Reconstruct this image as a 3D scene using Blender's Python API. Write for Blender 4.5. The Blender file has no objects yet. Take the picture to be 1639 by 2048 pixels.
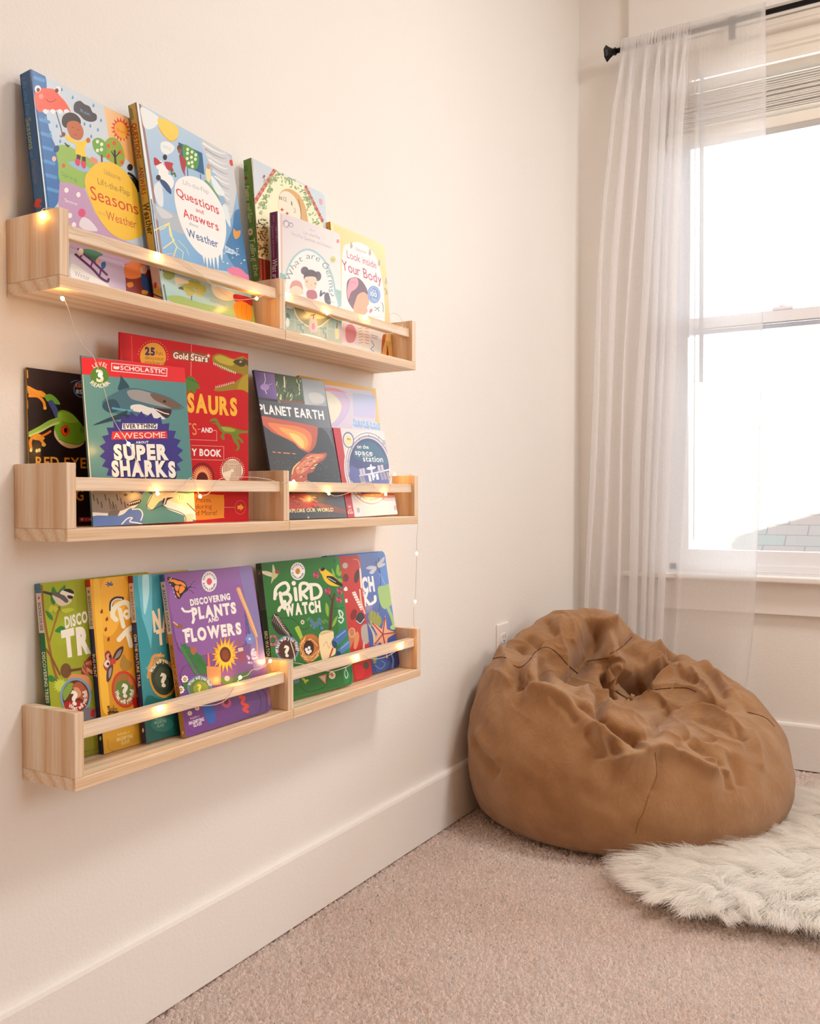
import bpy, math, random
import numpy as np
from mathutils import Vector, Matrix
from mathutils.bvhtree import BVHTree

random.seed(7)
rng = np.random.default_rng(7)
SC = bpy.context.scene
COL = SC.collection
PI = math.pi

# ------------------------------------------------------------------ camera
CAM = np.array([0.9959, 0.0, 0.7469])
F = 1834.48


def cam_axes(rx, ry, rz):
    cy, sy, cp, sp = math.cos(rz), math.sin(rz), math.cos(rx), math.sin(rx)
    fwd = np.array([sy * cp, cy * cp, sp])
    right = np.array([cy, -sy, 0.0])
    up = np.cross(right, fwd)
    c, s = math.cos(ry), math.sin(ry)
    return c * right + s * up, -s * right + c * up, fwd


CR, CU, CW = cam_axes(-0.01624, -0.00299, -0.5362)
cam_data = bpy.data.cameras.new('camera')
cam = bpy.data.objects.new('camera', cam_data)
COL.objects.link(cam)
cam.matrix_world = Matrix(((CR[0], CU[0], -CW[0], CAM[0]), (CR[1], CU[1], -CW[1], CAM[1]),
                           (CR[2], CU[2], -CW[2], CAM[2]), (0, 0, 0, 1)))
cam_data.sensor_fit = 'HORIZONTAL'
cam_data.sensor_width = 36.0
cam_data.lens = F / 1639.0 * 36.0
cam_data.clip_start = 0.02
SC.camera = cam


def sight(px, py):
    """direction in which the photograph's point (px, py) lies"""
    return CR * ((px - 819.5) / F) + CU * ((1024 - py) / F) + CW


def at(px, py, ax, val):
    d = sight(px, py)
    return CAM + d * ((val - CAM[ax]) / d[ax])


# ------------------------------------------------------------------ colours and materials
def lin(c):
    if isinstance(c, str):
        c = c.lstrip('#')
        c = [int(c[i:i + 2], 16) / 255 for i in (0, 2, 4)]
    return tuple(x / 12.92 if x <= 0.04045 else ((x + 0.055) / 1.055) ** 2.4 for x in c)


class NT:
    def __init__(s, name):
        s.m = bpy.data.materials.new(name)
        s.m.use_nodes = True
        s.t = s.m.node_tree
        s.b = s.t.nodes['Principled BSDF']
        s.out = s.t.nodes['Material Output']

    def n(s, typ, **kw):
        nd = s.t.nodes.new('ShaderNode' + typ)
        for k, v in kw.items():
            if k.startswith('i_'):
                key = k[2:].replace('_', ' ')
                nd.inputs[key].default_value = v
            else:
                setattr(nd, k, v)
        return nd

    def l(s, a, b):
        s.t.links.new(a, b)

    def ramp(s, fac, stops):
        r = s.n('ValToRGB')
        e = r.color_ramp.elements
        while len(e) < len(stops):
            e.new(0.5)
        for el, (p, c) in zip(e, stops):
            el.position = p
            el.color = (*lin(c), 1)
        s.l(fac, r.inputs[0])
        return r.outputs[0]

    def coords(s, scale=(1, 1, 1), loc=(0, 0, 0), kind='Object'):
        tc = s.n('TexCoord')
        mp = s.n('Mapping')
        mp.inputs['Scale'].default_value = scale
        mp.inputs['Location'].default_value = loc
        s.l(tc.outputs[kind], mp.inputs[0])
        return mp.outputs[0]

    def bump(s, h, strength=0.3, dist=0.002):
        b = s.n('Bump')
        b.inputs['Strength'].default_value = strength
        b.inputs['Distance'].default_value = dist
        s.l(h, b.inputs['Height'])
        s.l(b.outputs[0], s.b.inputs['Normal'])
        return b


def plain(name, c, rough=0.5, metal=0.0, spec=0.5, emit=None, estr=0):
    t = NT(name)
    t.b.inputs['Base Color'].default_value = (*lin(c), 1)
    t.b.inputs['Roughness'].default_value = rough
    t.b.inputs['Metallic'].default_value = metal
    t.b.inputs['Specular IOR Level'].default_value = spec
    if emit:
        t.b.inputs['Emission Color'].default_value = (*lin(emit), 1)
        t.b.inputs['Emission Strength'].default_value = estr
    return t.m


def wall_mat(name, c):
    t = NT(name)
    n = t.n('TexNoise', i_Scale=190.0, i_Detail=3.0)
    t.l(t.coords(), n.inputs['Vector'])
    n2 = t.n('TexNoise', i_Scale=1.3, i_Detail=2.0)
    t.l(t.coords(), n2.inputs['Vector'])
    b = [max(0, x - .012) for x in [int(c[i:i + 2], 16) / 255 for i in (1, 3, 5)]]
    t.l(t.ramp(n2.outputs[0], [(0.3, b), (0.7, c)]), t.b.inputs['Base Color'])
    t.b.inputs['Roughness'].default_value = 0.62
    t.b.inputs['Specular IOR Level'].default_value = 0.3
    t.bump(n.outputs[0], 0.22, 0.0025)
    return t.m


def pine(name, vertical, seed):
    t = NT(name)
    w = t.n('TexWave', wave_type='RINGS', rings_direction='Z' if vertical else 'Y')
    w.inputs['Scale'].default_value = 17
    w.inputs['Distortion'].default_value = 3.0
    w.inputs['Detail'].default_value = 2.5
    w.inputs['Detail Scale'].default_value = 0.7
    sq = (1, 1, 0.12) if vertical else (1, 0.12, 1)
    t.l(t.coords(sq, (0.03 + seed * .02, 0.02, 0.07)), w.inputs['Vector'])
    fine = t.n('TexNoise', i_Scale=420.0, i_Detail=3.0)
    sq2 = (1, 1, 0.03) if vertical else (1, 0.03, 1)
    t.l(t.coords(sq2), fine.inputs['Vector'])
    big = t.n('TexNoise', i_Scale=9.0, i_Detail=2.0)
    t.l(t.coords(sq), big.inputs['Vector'])
    c1 = t.ramp(w.outputs['Color'], [(0.0, '#e6cbab'), (0.3, '#f0dec7'), (1.0, '#f5e8d7')])
    mx = t.n('MixRGB', blend_type='MULTIPLY')
    mx.inputs['Fac'].default_value = 0.55
    t.l(c1, mx.inputs[1])
    t.l(t.ramp(fine.outputs[0], [(0.3, '#e6d6c2'), (0.6, '#ffffff')]), mx.inputs[2])
    m2 = t.n('MixRGB', blend_type='MULTIPLY')
    m2.inputs['Fac'].default_value = 0.6
    t.l(mx.outputs[0], m2.inputs[1])
    t.l(t.ramp(big.outputs[0], [(0.35, '#eed9c2'), (0.65, '#ffffff')]), m2.inputs[2])
    t.l(m2.outputs[0], t.b.inputs['Base Color'])
    t.b.inputs['Roughness'].default_value = 0.48
    t.b.inputs['Specular IOR Level'].default_value = 0.35
    t.bump(fine.outputs[0], 0.12, 0.0006)
    return t.m


M = {}
M['wall'] = wall_mat('white_wall_paint', '#f1eeea')
M['tan_bounce_wall'] = wall_mat('tan_bounce_paint', '#dcbd94')  # tan picked for unseen walls to bounce warm light onto the window wall
M['trim'] = wall_mat('white_trim_paint', '#f2efec')
M['ceiling'] = wall_mat('ceiling_paint', '#f2eee8')
M['pine_y'] = pine('pine_long_grain', False, 1)
M['pine_z'] = pine('pine_upright_grain', True, 2)
M['vinyl'] = plain('white_window_vinyl', '#eeeef2', 0.35)
M['black_metal'] = plain('black_metal', '#141213', 0.4, 0.6)
M['white_plastic'] = plain('white_plastic', '#f3f1ee', 0.3)
M['dark_slot'] = plain('dark_slot', '#3a3532', 0.6)
M['wire'] = plain('silver_copper_wire', '#e6d8c6', 0.35, 0.5)
M['bulb'] = plain('warm_led', '#fff0c8', 0.3, emit='#ffb85c', estr=95)
M['page'] = plain('paper_pages', '#f4f0e6', 0.8)
M['seam'] = plain('dark_seam_thread', '#4a2c16', 0.9)
M['label'] = plain('cream_tag', '#cfc0a8', 0.7)


def printed(name, rough, spec=0.5, coat=0.0):
    t = NT(name)
    a = t.n('VertexColor', layer_name='Print')
    t.l(a.outputs[0], t.b.inputs['Base Color'])
    t.b.inputs['Roughness'].default_value = rough
    t.b.inputs['Specular IOR Level'].default_value = spec
    t.b.inputs['Coat Weight'].default_value = coat
    t.b.inputs['Coat Roughness'].default_value = 0.12
    return t.m


M['gloss_print'] = printed('gloss_printed_cover', 0.30, 0.42)
M['satin_print'] = printed('satin_printed_cover', 0.45, 0.26)


# ------------------------------------------------------------------ object helpers
def link(o, parent=None):
    COL.objects.link(o)
    if parent:
        o.parent = parent
    return o


def tag(o, label, cat, group=None):
    o['label'] = label
    o['category'] = cat
    if group:
        o['group'] = group
    return o


def empty(name, loc=(0, 0, 0), label=None, cat=None, group=None):
    o = bpy.data.objects.new(name, None)
    o.empty_display_size = 0.05
    o.location = loc
    link(o)
    if label:
        tag(o, label, cat, group)
    return o


def structure(o):
    o['kind'] = 'structure'
    return o


class MB:
    """collects shapes in world space, links them as one mesh object"""
    def __init__(s):
        s.v, s.f, s.mi = [], [], []

    def add(s, vs, fs, mi=0):
        k = len(s.v)
        s.v += [tuple(map(float, p)) for p in vs]
        s.f += [tuple(i + k for i in f) for f in fs]
        s.mi += [mi] * len(fs)
        return s

    def box(s, x0, x1, y0, y1, z0, z1, mi=0):
        v = [(x, y, z) for x in (x0, x1) for y in (y0, y1) for z in (z0, z1)]
        f = [(0, 1, 3, 2), (4, 6, 7, 5), (0, 4, 5, 1), (2, 3, 7, 6), (0, 2, 6, 4), (1, 5, 7, 3)]
        return s.add(v, f, mi)

    def tube(s, pts, r, n=8, caps=True, mi=0):
        pts = [Vector(p) for p in pts]
        rr = r if isinstance(r, (list, tuple)) else [r] * len(pts)
        t0 = (pts[1] - pts[0]).normalized()
        up = Vector((0, 0, 1)) if abs(t0.z) < 0.9 else Vector((1, 0, 0))
        a = t0.cross(up).normalized()
        vs, fs = [], []
        for i, p in enumerate(pts):
            t = (pts[min(i + 1, len(pts) - 1)] - pts[max(i - 1, 0)])
            t = t.normalized() if t.length > 1e-9 else t0
            a = (a - t * a.dot(t))
            a = a.normalized() if a.length > 1e-6 else t.orthogonal().normalized()
            b = t.cross(a)
            for k in range(n):
                w = 2 * PI * k / n
                vs.append(p + (a * math.cos(w) + b * math.sin(w)) * rr[i])
        for i in range(len(pts) - 1):
            for k in range(n):
                k2 = (k + 1) % n
                fs.append((i * n + k, i * n + k2, (i + 1) * n + k2, (i + 1) * n + k))
        if caps:
            fs.append(tuple(range(n))[::-1])
            fs.append(tuple((len(pts) - 1) * n + k for k in range(n)))
        return s.add(vs, fs, mi)

    def lathe(s, c, axis, prof, n=24, mi=0):
        """prof: list of (distance along axis, radius)"""
        ax = Vector(axis).normalized()
        a = ax.orthogonal().normalized()
        b = ax.cross(a)
        vs, fs = [], []
        for (h, r) in prof:
            for k in range(n):
                w = 2 * PI * k / n
                vs.append(Vector(c) + ax * h + (a * math.cos(w) + b * math.sin(w)) * max(r, 1e-5))
        for i in range(len(prof) - 1):
            for k in range(n):
                k2 = (k + 1) % n
                fs.append((i * n + k, i * n + k2, (i + 1) * n + k2, (i + 1) * n + k))
        fs.append(tuple(range(n))[::-1])
        fs.append(tuple((len(prof) - 1) * n + k for k in range(n)))
        return s.add(vs, fs, mi)

    def extrude(s, prof, axis, a0, a1, mi=0):
        """closed profile [(p, q)] in the two other axes, run along axis from a0 to a1"""
        def mk(p, q, a):
            return {0: (a, p, q), 1: (p, a, q), 2: (p, q, a)}[axis]
        n = len(prof)
        vs = [mk(p, q, a0) for p, q in prof] + [mk(p, q, a1) for p, q in prof]
        fs = [tuple(range(n))[::-1], tuple(range(n, 2 * n))]
        fs += [(i, (i + 1) % n, n + (i + 1) % n, n + i) for i in range(n)]
        return s.add(vs, fs, mi)

    def build(s, name, mats, parent=None, bevel=0.0, smooth=False, origin=None, segs=2):
        if not isinstance(mats, (list, tuple)):
            mats = [mats]
        me = bpy.data.meshes.new(name)
        off = Vector((0, 0, 0))
        if parent is not None:
            off = Vector(parent.location)
            pp = parent.parent
            while pp is not None:
                off = off + Vector(pp.location)
                pp = pp.parent
        elif origin is not None:
            off = Vector(origin)
        me.from_pydata([tuple(Vector(p) - off) for p in s.v], [], s.f)
        for m in mats:
            me.materials.append(m)
        if len(mats) > 1:
            me.polygons.foreach_set('material_index', s.mi)
        me.update()
        import bmesh
        bm = bmesh.new()
        bm.from_mesh(me)
        bmesh.ops.recalc_face_normals(bm, faces=bm.faces)
        bm.to_mesh(me)
        bm.free()
        if smooth:
            me.polygons.foreach_set('use_smooth', [True] * len(me.polygons))
        o = bpy.data.objects.new(name, me)
        link(o, parent)
        if parent is None and origin is not None:
            o.location = origin
        if bevel > 0:
            b = o.modifiers.new('bevel', 'BEVEL')
            b.width = bevel
            b.segments = segs
            b.limit_method = 'ANGLE'
            b.angle_limit = math.radians(40)
            b.harden_normals = False
        return o


def catmull(pts, n=8, closed=False):
    P = [np.array(p, float) for p in pts]
    out = []
    N = len(P)
    rngi = range(N) if closed else range(N - 1)
    for i in rngi:
        p0 = P[(i - 1) % N] if closed or i > 0 else 2 * P[0] - P[1]
        p1, p2 = P[i], P[(i + 1) % N]
        p3 = P[(i + 2) % N] if closed or i + 2 < N else 2 * P[-1] - P[-2]
        for k in range(n):
            t = k / n
            out.append(0.5 * ((2 * p1) + (-p0 + p2) * t + (2 * p0 - 5 * p1 + 4 * p2 - p3) * t * t + (-p0 + 3 * p1 - 3 * p2 + p3) * t ** 3))
    if not closed:
        out.append(P[-1])
    return out
# ------------------------------------------------------------------ the room
YW = 2.6928          # inner face of the window wall
RW, RL, RH = 3.1, -1.6, 2.46   # right wall x, back wall y, ceiling z
OX0, OX1, OZ0, OZ1 = 0.246, 1.210, 0.527, 2.075   # window opening
WT = 0.16            # wall thickness

# carpet: fine grid where it is seen, coarse elsewhere, one mesh
t = NT('loop_pile_carpet')
vo = t.n('TexVoronoi', feature='F1', i_Scale=150.0)
nz = t.n('TexNoise', i_Scale=60.0, i_Detail=5.0, i_Roughness=0.65)
nf = t.n('TexNoise', i_Scale=420.0, i_Detail=4.0, i_Roughness=0.7)
big = t.n('TexNoise', i_Scale=3.2, i_Detail=2.0)
co = t.coords()
ndis = t.n('TexNoise', i_Scale=130.0, i_Detail=3.0)
t.l(co, ndis.inputs['Vector'])
mixv = t.n('MixRGB')
mixv.inputs['Fac'].default_value = 0.008
t.l(co, mixv.inputs[1])
t.l(ndis.outputs['Color'], mixv.inputs[2])
t.l(mixv.outputs[0], vo.inputs['Vector'])
for q in (nz, nf, big):
    t.l(co, q.inputs['Vector'])
inv = t.n('Math', operation='MULTIPLY_ADD')
t.l(vo.outputs['Distance'], inv.inputs[0])
inv.inputs[1].default_value = -1.1
inv.inputs[2].default_value = 1.0
ad = t.n('Math', operation='MULTIPLY_ADD')
t.l(nz.outputs[0], ad.inputs[0])
ad.inputs[1].default_value = 1.6
t.l(inv.outputs[0], ad.inputs[2])
ad2 = t.n('Math', operation='MULTIPLY_ADD')
t.l(nf.outputs[0], ad2.inputs[0])
ad2.inputs[1].default_value = 0.6
t.l(ad.outputs[0], ad2.inputs[2])
hn = t.n('MapRange')
hn.inputs['From Min'].default_value = 0.6
hn.inputs['From Max'].default_value = 2.4
t.l(ad2.outputs[0], hn.inputs[0])
cc = t.ramp(nf.outputs[0], [(0.25, '#dfcbc1'), (0.5, '#f0dfd7'), (0.75, '#f8ede8')])
mm = t.n('MixRGB', blend_type='MULTIPLY')
mm.inputs['Fac'].default_value = 0.6
t.l(cc, mm.inputs[1])
t.l(t.ramp(big.outputs[0], [(0.3, '#f0e2da'), (0.7, '#ffffff')]), mm.inputs[2])
t.l(mm.outputs[0], t.b.inputs['Base Color'])
t.b.inputs['Roughness'].default_value = 0.95
t.b.inputs['Specular IOR Level'].default_value = 0.1
t.b.inputs['Sheen Weight'].default_value = 0.25
dn = t.n('Displacement')
dn.inputs['Midlevel'].default_value = 1.0
dn.inputs['Scale'].default_value = 0.016
t.l(hn.outputs[0], dn.inputs['Height'])
t.l(dn.outputs[0], t.out.inputs['Displacement'])
t.m.displacement_method = 'BOTH'
M['carpet'] = t.m

gx = np.concatenate([np.arange(-0.01, 1.15, 0.0023), np.arange(1.16, 3.5, 0.06)])
gy = np.concatenate([np.arange(-1.7, 0.80, 0.06), np.arange(0.82, 2.2, 0.0023), np.arange(2.2, 2.72, 0.004)])
nx, ny = len(gx), len(gy)
V = np.zeros((ny, nx, 3), np.float32)
V[..., 0] = gx[None, :]
V[..., 1] = gy[:, None]
V[..., 2] = 0.004
idx = np.arange(nx * ny).reshape(ny, nx)
Q = np.stack([idx[:-1, :-1], idx[:-1, 1:], idx[1:, 1:], idx[1:, :-1]], -1).reshape(-1, 4)


def np_mesh(name, V, Q, mats, parent=None, smooth=True):
    me = bpy.data.meshes.new(name)
    V = np.ascontiguousarray(V.reshape(-1, 3), np.float32)
    Q = np.ascontiguousarray(Q, np.int32)
    me.vertices.add(len(V))
    me.vertices.foreach_set('co', V.ravel())
    me.loops.add(Q.size)
    me.loops.foreach_set('vertex_index', Q.ravel())
    me.polygons.add(len(Q))
    me.polygons.foreach_set('loop_start', np.arange(0, Q.size, Q.shape[1], dtype=np.int32))
    me.polygons.foreach_set('use_smooth', np.full(len(Q), smooth))
    me.update(calc_edges=True)
    for m in mats if isinstance(mats, (list, tuple)) else [mats]:
        me.materials.append(m)
    o = bpy.data.objects.new(name, me)
    link(o, parent)
    return o


structure(np_mesh('floor', V, Q, M['carpet']))

structure(MB().box(-WT, 0, RL, YW + WT, -0.02, RH).build('wall_left', M['wall']))
b = MB()
b.box(0, OX0, YW, YW + WT, -0.02, RH)
b.box(OX1, RW, YW, YW + WT, -0.02, RH)
b.box(OX0, OX1, YW, YW + WT, -0.02, OZ0 - 0.02)
b.box(OX0, OX1, YW, YW + WT, OZ1, RH)
structure(b.build('wall_far', M['wall']))
# right wall with an opening added for side fill light, back wall, ceiling
b = MB()
FILL_GAP = (0.50, 1.35, 1.00, 2.12)
b.box(RW, RW + WT, RL, FILL_GAP[0], -0.02, RH)
b.box(RW, RW + WT, FILL_GAP[1], YW + WT, -0.02, RH)
b.box(RW, RW + WT, FILL_GAP[0], FILL_GAP[1], -0.02, FILL_GAP[2])
b.box(RW, RW + WT, FILL_GAP[0], FILL_GAP[1], FILL_GAP[3], RH)
structure(b.build('wall_right', M['tan_bounce_wall']))
structure(MB().box(-WT, RW + WT, RL - WT, RL, -0.02, RH).build('wall_back', M['tan_bounce_wall']))
structure(MB().box(-WT, RW + WT, RL - WT, YW + WT, RH, RH + 0.12).build('ceiling', M['ceiling']))

# baseboards: flat board with an eased top lip
HB = 0.1254


def base_prof(s):
    return [(0, 0), (s * .0125, 0), (s * .0125, HB - .0075), (s * .0105, HB - .002), (s * .007, HB), (0, HB)]


structure(MB().extrude(base_prof(1), 1, RL, YW).build('baseboard_left', M['trim'], bevel=.0008))
structure(MB().extrude([(YW - p, q) for p, q in base_prof(1)], 0, 0.0125, RW).build('baseboard_far', M['trim'], bevel=.0008))

# ------------------------------------------------------------------ the window
win = structure(empty('window_1', ((OX0 + OX1) / 2, YW, OZ0)))
CT = 0.018
cas = MB().box(0.165, OX0, YW - CT, YW, OZ0, OZ1 + .004).build('side_casing', M['trim'], win, bevel=.0015)
MB().box(OX1, OX1 + .135, YW - CT, YW, OZ0, OZ1 + .004).build('side_casing', M['trim'], win, bevel=.0015)
# head: bead, flat board, cap
h = MB()
h.box(0.152, OX1 + .15, YW - .028, YW, OZ1 + .004, OZ1 + .022)
h.box(0.160, OX1 + .140, YW - CT - .002, YW, OZ1 + .022, OZ1 + .20)
h.box(0.145, OX1 + .155, YW - .040, YW, OZ1 + .20, OZ1 + .222)
h.build('head_casing', M['trim'], win, bevel=.002)
MB().box(0.128, OX1 + .172, YW - .050, YW + .10, OZ0 - .016, OZ0).build('stool', M['trim'], win, bevel=.004, segs=3)
MB().box(0.163, OX1 + .137, YW - CT, YW, OZ0 - .106, OZ0 - .016).build('apron', M['trim'], win, bevel=.0015)
j = MB()
j.box(OX0 - .001, OX0 + .012, YW, YW + WT, OZ0, OZ1)
j.box(OX1 - .012, OX1 + .001, YW, YW + WT, OZ0, OZ1)
j.box(OX0, OX1, YW, YW + WT, OZ1 - .012, OZ1 + .001)
j.build('jamb', M['trim'], win)

FX0, FX1 = OX0 + .012, OX1 - .012
MEET = 1.275         # top of the meeting rail of the lower sash
fy = YW + .085
fr = MB()
for x0, x1 in ((FX0, FX0 + .022), (FX1 - .022, FX1)):
    fr.box(x0, x1, fy - .01, fy + .065, OZ0, OZ1 - .012)
fr.box(FX0, FX1, fy - .01, fy + .065, OZ1 - .034, OZ1 - .012)
fr.box(FX0, FX1, fy - .01, fy + .065, OZ0, OZ0 + .022)
fr.build('window_frame', M['vinyl'], win, bevel=.002)


def sash(name, z0, z1, y0, st, rb, rt):
    x0, x1 = FX0 + .020, FX1 - .020
    m = MB()
    m.box(x0, x0 + st, y0, y0 + .028, z0, z1)
    m.box(x1 - st, x1, y0, y0 + .028, z0, z1)
    m.box(x0 + st, x1 - st, y0, y0 + .028, z0, z0 + rb)
    m.box(x0 + st, x1 - st, y0, y0 + .028, z1 - rt, z1)
    s_ = m.build(name, M['vinyl'], win, bevel=.002)
    return s_, (x0 + st - .004, x1 - st + .004, y0 + .011, y0 + .015, z0 + rb - .004, z1 - rt + .004)


t = NT('window_glass')
tr = t.n('BsdfTransparent')
gl = t.n('BsdfGlossy')
gl.inputs['Roughness'].default_value = 0.02
fz = t.n('Fresnel')
fz.inputs['IOR'].default_value = 1.45
mx = t.n('MixShader')
t.l(fz.outputs[0], mx.inputs[0])
t.l(tr.outputs[0], mx.inputs[1])
t.l(gl.outputs[0], mx.inputs[2])
t.l(mx.outputs[0], t.out.inputs['Surface'])
M['glass'] = t.m
lo, g1 = sash('lower_sash', OZ0 + .020, MEET, fy, .030, .042, .034)
up, g2 = sash('upper_sash', MEET - .046, OZ1 - .032, fy + .030, .030, .034, .030)
MB().box(*g1).build('pane', M['glass'], lo)
MB().box(*g2).build('pane', M['glass'], up)
lk = MB()
lk.box(.545, .60, fy - .002, fy + .024, MEET - .001, MEET + .008)
lk.lathe((.572, fy + .012, MEET + .007), (0, 0, 1), [(0, .011), (.006, .010), (.008, .006)], 16)
lk.build('sash_lock', M['vinyl'], win, bevel=.002)

# the raised blind inside the opening
bl = empty('window_blind', ((FX0 + FX1) / 2, YW + .04, OZ1 - .03), 'white slatted blind drawn up to the top of the window', 'blind')
BX0, BX1 = FX0 + .004, FX1 - .004
t = NT('off_white_blind')
t.b.inputs['Base Color'].default_value = (*lin('#e9e2d8'), 1)
t.b.inputs['Roughness'].default_value = 0.35
M['blind'] = t.m
v = [(YW + .008, 2.062), (YW + .008, 2.045), (YW + .011, 2.042), (YW + .011, 2.020), (YW + .008, 2.017), (YW + .008, 1.990),
     (YW + .013, 1.984), (YW + .013, 1.978), (YW + .020, 1.972), (YW + .066, 1.972), (YW + .066, 2.062)]
MB().extrude(v, 0, BX0, BX1).build('valance', M['blind'], bl, bevel=.001)
MB().extrude([(YW + .018, 1.974), (YW + .022, 1.948), (YW + .060, 1.960), (YW + .060, 1.974)], 0, BX0 + .003, BX1 - .003).build('head_rail', M['blind'], bl, bevel=.001)
MB().extrude([(YW + .014, 1.938), (YW + .015, 1.941), (YW + .066, 1.930), (YW + .066, 1.927)], 0, BX0, BX1).build('slat', M['blind'], bl)
zt = 1.905
for k in range(16):
    z = zt - k * .0062
    dx = random.uniform(-.002, .002)
    dy = random.uniform(-.004, .004)
    MB().extrude([(YW + .018 + dy, z), (YW + .032 + dy, z + .0016), (YW + .046 + dy, z + .0020), (YW + .066 + dy, z),
                  (YW + .066 + dy, z - .0024), (YW + .046 + dy, z - .0006), (YW + .032 + dy, z - .001), (YW + .018 + dy, z - .0024)],
                 0, BX0 + dx, BX1 + dx).build('slat', M['blind'], bl)
MB().box(BX0, BX1, YW + .016, YW + .068, 1.766, 1.797).build('bottom_rail', M['blind'], bl, bevel=.003)
M['wand'] = plain('clear_grey_wand', '#c3c8d2', .25)
wx = at(1402, 700, 1, YW + .012)[0]
MB().tube([(wx, YW + .012, 1.97), (wx, YW + .010, 1.5), (wx, YW + .010, 1.075)], .0062, 8).build('tilt_wand', M['wand'], bl)
cx_ = at(1388, 700, 1, YW + .02)[0]
MB().tube([(cx_, YW + .02, 1.97), (cx_ + .001, YW + .02, 1.4), (cx_ - .001, YW + .02, 0.62)], .0018, 6).build('lift_cord', M['white_plastic'], bl)
for k, xx in enumerate((.78, .79)):
    pts = [(xx + .010 * math.sin(a * 2.1 + k), YW + .012 + .003 * math.cos(a * 3), zt - .01 - .012 * a + .008 * math.sin(a * 3.3 + k)) for a in np.linspace(0, 5.5, 40)]
    MB().tube(pts, .0011, 5).build('lift_cord', M['white_plastic'], bl)
# ------------------------------------------------------------------ six pine book ledges, two per row
DP, TB, TS, HP = 0.09694, 0.015456, 0.0140, 0.0786
ROWZ = {'T': 1.00796, 'M': 0.71036, 'B': 0.41164}      # top face of each shelf board
ROWY = {'T': (0.7147, 1.1347, 1.5367), 'M': (0.7220, 1.1420, 1.5440), 'B': (0.7301, 1.1501, 1.5521)}
LBL = {('T', 0): 'nearer pine picture ledge of the top row, holding two tall weather books',
       ('T', 1): 'farther pine picture ledge of the top row, with a wire loop over its rail',
       ('M', 0): 'nearer pine picture ledge of the middle row, holding frog, shark and dinosaur books',
       ('M', 1): 'farther pine picture ledge of the middle row, holding volcano and space station books',
       ('B', 0): 'nearer pine picture ledge of the bottom row, holding lime, yellow, teal and purple books',
       ('B', 1): 'farther pine picture ledge of the bottom row, holding green, red and blue books'}
for row in 'TMB':
    zs = ROWZ[row]
    ya, yb, yc = ROWY[row]
    for k, (y0, y1) in enumerate(((ya, yb), (yb, yc))):
        y0_ = y0 if k == 0 else y0 + .0004
        sh = empty('picture_ledge', (0.001, (y0 + y1) / 2, zs - TB), LBL[row, k], 'shelf', 'pine picture ledges on the wall')
        sd = MB()
        sd.box(.0005, DP, y0_, y1, zs - TB, zs)
        sd.build('shelf_board', M['pine_y'], sh, bevel=.0011)
        if k == 0:
            MB().box(.0005, DP, y0, y0 + TS, zs, zs + HP).build('side_panel', M['pine_z'], sh, bevel=.0009)
        MB().box(.0005, DP, y1 - TS, y1, zs, zs + HP).build('side_panel', M['pine_z'], sh, bevel=.0009)
        r0 = y0 + (TS if k == 0 else .0004)
        r1 = y1 - TS
        dz = {'T': .0015, 'M': 0, 'B': -.0015}[row]
        MB().box(.0748, .0905, r0, r1, zs + .0452 + dz, zs + .0617 + dz).build('front_rail', M['pine_y'], sh, bevel=.0012)
# ------------------------------------------------------------------ lettering
GLYPH = {}


def glyph(ch, bold):
    key = (ch, bold)
    if key not in GLYPH:
        cu = bpy.data.curves.new('lettering', 'FONT')
        cu.body = ch
        cu.size = 1.0
        cu.resolution_u = 3
        cu.offset = bold
        ob = bpy.data.objects.new('lettering', cu)
        COL.objects.link(ob)
        bpy.context.view_layer.update()
        dg = bpy.context.evaluated_depsgraph_get()
        me = ob.evaluated_get(dg).to_mesh()
        vs = [(v.co.x, v.co.y) for v in me.vertices]
        fs = [tuple(p.vertices) for p in me.polygons]
        ob.evaluated_get(dg).to_mesh_clear()
        bpy.data.objects.remove(ob)
        bpy.data.curves.remove(cu)
        xs = [v[0] for v in vs] or [0, 0.25]
        GLYPH[key] = (vs, fs, min(xs), max(xs))
    return GLYPH[key]


def text_layout(s, bold):
    x = 0
    out = []
    for ch in s:
        if ch == ' ':
            x += 0.28
            continue
        vs, fs, a, b = glyph(ch, bold)
        out.append((ch, x - a, b - a))
        x += (b - a) + 0.075
    return out, max(x - 0.075, .01)


CAPH = None


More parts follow.
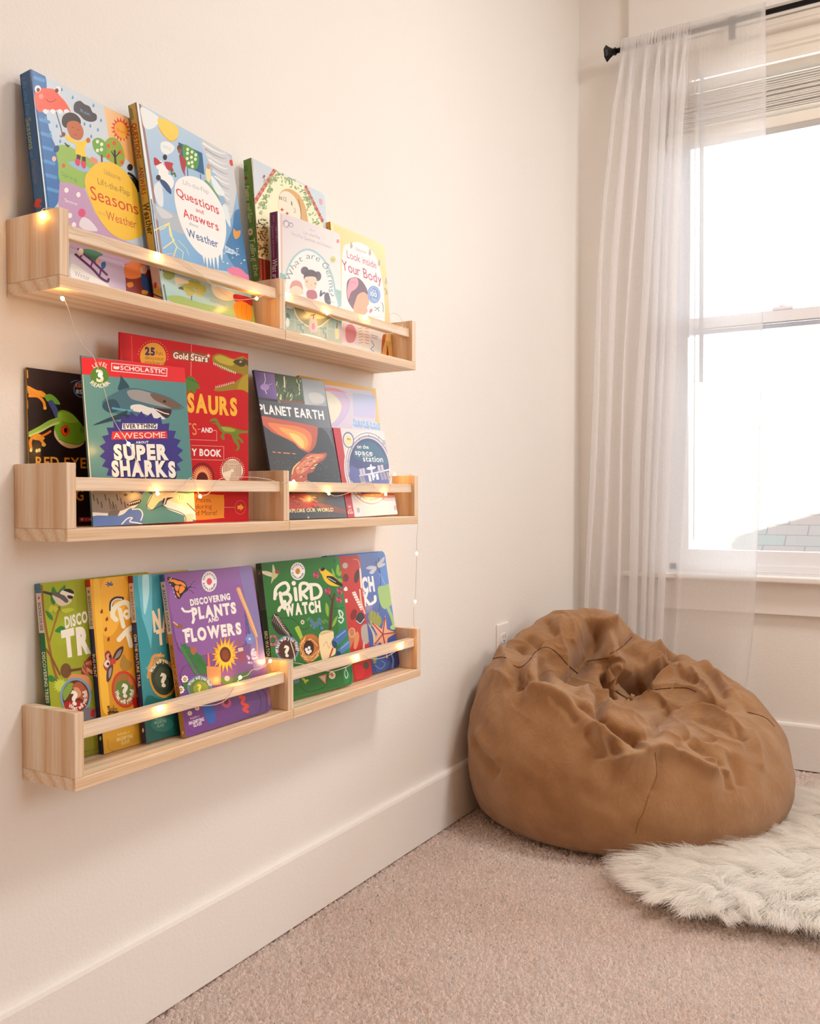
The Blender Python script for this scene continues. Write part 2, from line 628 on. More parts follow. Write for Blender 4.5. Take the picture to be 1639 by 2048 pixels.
# ------------------------------------------------------------------ a printed cover: flat artwork laid on the board of a book
class Canvas:
    """plane with origin o and axes eu, ev (unit), normal n; artwork is placed where the sight lines of the photograph meet the plane"""
    def __init__(s, o, eu, ev, n, outline, gain):
        s.o, s.eu, s.ev, s.n = (np.array(q, float) for q in (o, eu, ev, n))
        s.outline = outline          # convex, counter-clockwise, in (u, v)
        s.V, s.Fc, s.C = [], [], []
        s.layer = 1
        s.gid = []
        s.lf = []
        s.crop(0, 0, 1)
        s.gain = gain

    def crop(s, ox, oy, k):
        s.ox, s.oy, s.k = ox, oy, k
        return s

    def uv(s, x, y):
        d = sight(s.ox + x / s.k, s.oy + y / s.k)
        t = ((s.o - CAM) @ s.n) / (d @ s.n)
        p = CAM + t * d - s.o
        return (p @ s.eu, p @ s.ev)

    def xy(s, u, v):
        p = s.o + u * s.eu + v * s.ev - CAM
        z = p @ CW
        return ((819.5 + F * (p @ CR) / z - s.ox) * s.k, (1024 - F * (p @ CU) / z - s.oy) * s.k)

    def clip(s, poly):
        ol = s.outline
        n = len(ol)
        for i in range(n):
            (ax, ay), (bx, by) = ol[i], ol[(i + 1) % n]
            ex, ey = bx - ax, by - ay
            ds = [ex * (p[1] - ay) - ey * (p[0] - ax) for p in poly]
            if min(ds) >= 0:
                continue
            res = []
            for j in range(len(poly)):
                p, q, dp, dq = poly[j], poly[(j + 1) % len(poly)], ds[j], ds[(j + 1) % len(poly)]
                if dp >= 0:
                    res.append(p)
                if (dp >= 0) != (dq >= 0):
                    f = dp / (dp - dq)
                    res.append(tuple(p[m] + f * (q[m] - p[m]) for m in range(len(p))))
            poly = res
            if len(poly) < 3:
                return []
        return poly

    def put(s, poly, cols, lift=0.0):
        """poly in (u, v); cols one colour or one per vertex (linear); lift one number or one per vertex"""
        if not isinstance(cols, list):
            lf = lift if isinstance(lift, tuple) else [lift] * len(poly)
            poly = s.clip([(p[0], p[1], l_) for p, l_ in zip(poly, lf)])
            lf = [p[2] for p in poly]
            poly = [p[:2] for p in poly]
            cs = [cols] * len(poly)
        else:
            pc = s.clip([tuple(p) + tuple(c) for p, c in zip(poly, cols)])
            poly = [p[:2] for p in pc]
            lf = [0.0] * len(poly)
            cs = [p[2:] for p in pc]
        if len(poly) < 3:
            return
        k = len(s.V)
        s.V += [(u, v) for u, v in poly]
        s.Fc.append(tuple(range(k, k + len(poly))))
        s.C.append(cs)
        s.gid.append(s.layer)
        s.lf += list(lf)

    def settle(s):
        """lay the printed shapes over one another, each as low as the shapes beneath it allow"""
        box = {}
        for f, g in zip(s.Fc, s.gid):
            us, vs = [s.V[i][0] for i in f], [s.V[i][1] for i in f]
            q = box.get(g)
            b = (min(us), max(us), min(vs), max(vs))
            box[g] = b if q is None else (min(q[0], b[0]), max(q[1], b[1]), min(q[2], b[2]), max(q[3], b[3]))
        gs = sorted(box)
        B = np.array([box[g] for g in gs]) if gs else np.zeros((0, 4))
        lev = np.zeros(len(gs), int)
        for i in range(len(gs)):
            if i:
                hit = (B[:i, 0] <= B[i, 1]) & (B[:i, 1] >= B[i, 0]) & (B[:i, 2] <= B[i, 3]) & (B[:i, 3] >= B[i, 2])
                lev[i] = lev[:i][hit].max() if hit.any() else 0
            lev[i] += 1
        L = dict(zip(gs, lev))
        h = {}
        for f, g in zip(s.Fc, s.gid):
            for i in f:
                h[i] = L[g] * 1.6e-5 + s.lf[i] * 1.2e-5
        s.V = [tuple(s.o + u * s.eu + v * s.ev + h[i] * s.n) for i, (u, v) in enumerate(s.V)]

    def col(s, c):
        return tuple(min(.92, x * s.gain) for x in lin(c))

    def nl(s):
        s.layer += 1

    # --- shapes in picture coordinates of the current crop
    def G(s, pts, c):
        s.nl()
        s.put([s.uv(*p) for p in pts], s.col(c))

    def GR(s, pts, cs):
        """polygon with one colour per corner, split finely when it has four"""
        s.nl()
        q = [np.array(s.uv(*p)) for p in pts]
        cc = [np.array(s.col(c)) for c in cs]
        N = 6
        for i in range(N):
            for j in range(N):
                P, K = [], []
                for a, b in ((i, j), (i + 1, j), (i + 1, j + 1), (i, j + 1)):
                    a, b = a / N, b / N
                    w = ((1 - a) * (1 - b), a * (1 - b), a * b, (1 - a) * b)
                    P.append(tuple(sum(w[m] * q[m] for m in range(4))))
                    K.append(tuple(sum(w[m] * cc[m] for m in range(4))))
                s.put(P, K)

    def B(s, pts, c):
        s.G([tuple(p) for p in catmull(pts, 6, True)], c)

    def E(s, cx, cy, rx, ry, c, rot=0, n=24):
        a = math.radians(rot)
        s.G([(cx + rx * math.cos(w) * math.cos(a) - ry * math.sin(w) * math.sin(a),
              cy + rx * math.cos(w) * math.sin(a) + ry * math.sin(w) * math.cos(a)) for w in np.linspace(0, 2 * PI, n, endpoint=False)], c)

    def star(s, cx, cy, r0, r1, n, c, sx=1.0, sk=0.0):
        pts = []
        for i in range(2 * n):
            r = r1 if i % 2 else r0
            w = PI * i / n
            pts.append((cx + sx * r * math.sin(w), cy - r * math.cos(w) + sk * sx * r * math.sin(w)))
        # a star is not convex: draw it as a fan of triangles
        s.nl()
        k = s.col(c)
        ctr = s.uv(cx, cy)
        for i in range(2 * n):
            s.put([ctr, s.uv(*pts[(i + 1) % (2 * n)]), s.uv(*pts[i])][::1], k)

    def K(s, pts, w, c, smooth=True, taper=None):
        """stroke of width w along pts: one ribbon with rounded ends that climbs a hair as it goes, so it may cross itself"""
        s.nl()
        k = s.col(c)
        P = np.array(catmull(pts, 5) if smooth and len(pts) > 2 else [np.array(p, float) for p in pts])
        P = P[np.concatenate([[True], np.linalg.norm(np.diff(P, axis=0), axis=1) > 1e-6])]
        n = len(P)
        if n < 2:
            return
        ww = np.full(n, float(w)) if taper is None else np.linspace(w, taper, n)
        seg = np.diff(P, axis=0)
        seg /= np.linalg.norm(seg, axis=1, keepdims=True)
        tn = np.concatenate([seg[:1], seg[:-1] + seg[1:], seg[-1:]])
        ln = np.linalg.norm(tn, axis=1, keepdims=True)
        tn = np.where(ln > .3, tn / np.maximum(ln, 1e-9), np.concatenate([seg[:1], seg]))
        ext = np.ones(n)
        ext[1:-1] = 1 / np.clip(np.sum(tn[1:-1] * seg[1:], axis=1), .55, 1)
        m = np.stack([-tn[:, 1], tn[:, 0]], -1) * (ww * ext / 2)[:, None]
        Lf = [s.uv(*q) for q in P - m]
        Rt = [s.uv(*q) for q in P + m]
        for i in range(n - 1):
            s.put([Lf[i], Lf[i + 1], Rt[i + 1], Rt[i]], k, (i / n, (i + 1) / n, (i + 1) / n, i / n))
        if w > 2:
            for i, sg in ((0, -1), (n - 1, 1)):
                r = ww[i] / 2
                if r < .4:
                    continue
                t_, q = tn[i] * sg, np.array([-tn[i][1], tn[i][0]]) * sg
                s.put([s.uv(*(P[i] + r * (math.cos(f) * t_ + math.sin(f) * q))) for f in np.linspace(-PI / 2, PI / 2, 9)], k, i / n)

    def ring(s, cx, cy, rx, ry, w, c, rot=0):
        a = math.radians(rot)
        s.K([(cx + rx * math.cos(t) * math.cos(a) - ry * math.sin(t) * math.sin(a), cy + rx * math.cos(t) * math.sin(a) + ry * math.sin(t) * math.cos(a))
             for t in np.linspace(0, 2 * PI, 33)], w, c, smooth=False)

    def up_at(s, x, y):
        u, v = s.uv(x, y)
        a, b = np.array(s.xy(u, v)), np.array(s.xy(u, v + .01))
        d = b - a
        return d / np.linalg.norm(d)

    def T(s, txt, a, b, h, c, bold=0.02, h1=None, up=None, jit=0.0, shadow=None, arch=0.0):
        """text on the baseline a -> b, capital height h (picture units)"""
        if shadow:
            dx, dy, sc = shadow
            s.T(txt, (a[0] + dx, a[1] + dy), (b[0] + dx, b[1] + dy), h, sc, bold + .02, h1, up, jit, None, arch)
        s.nl()
        k = s.col(c)
        lay, tot = text_layout(txt, bold)
        a, b = np.array(a, float), np.array(b, float)
        up = s.up_at(*a) if up is None else np.array(up, float) / np.linalg.norm(up)
        h1 = h if h1 is None else h1
        r = random.Random(len(txt) * 13 + int(a[0]))
        for ch, x0, wd in lay:
            vs, fs, gx0, gx1 = glyph(ch, bold)
            dy = r.uniform(-1, 1) * jit * h
            rot = r.uniform(-1, 1) * jit * 0.9
            xm = x0 + (gx0 + gx1) / 2
            pts = []
            for vx, vy in vs:
                X, Y = vx - (gx0 + gx1) / 2, vy - CAPH / 2
                X, Y = X * math.cos(rot) - Y * math.sin(rot), X * math.sin(rot) + Y * math.cos(rot)
                t_ = (xm + X) / tot
                hh = h + (h1 - h) * t_
                p = a + (b - a) * t_ + up * (((Y + CAPH / 2) / CAPH) * hh + dy + arch * 4 * t_ * (1 - t_))
                pts.append(s.uv(*p))
            for f in fs:
                s.put([pts[i] for i in f], k)

    def A(s, txt, cx, cy, rx, ry, a0, a1, h, c, bold=0.02, inward=False):
        """text round an ellipse, angles in degrees clockwise from the top"""
        s.nl()
        k = s.col(c)
        lay, tot = text_layout(txt, bold)
        aa = np.radians(np.linspace(a0, a1, 80))
        al = np.concatenate([[0], np.cumsum(np.hypot(np.diff(rx * np.sin(aa)), np.diff(ry * np.cos(aa))))])
        for ch, x0, wd in lay:
            vs, fs, gx0, gx1 = glyph(ch, bold)
            xm = x0 + (gx0 + gx1) / 2
            w = float(np.interp(xm / tot * al[-1], al, aa))
            p = np.array((cx + rx * math.sin(w), cy - ry * math.cos(w)))
            o = np.array((rx * math.sin(w), -ry * math.cos(w)))
            o /= np.linalg.norm(o)
            if inward:
                o = -o
            tg = np.array((-o[1], o[0]))
            arc = al[-1] / tot
            pts = []
            for vx, vy in vs:
                q = p + tg * (vx - (gx0 + gx1) / 2) * arc + o * (vy / CAPH) * h
                pts.append(s.uv(*q))
            for f in fs:
                s.put([pts[i] for i in f], k)


CAPH = max(v[1] for v in glyph('H', 0.0)[0])

# ------------------------------------------------------------------ the books: where each one stands
# row, x of the front foot, y of its near edge, turn, lean, tilt, width, height, thickness
POSE = {
    'seasons': ('T', .06593, .7308, -.04808, .1434, -.00319, .19558, .25856, .01949),
    'qa': ('T', .08104, .89336, -.09376, .16186, -.00381, .21428, .27707, .01485),
    'poppy': ('T', .0527, 1.1352, -.00343, .09378, -.01273, .1983, .27882, .0168),
    'germs': ('T', .06979, 1.15514, .02199, -.00121, .02478, .16686, .19281, .01686),
    'body': ('T', .0585, 1.3360, -.01983, .08004, .00676, .1855, .2268, .02363),
    'frog': ('M', .0111, .7378, .0066, .0237, .0049, .155, .1984, .003),
    'sharks': ('M', .06348, .78871, .08448, .07775, .01819, .16767, .21687, .0030),
    'dino': ('M', .04500, .84991, .09989, -.00288, -.00073, .23029, .25549, .0035),
    'earth': ('M', .07499, 1.1424, .04538, .20846, .00082, .1795, .24638, .00437),
    'kids': ('M', .0507, 1.26753, .09254, .14758, -.01503, .21478, .24704, .00705),
    'space': ('M', .07628, 1.33346, .04124, .18544, .02083, .15834, .16229, .0028),
    'trees': ('B', .03480, .75201, .00098, .10127, .01018, .184, .22832, .0103),
    'bug': ('B', .04443, .81903, .00099, .10086, .00386, .184, .22867, .00875),
    'trail': ('B', .05762, .87958, .00053, .11837, -.01103, .18394, .22737, .00899),
    'plants': ('B', .07913, .93171, .00898, .16979, .00579, .18624, .22917, .00913),
    'bird': ('B', .06275, 1.1505, .0848, .1363, .00919, .1963, .22949, .0128),
    'rocks': ('B', .05593, 1.24308, .06069, .1363, -.00168, .18317, .22752, .0126),
    'beach': ('B', .0492, 1.35477, .05892, .1622, -.00186, .1808, .22952, .01242),
}


def outline(w, h, r_right, r_left=0.0):
    pts = []

    def arc(cx, cy, r, a0, a1):
        if r < 1e-5:
            pts.append((cx, cy))
            return
        for q in np.linspace(a0, a1, 7):
            pts.append((cx + r * math.cos(q), cy + r * math.sin(q)))
    arc(r_left, r_left, r_left, PI, 1.5 * PI)
    arc(w - r_right, r_right, r_right, 1.5 * PI, 2 * PI)
    arc(w - r_right, h - r_right, r_right, 0, PI / 2)
    arc(r_left, h - r_left, r_left, PI / 2, PI)
    return pts


class Book:
    def __init__(s, key, label, cover, spine, back=None, round_r=0.0, board=0.0006, over=0.0, mat='satin_print', gain=1.15, group='picture books on the ledges', pages='#f4f0e6'):
        row, xb, yb, psi, th, rho, w, h, T = POSE[key]
        s.w, s.h, s.T = w, h, T
        ew = np.array([math.sin(psi), math.cos(psi), 0])
        n = np.array([math.cos(psi), -math.sin(psi), 0])
        eh = math.cos(th) * np.array([0, 0, 1.]) - math.sin(th) * n
        nn = math.cos(th) * n + math.sin(th) * np.array([0, 0, 1.])
        e1 = math.cos(rho) * ew + math.sin(rho) * eh
        e2 = -math.sin(rho) * ew + math.cos(rho) * eh
        B = np.array([xb, yb, 0.])
        lo = min((B + a * w * e1 + b * h * e2 - c * T * nn)[2] for a in (0, 1) for b in (0, 1) for c in (0, 1))
        B[2] = ROWZ[row] + .0003 - lo
        s.B, s.e1, s.e2, s.nn = B, e1, e2, nn
        ctr = B + w / 2 * e1 - T / 2 * nn
        s.root = empty('picture_book', (ctr[0], ctr[1], ROWZ[row]), label, 'book', group)
        s.row, s.board, s.over, s.mat, s.rr, s.gain = row, board, over, mat, round_r, gain
        s.cover_c, s.spine_c, s.back_c = cover, spine, back or cover
        ol = outline(w, h, round_r)
        s.f = Canvas(B, e1, e2, nn, ol, gain)
        s.sp = Canvas(B - T * nn, nn, e2, -e1, [(0, 0), (T, 0), (T, h), (0, h)], gain)
        s.pages_c = pages

    def P(s, u, v, d):
        return s.B + u * s.e1 + v * s.e2 - d * s.nn

    def finish(s):
        V, Fc, C = [], [], []

        def addpoly(fr, d0, d1, ol, c):
            k = len(V)
            n = len(ol)
            V.extend(tuple(s.P(u, v, d0)) for u, v in ol)
            V.extend(tuple(s.P(u, v, d1)) for u, v in ol)
            fs = [tuple(range(k, k + n)), tuple(range(k + n, k + 2 * n))[::-1]]
            fs += [(k + i, k + n + i, k + n + (i + 1) % n, k + (i + 1) % n) for i in range(n)]
            for f in fs:
                Fc.append(f)
                C.append([c] * len(f))
        b, T, w, h = s.board, s.T, s.w, s.h
        cf = s.f.col(s.cover_c)
        cs = s.f.col(s.spine_c)
        cb = s.f.col(s.back_c)
        ol = outline(w, h, s.rr)
        addpoly('front', 0, b, ol, cf)
        addpoly('back', T - b, T, ol, cb)
        sw = max(b, .0005)
        addpoly('spine', 0.00002, T - 0.00002, [(0, 0), (sw, 0), (sw, h), (0, h)], cs)
        for cv in (s.f, s.sp):
            cv.settle()
            k = len(V)
            V.extend(cv.V)
            Fc.extend(tuple(i + k for i in f) for f in cv.Fc)
            C.extend(cv.C)
        off = Vector(s.root.location)
        me = bpy.data.meshes.new('cover')
        me.from_pydata([tuple(Vector(v) - off) for v in V], [], Fc)
        at_ = me.color_attributes.new('Print', 'FLOAT_COLOR', 'CORNER')
        flat = [x for cl in C for c in cl for x in (*c[:3], 1.0)]
        at_.data.foreach_set('color', flat)
        me.materials.append(M[s.mat])
        me.update()
        o = bpy.data.objects.new('cover', me)
        link(o, s.root)
        # the block of pages between the boards
        g = .0002
        m = MB()
        ov = s.over
        x0, x1 = sw + g, w - max(ov, .0006) - (.0 if s.rr == 0 else .0)
        z0, z1 = max(ov, .0006), h - max(ov, .0006)
        pol = outline(x1 - x0, z1 - z0, max(0, s.rr - ov))
        pol = [(x0 + u, z0 + v) for u, v in pol]
        n = len(pol)
        vs = [s.P(u, v, b + g) for u, v in pol] + [s.P(u, v, T - b - g) for u, v in pol]
        fs = [tuple(range(n)), tuple(range(n, 2 * n))[::-1]] + [(i, n + i, n + (i + 1) % n, (i + 1) % n) for i in range(n)]
        m.add(vs, fs)
        m.build('page_block', M['page'], s.root)
# ------------------------------------------------------------------ top row
# blue seasons book
b = Book('seasons', 'thick blue-spined picture book with a yellow title sun, at the top shelf near end', '#b7cbdb', '#2a5c92', '#3a6da0',
         board=.0022, over=.0025, mat='gloss_print')
c = b.f.crop(0, 100, 3.791)
c.GR([(222, 130), (1010, 530), (1010, 760), (380, 720)], ['#bccddd', '#c7d0d8', '#cfd8dc', '#b4cbe0'])
c.B([(222, 132), (345, 205), (350, 470), (385, 640), (430, 760), (452, 950), (448, 1100), (425, 1180), (350, 1200), (300, 700)], '#2f6cae')
for i in range(9):
    y = 210 + i * 105
    c.K([(262 + i * 12, y), (330 + i * 13, y + 22)], 26, '#4f8fcb', False)
c.K([(222, 140), (290, 640), (352, 1190)], 9, '#cfe2f4')  # pale stroke paints the highlight on the spine edge
c.K([(240, 150), (306, 640), (368, 1190)], 7, '#1f4c80')  # dark stroke paints shade in the hinge groove
c.G([(455, 955), (640, 1050), (720, 1240), (900, 1430), (1240, 1560), (1240, 1960), (540, 1760), (520, 1330), (440, 1170)], '#b695b8')
c.B([(425, 740), (500, 722), (600, 775), (720, 860), (690, 930), (655, 985), (640, 1050), (540, 1010), (452, 990), (440, 860)], '#8db454')
c.B([(520, 850), (600, 850), (690, 905), (640, 925), (560, 890)], '#93b6d4')
c.GR([(785, 425), (1010, 530), (1080, 950), (830, 700)], ['#e9c49a', '#e0a86a', '#e39b3e', '#eab777'])
c.star(915, 602, 95, 62, 16, '#d5402c', .8, .2)
c.B([(915, 545), (955, 580), (965, 630), (940, 672), (900, 655), (868, 610), (875, 560)], '#f0a42e')
c.T('Sun', (885, 612), (950, 640), 24, '#d8632a', 0)
c.B([(800, 690), (850, 662), (900, 690), (935, 760), (945, 840), (915, 885), (860, 860), (800, 820), (770, 770)], '#8fa535')
for x, y in ((865, 707), (820, 728), (908, 775), (822, 805), (925, 852)):
    c.E(x, y, 14, 17, '#d8532e')
c.K([(878, 885), (872, 820), (868, 765)], 15, '#2d1d18')
c.K([(872, 820), (845, 770)], 8, '#2d1d18')
c.K([(872, 815), (905, 775)], 8, '#2d1d18')
c.B([(700, 690), (740, 665), (790, 690), (815, 750), (790, 815), (740, 790), (710, 750)], '#6fa544')
for x, y in ((738, 695), (770, 715), (738, 762), (768, 755)):
    c.E(x, y, 12, 14, '#dfe6d8')
c.K([(772, 850), (770, 800)], 13, '#6b4a2a')
c.B([(690, 810), (720, 820), (740, 835), (735, 860), (700, 860), (685, 835)], '#d78a78')
c.E(985, 890, 22, 26, '#2a1d1c')
for i in range(4):
    c.K([(975, 935 + 28 * i), (1010, 960 + 28 * i), (1045, 1010 + 20 * i)], 20, '#2a1d1c')
# frog-faced umbrella
c.B([(268, 300), (300, 290), (350, 290), (410, 300), (455, 350), (500, 400), (535, 470), (500, 462), (470, 475), (430, 455), (400, 470), (360, 450), (325, 470), (285, 460), (262, 380)], '#e2563f')
c.E(286, 295, 24, 27, '#e9e4e0')
c.E(289, 303, 13, 16, '#5e231c')
c.E(440, 300, 22, 26, '#e9e4e0')
c.E(430, 308, 14, 17, '#5e231c')
c.K([(348, 372), (370, 392), (400, 390), (424, 374)], 6, '#7d2a20')
c.E(310, 352, 18, 20, '#ee8f77')
c.K([(425, 470), (455, 570), (472, 640), (465, 660), (455, 650)], 7, '#4a4550')
for x in (345, 400, 455, 505):
    c.B([(x - 22, 462), (x, 448), (x + 22, 468), (x, 486)], '#d8e2ea')
c.B([(565, 405), (605, 385), (640, 410), (680, 430), (700, 470), (730, 490), (730, 530), (690, 545), (640, 530), (600, 490), (560, 460)], '#433f47')
c.T('Rain', (612, 470), (682, 500), 26, '#6f97b4', 0, jit=.05)
# child in a yellow raincoat
c.B([(470, 560), (475, 505), (515, 475), (570, 485), (610, 530), (600, 580), (540, 560), (500, 590)], '#33241f')
c.B([(505, 575), (530, 540), (590, 545), (625, 590), (632, 640), (610, 680), (570, 680), (530, 650)], '#b5643a')
c.K([(545, 590), (556, 588)], 5, '#5c2d1c')
c.K([(585, 605), (596, 606)], 5, '#5c2d1c')
c.K([(560, 640), (580, 645)], 4, '#8a3d28')
c.B([(480, 640), (530, 655), (570, 690), (630, 690), (660, 670), (680, 690), (650, 720), (640, 760), (650, 810), (600, 800), (570, 780), (575, 720), (520, 690)], '#ecc62f')
c.E(480, 640, 15, 18, '#7a4029')
c.E(668, 685, 16, 20, '#b5643a')
c.G([(583, 790), (612, 800), (606, 840), (578, 830)], '#4a2534')
c.G([(622, 805), (648, 812), (648, 850), (620, 842)], '#4a2534')
c.B([(578, 825), (604, 835), (604, 870), (585, 880), (568, 850)], '#cf3c5c')
c.B([(618, 842), (648, 850), (648, 890), (632, 900), (614, 870)], '#cf3c5c')
for x, y in ((468, 300), (551, 360), (708, 420), (765, 533), (742, 605), (691, 655), (430, 577), (456, 692), (382, 625), (640, 560), (684, 575), (345, 520)):
    c.B([(x, y - 15), (x + 8, y + 4), (x, y + 14), (x - 8, y + 4)], '#5a90c2')
c.E(482, 877, 14, 17, '#cf5640')
c.E(428, 750, 20, 28, '#254a7a', 20)
c.B([(488, 700), (520, 722), (530, 715), (520, 738), (500, 726)], '#34502e')
c.E(410, 825, 16, 20, '#eeb6a6')
c.T('Spring', (466, 950), (585, 1000), 30, '#5f9140', -.005)
c.T('Snow', (492, 1150), (588, 1182), 28, '#e6dde8', -.005)
for x, y in ((503, 1063), (594, 1097), (530, 1255), (840, 1632), (886, 1760), (560, 1325)):
    c.E(x, y, 16, 20, '#ece3ee')
c.E(620, 1235, 28, 32, '#cf4d78')
c.B([(600, 1330), (625, 1270), (680, 1290), (740, 1370), (650, 1365)], '#d9d2dc')
# the title sun
c.B([(700, 885), (760, 852), (850, 855), (930, 905), (1000, 990), (1050, 1100), (1080, 1260), (1080, 1390), (1030, 1430), (940, 1440), (840, 1390), (750, 1280), (690, 1160), (645, 1030), (650, 950)], '#efbe3c')
c.T('Usborne', (790, 940), (915, 992), 40, '#a08246', -.005)
c.T('Lift-the-Flap', (742, 1015), (985, 1110), 48, '#8f6c2e', -.005, up=(-.12, -1))
c.T('Seasons', (690, 1130), (1050, 1250), 105, '#c8402a', 0, h1=90, jit=.03)
c.T('and', (742, 1240), (800, 1260), 26, '#c79a4c', -.01)
c.T('Weather', (808, 1285), (1035, 1355), 66, '#c4532f', 0, jit=.02)
# below the rail: snow and a sledge, leaves
c.GR([(525, 1500), (960, 1620), (960, 1850), (540, 1760)], ['#cdc5d8', '#b9a6c4', '#b9a6c6', '#efe6e6'])
c.B([(545, 1620), (680, 1700), (830, 1790), (700, 1770), (550, 1730)], '#f0e8e6')
c.G([(945, 1620), (1180, 1680), (1180, 1900), (955, 1830)], '#7e2a20')
c.B([(948, 1630), (1030, 1600), (1110, 1640), (1100, 1700), (1020, 1735), (950, 1720)], '#dd7c40')
c.K([(572, 1550), (700, 1660), (760, 1725), (812, 1755), (822, 1738)], 18, '#5f2a66', True)
c.K([(592, 1510), (700, 1600), (810, 1705)], 16, '#6b2f70', False)
for t_ in (.15, .5, .8):
    c.K([(572 + 230 * t_, 1550 + 195 * t_), (592 + 215 * t_, 1510 + 190 * t_)], 13, '#6b2f70', False)
c.B([(630, 1510), (700, 1515), (780, 1550), (740, 1575), (735, 1615), (690, 1580), (640, 1545)], '#3f7a5a')
c.E(612, 1530, 20, 26, '#e9d7bc')
c.E(742, 1600, 18, 20, '#e3a79b')
c.B([(765, 1620), (795, 1605), (800, 1640), (775, 1665)], '#356aa8')
c.T('Winter', (566, 1712), (682, 1752), 42, '#a79aa8', -.01)
c.B([(1070, 1700), (1120, 1720), (1150, 1830), (1110, 1850), (1075, 1800)], '#2b4470')
c.E(1088, 1665, 26, 30, '#dfb59c')
c.B([(960, 1770), (1000, 1760), (1010, 1790), (975, 1800)], '#d8862e')
c.B([(1080, 1820), (1120, 1830), (1110, 1855), (1075, 1845)], '#cf8a2a')
c = b.sp.crop(0, 100, 3.791)
c.T('Lift the Flap', (160, 215), (202, 505), 34, '#5c87b0', -.01, up=(1, -.25))
c.T('Seasons', (192, 520), (220, 755), 40, '#9aa65a', 0, up=(1, -.25))
c.T('and', (222, 775), (230, 815), 24, '#4f7ca6', 0, up=(1, -.25))
c.T('Weather', (235, 835), (262, 1025), 34, '#7a6a70', -.01, up=(1, -.25))
c.B([(262, 1190), (270, 1140), (300, 1125), (318, 1145), (300, 1165), (315, 1190)], '#c8382c')
b.finish()

# questions book
b = Book('qa', 'pale blue picture book with a red question title in a big white circle', '#a8c3da', '#c2a552', '#8fb2cf',
         board=.0022, over=.0025, mat='gloss_print')
c = b.f.crop(240, 180, 3.791)
c.GR([(120, 90), (870, 520), (980, 1400), (310, 1300)], ['#b9cfe2', '#9fc0dc', '#4f87b8', '#7fb0da'])
c.K([(133, 100), (235, 810), (338, 1590)], 14, '#eef2f4')  # painted highlight down the spine edge
c.K([(150, 105), (256, 810), (356, 1590)], 16, '#9b7a74')  # hinge shade drawn as a stroke
c.K([(236, 830), (292, 1250), (330, 1590)], 8, '#4a5f74')
c.B([(160, 130), (260, 180), (300, 230), (250, 290), (190, 290), (165, 220)], '#dfe6ec')
c.B([(290, 210), (370, 235), (440, 290), (430, 365), (385, 385), (330, 340), (295, 280)], '#f0cb63')
c.K([(292, 285), (335, 350), (388, 388), (430, 370)], 6, '#e3a046')
c.B([(250, 860), (330, 900), (430, 940), (500, 1000), (490, 1090), (400, 1060), (300, 1000), (260, 950)], '#a9b4bf')
c.B([(270, 880), (340, 910), (400, 960), (320, 970)], '#c3cbd2')
# twister
c.B([(612, 392), (700, 395), (830, 505), (872, 600), (885, 720), (868, 860), (842, 970), (815, 960), (800, 850), (775, 745), (725, 640), (660, 520)], '#c3c8ce')
for i in range(13):
    f = i / 12
    xa, xb, yy = 632 + 172 * f, 800 + 62 * f - 30 * f * f, 405 + 500 * f
    c.K([(xa, yy), (xa + (xb - xa) * .35, yy + 40 * (1 - .6 * f)), (xa + (xb - xa) * .75, yy + 72 * (1 - .55 * f)), (xb, yy + 78 * (1 - .5 * f))], 15 * (1 - .5 * f), ['#e6e9ec', '#a3a9b1', '#d8dce0'][i % 3], True, 5)
c.E(843, 552, 14, 25, '#c74a44', -15)
c.B([(870, 920), (930, 940), (985, 1250), (985, 1400), (860, 1330), (800, 1200), (850, 1050)], '#3f77aa')
c.B([(860, 1050), (880, 1070), (912, 1065), (905, 1110), (875, 1130), (858, 1095)], '#d69a4c')
# board and figures
c.G([(440, 395), (622, 478), (640, 645), (468, 560)], '#2f628c')
c.B([(475, 420), (540, 440), (595, 500), (585, 590), (540, 600), (490, 560)], '#58934a')
for x, y in ((512, 450), (545, 470), (510, 480), (540, 510), (508, 520), (570, 525), (545, 548), (573, 492), (520, 555), (548, 580)):
    c.E(x, y, 11, 13, '#d7e2c8')
c.K([(510, 590), (514, 655)], 5, '#33383f')
c.K([(608, 640), (614, 690)], 5, '#33383f')
c.B([(448, 490), (470, 500), (500, 545), (490, 620), (495, 655), (470, 610), (455, 550)], '#a63f4a')
c.E(448, 440, 17, 24, '#6b4632')
c.E(452, 462, 14, 18, '#8a5d42')
c.B([(310, 400), (360, 392), (410, 430), (395, 470), (350, 490), (312, 460)], '#dfe6ee')
c.T('Why?', (328, 440), (392, 462), 26, '#b9c6d2', -.01)
c.E(300, 570, 28, 36, '#eef0f2')
c.E(328, 625, 38, 52, '#eef0f2')
c.E(360, 700, 48, 60, '#e9edf0')
c.B([(258, 510), (300, 540), (300, 560), (262, 570)], '#b23a3e')
c.K([(275, 545), (310, 552)], 12, '#b23a3e')
c.E(340, 510, 16, 22, '#34303a')
c.B([(338, 545), (400, 555), (395, 580), (405, 620), (355, 600)], '#b63c46')
c.K([(388, 600), (392, 640), (410, 630), (420, 655)], 12, '#46703e')
c.B([(300, 680), (340, 690), (380, 740), (385, 790), (330, 740)], '#33507e')
c.E(290, 665, 18, 22, '#3b3640')
c.B([(262, 720), (300, 700), (325, 780), (325, 880), (290, 870), (258, 780)], '#d5deea')
c.B([(655, 590), (680, 600), (688, 660), (672, 700), (652, 660)], '#e8d9a0')
c.E(670, 580, 14, 20, '#cf9468')
c.B([(690, 650), (730, 690), (780, 760), (790, 800), (740, 790), (700, 720)], '#dbe5ef')
c.B([(640, 690), (670, 700), (740, 800), (760, 860), (740, 870), (690, 780)], '#6d9c60')
c.B([(780, 870), (810, 890), (830, 960), (835, 1040), (800, 980), (775, 920)], '#d6e2ee')
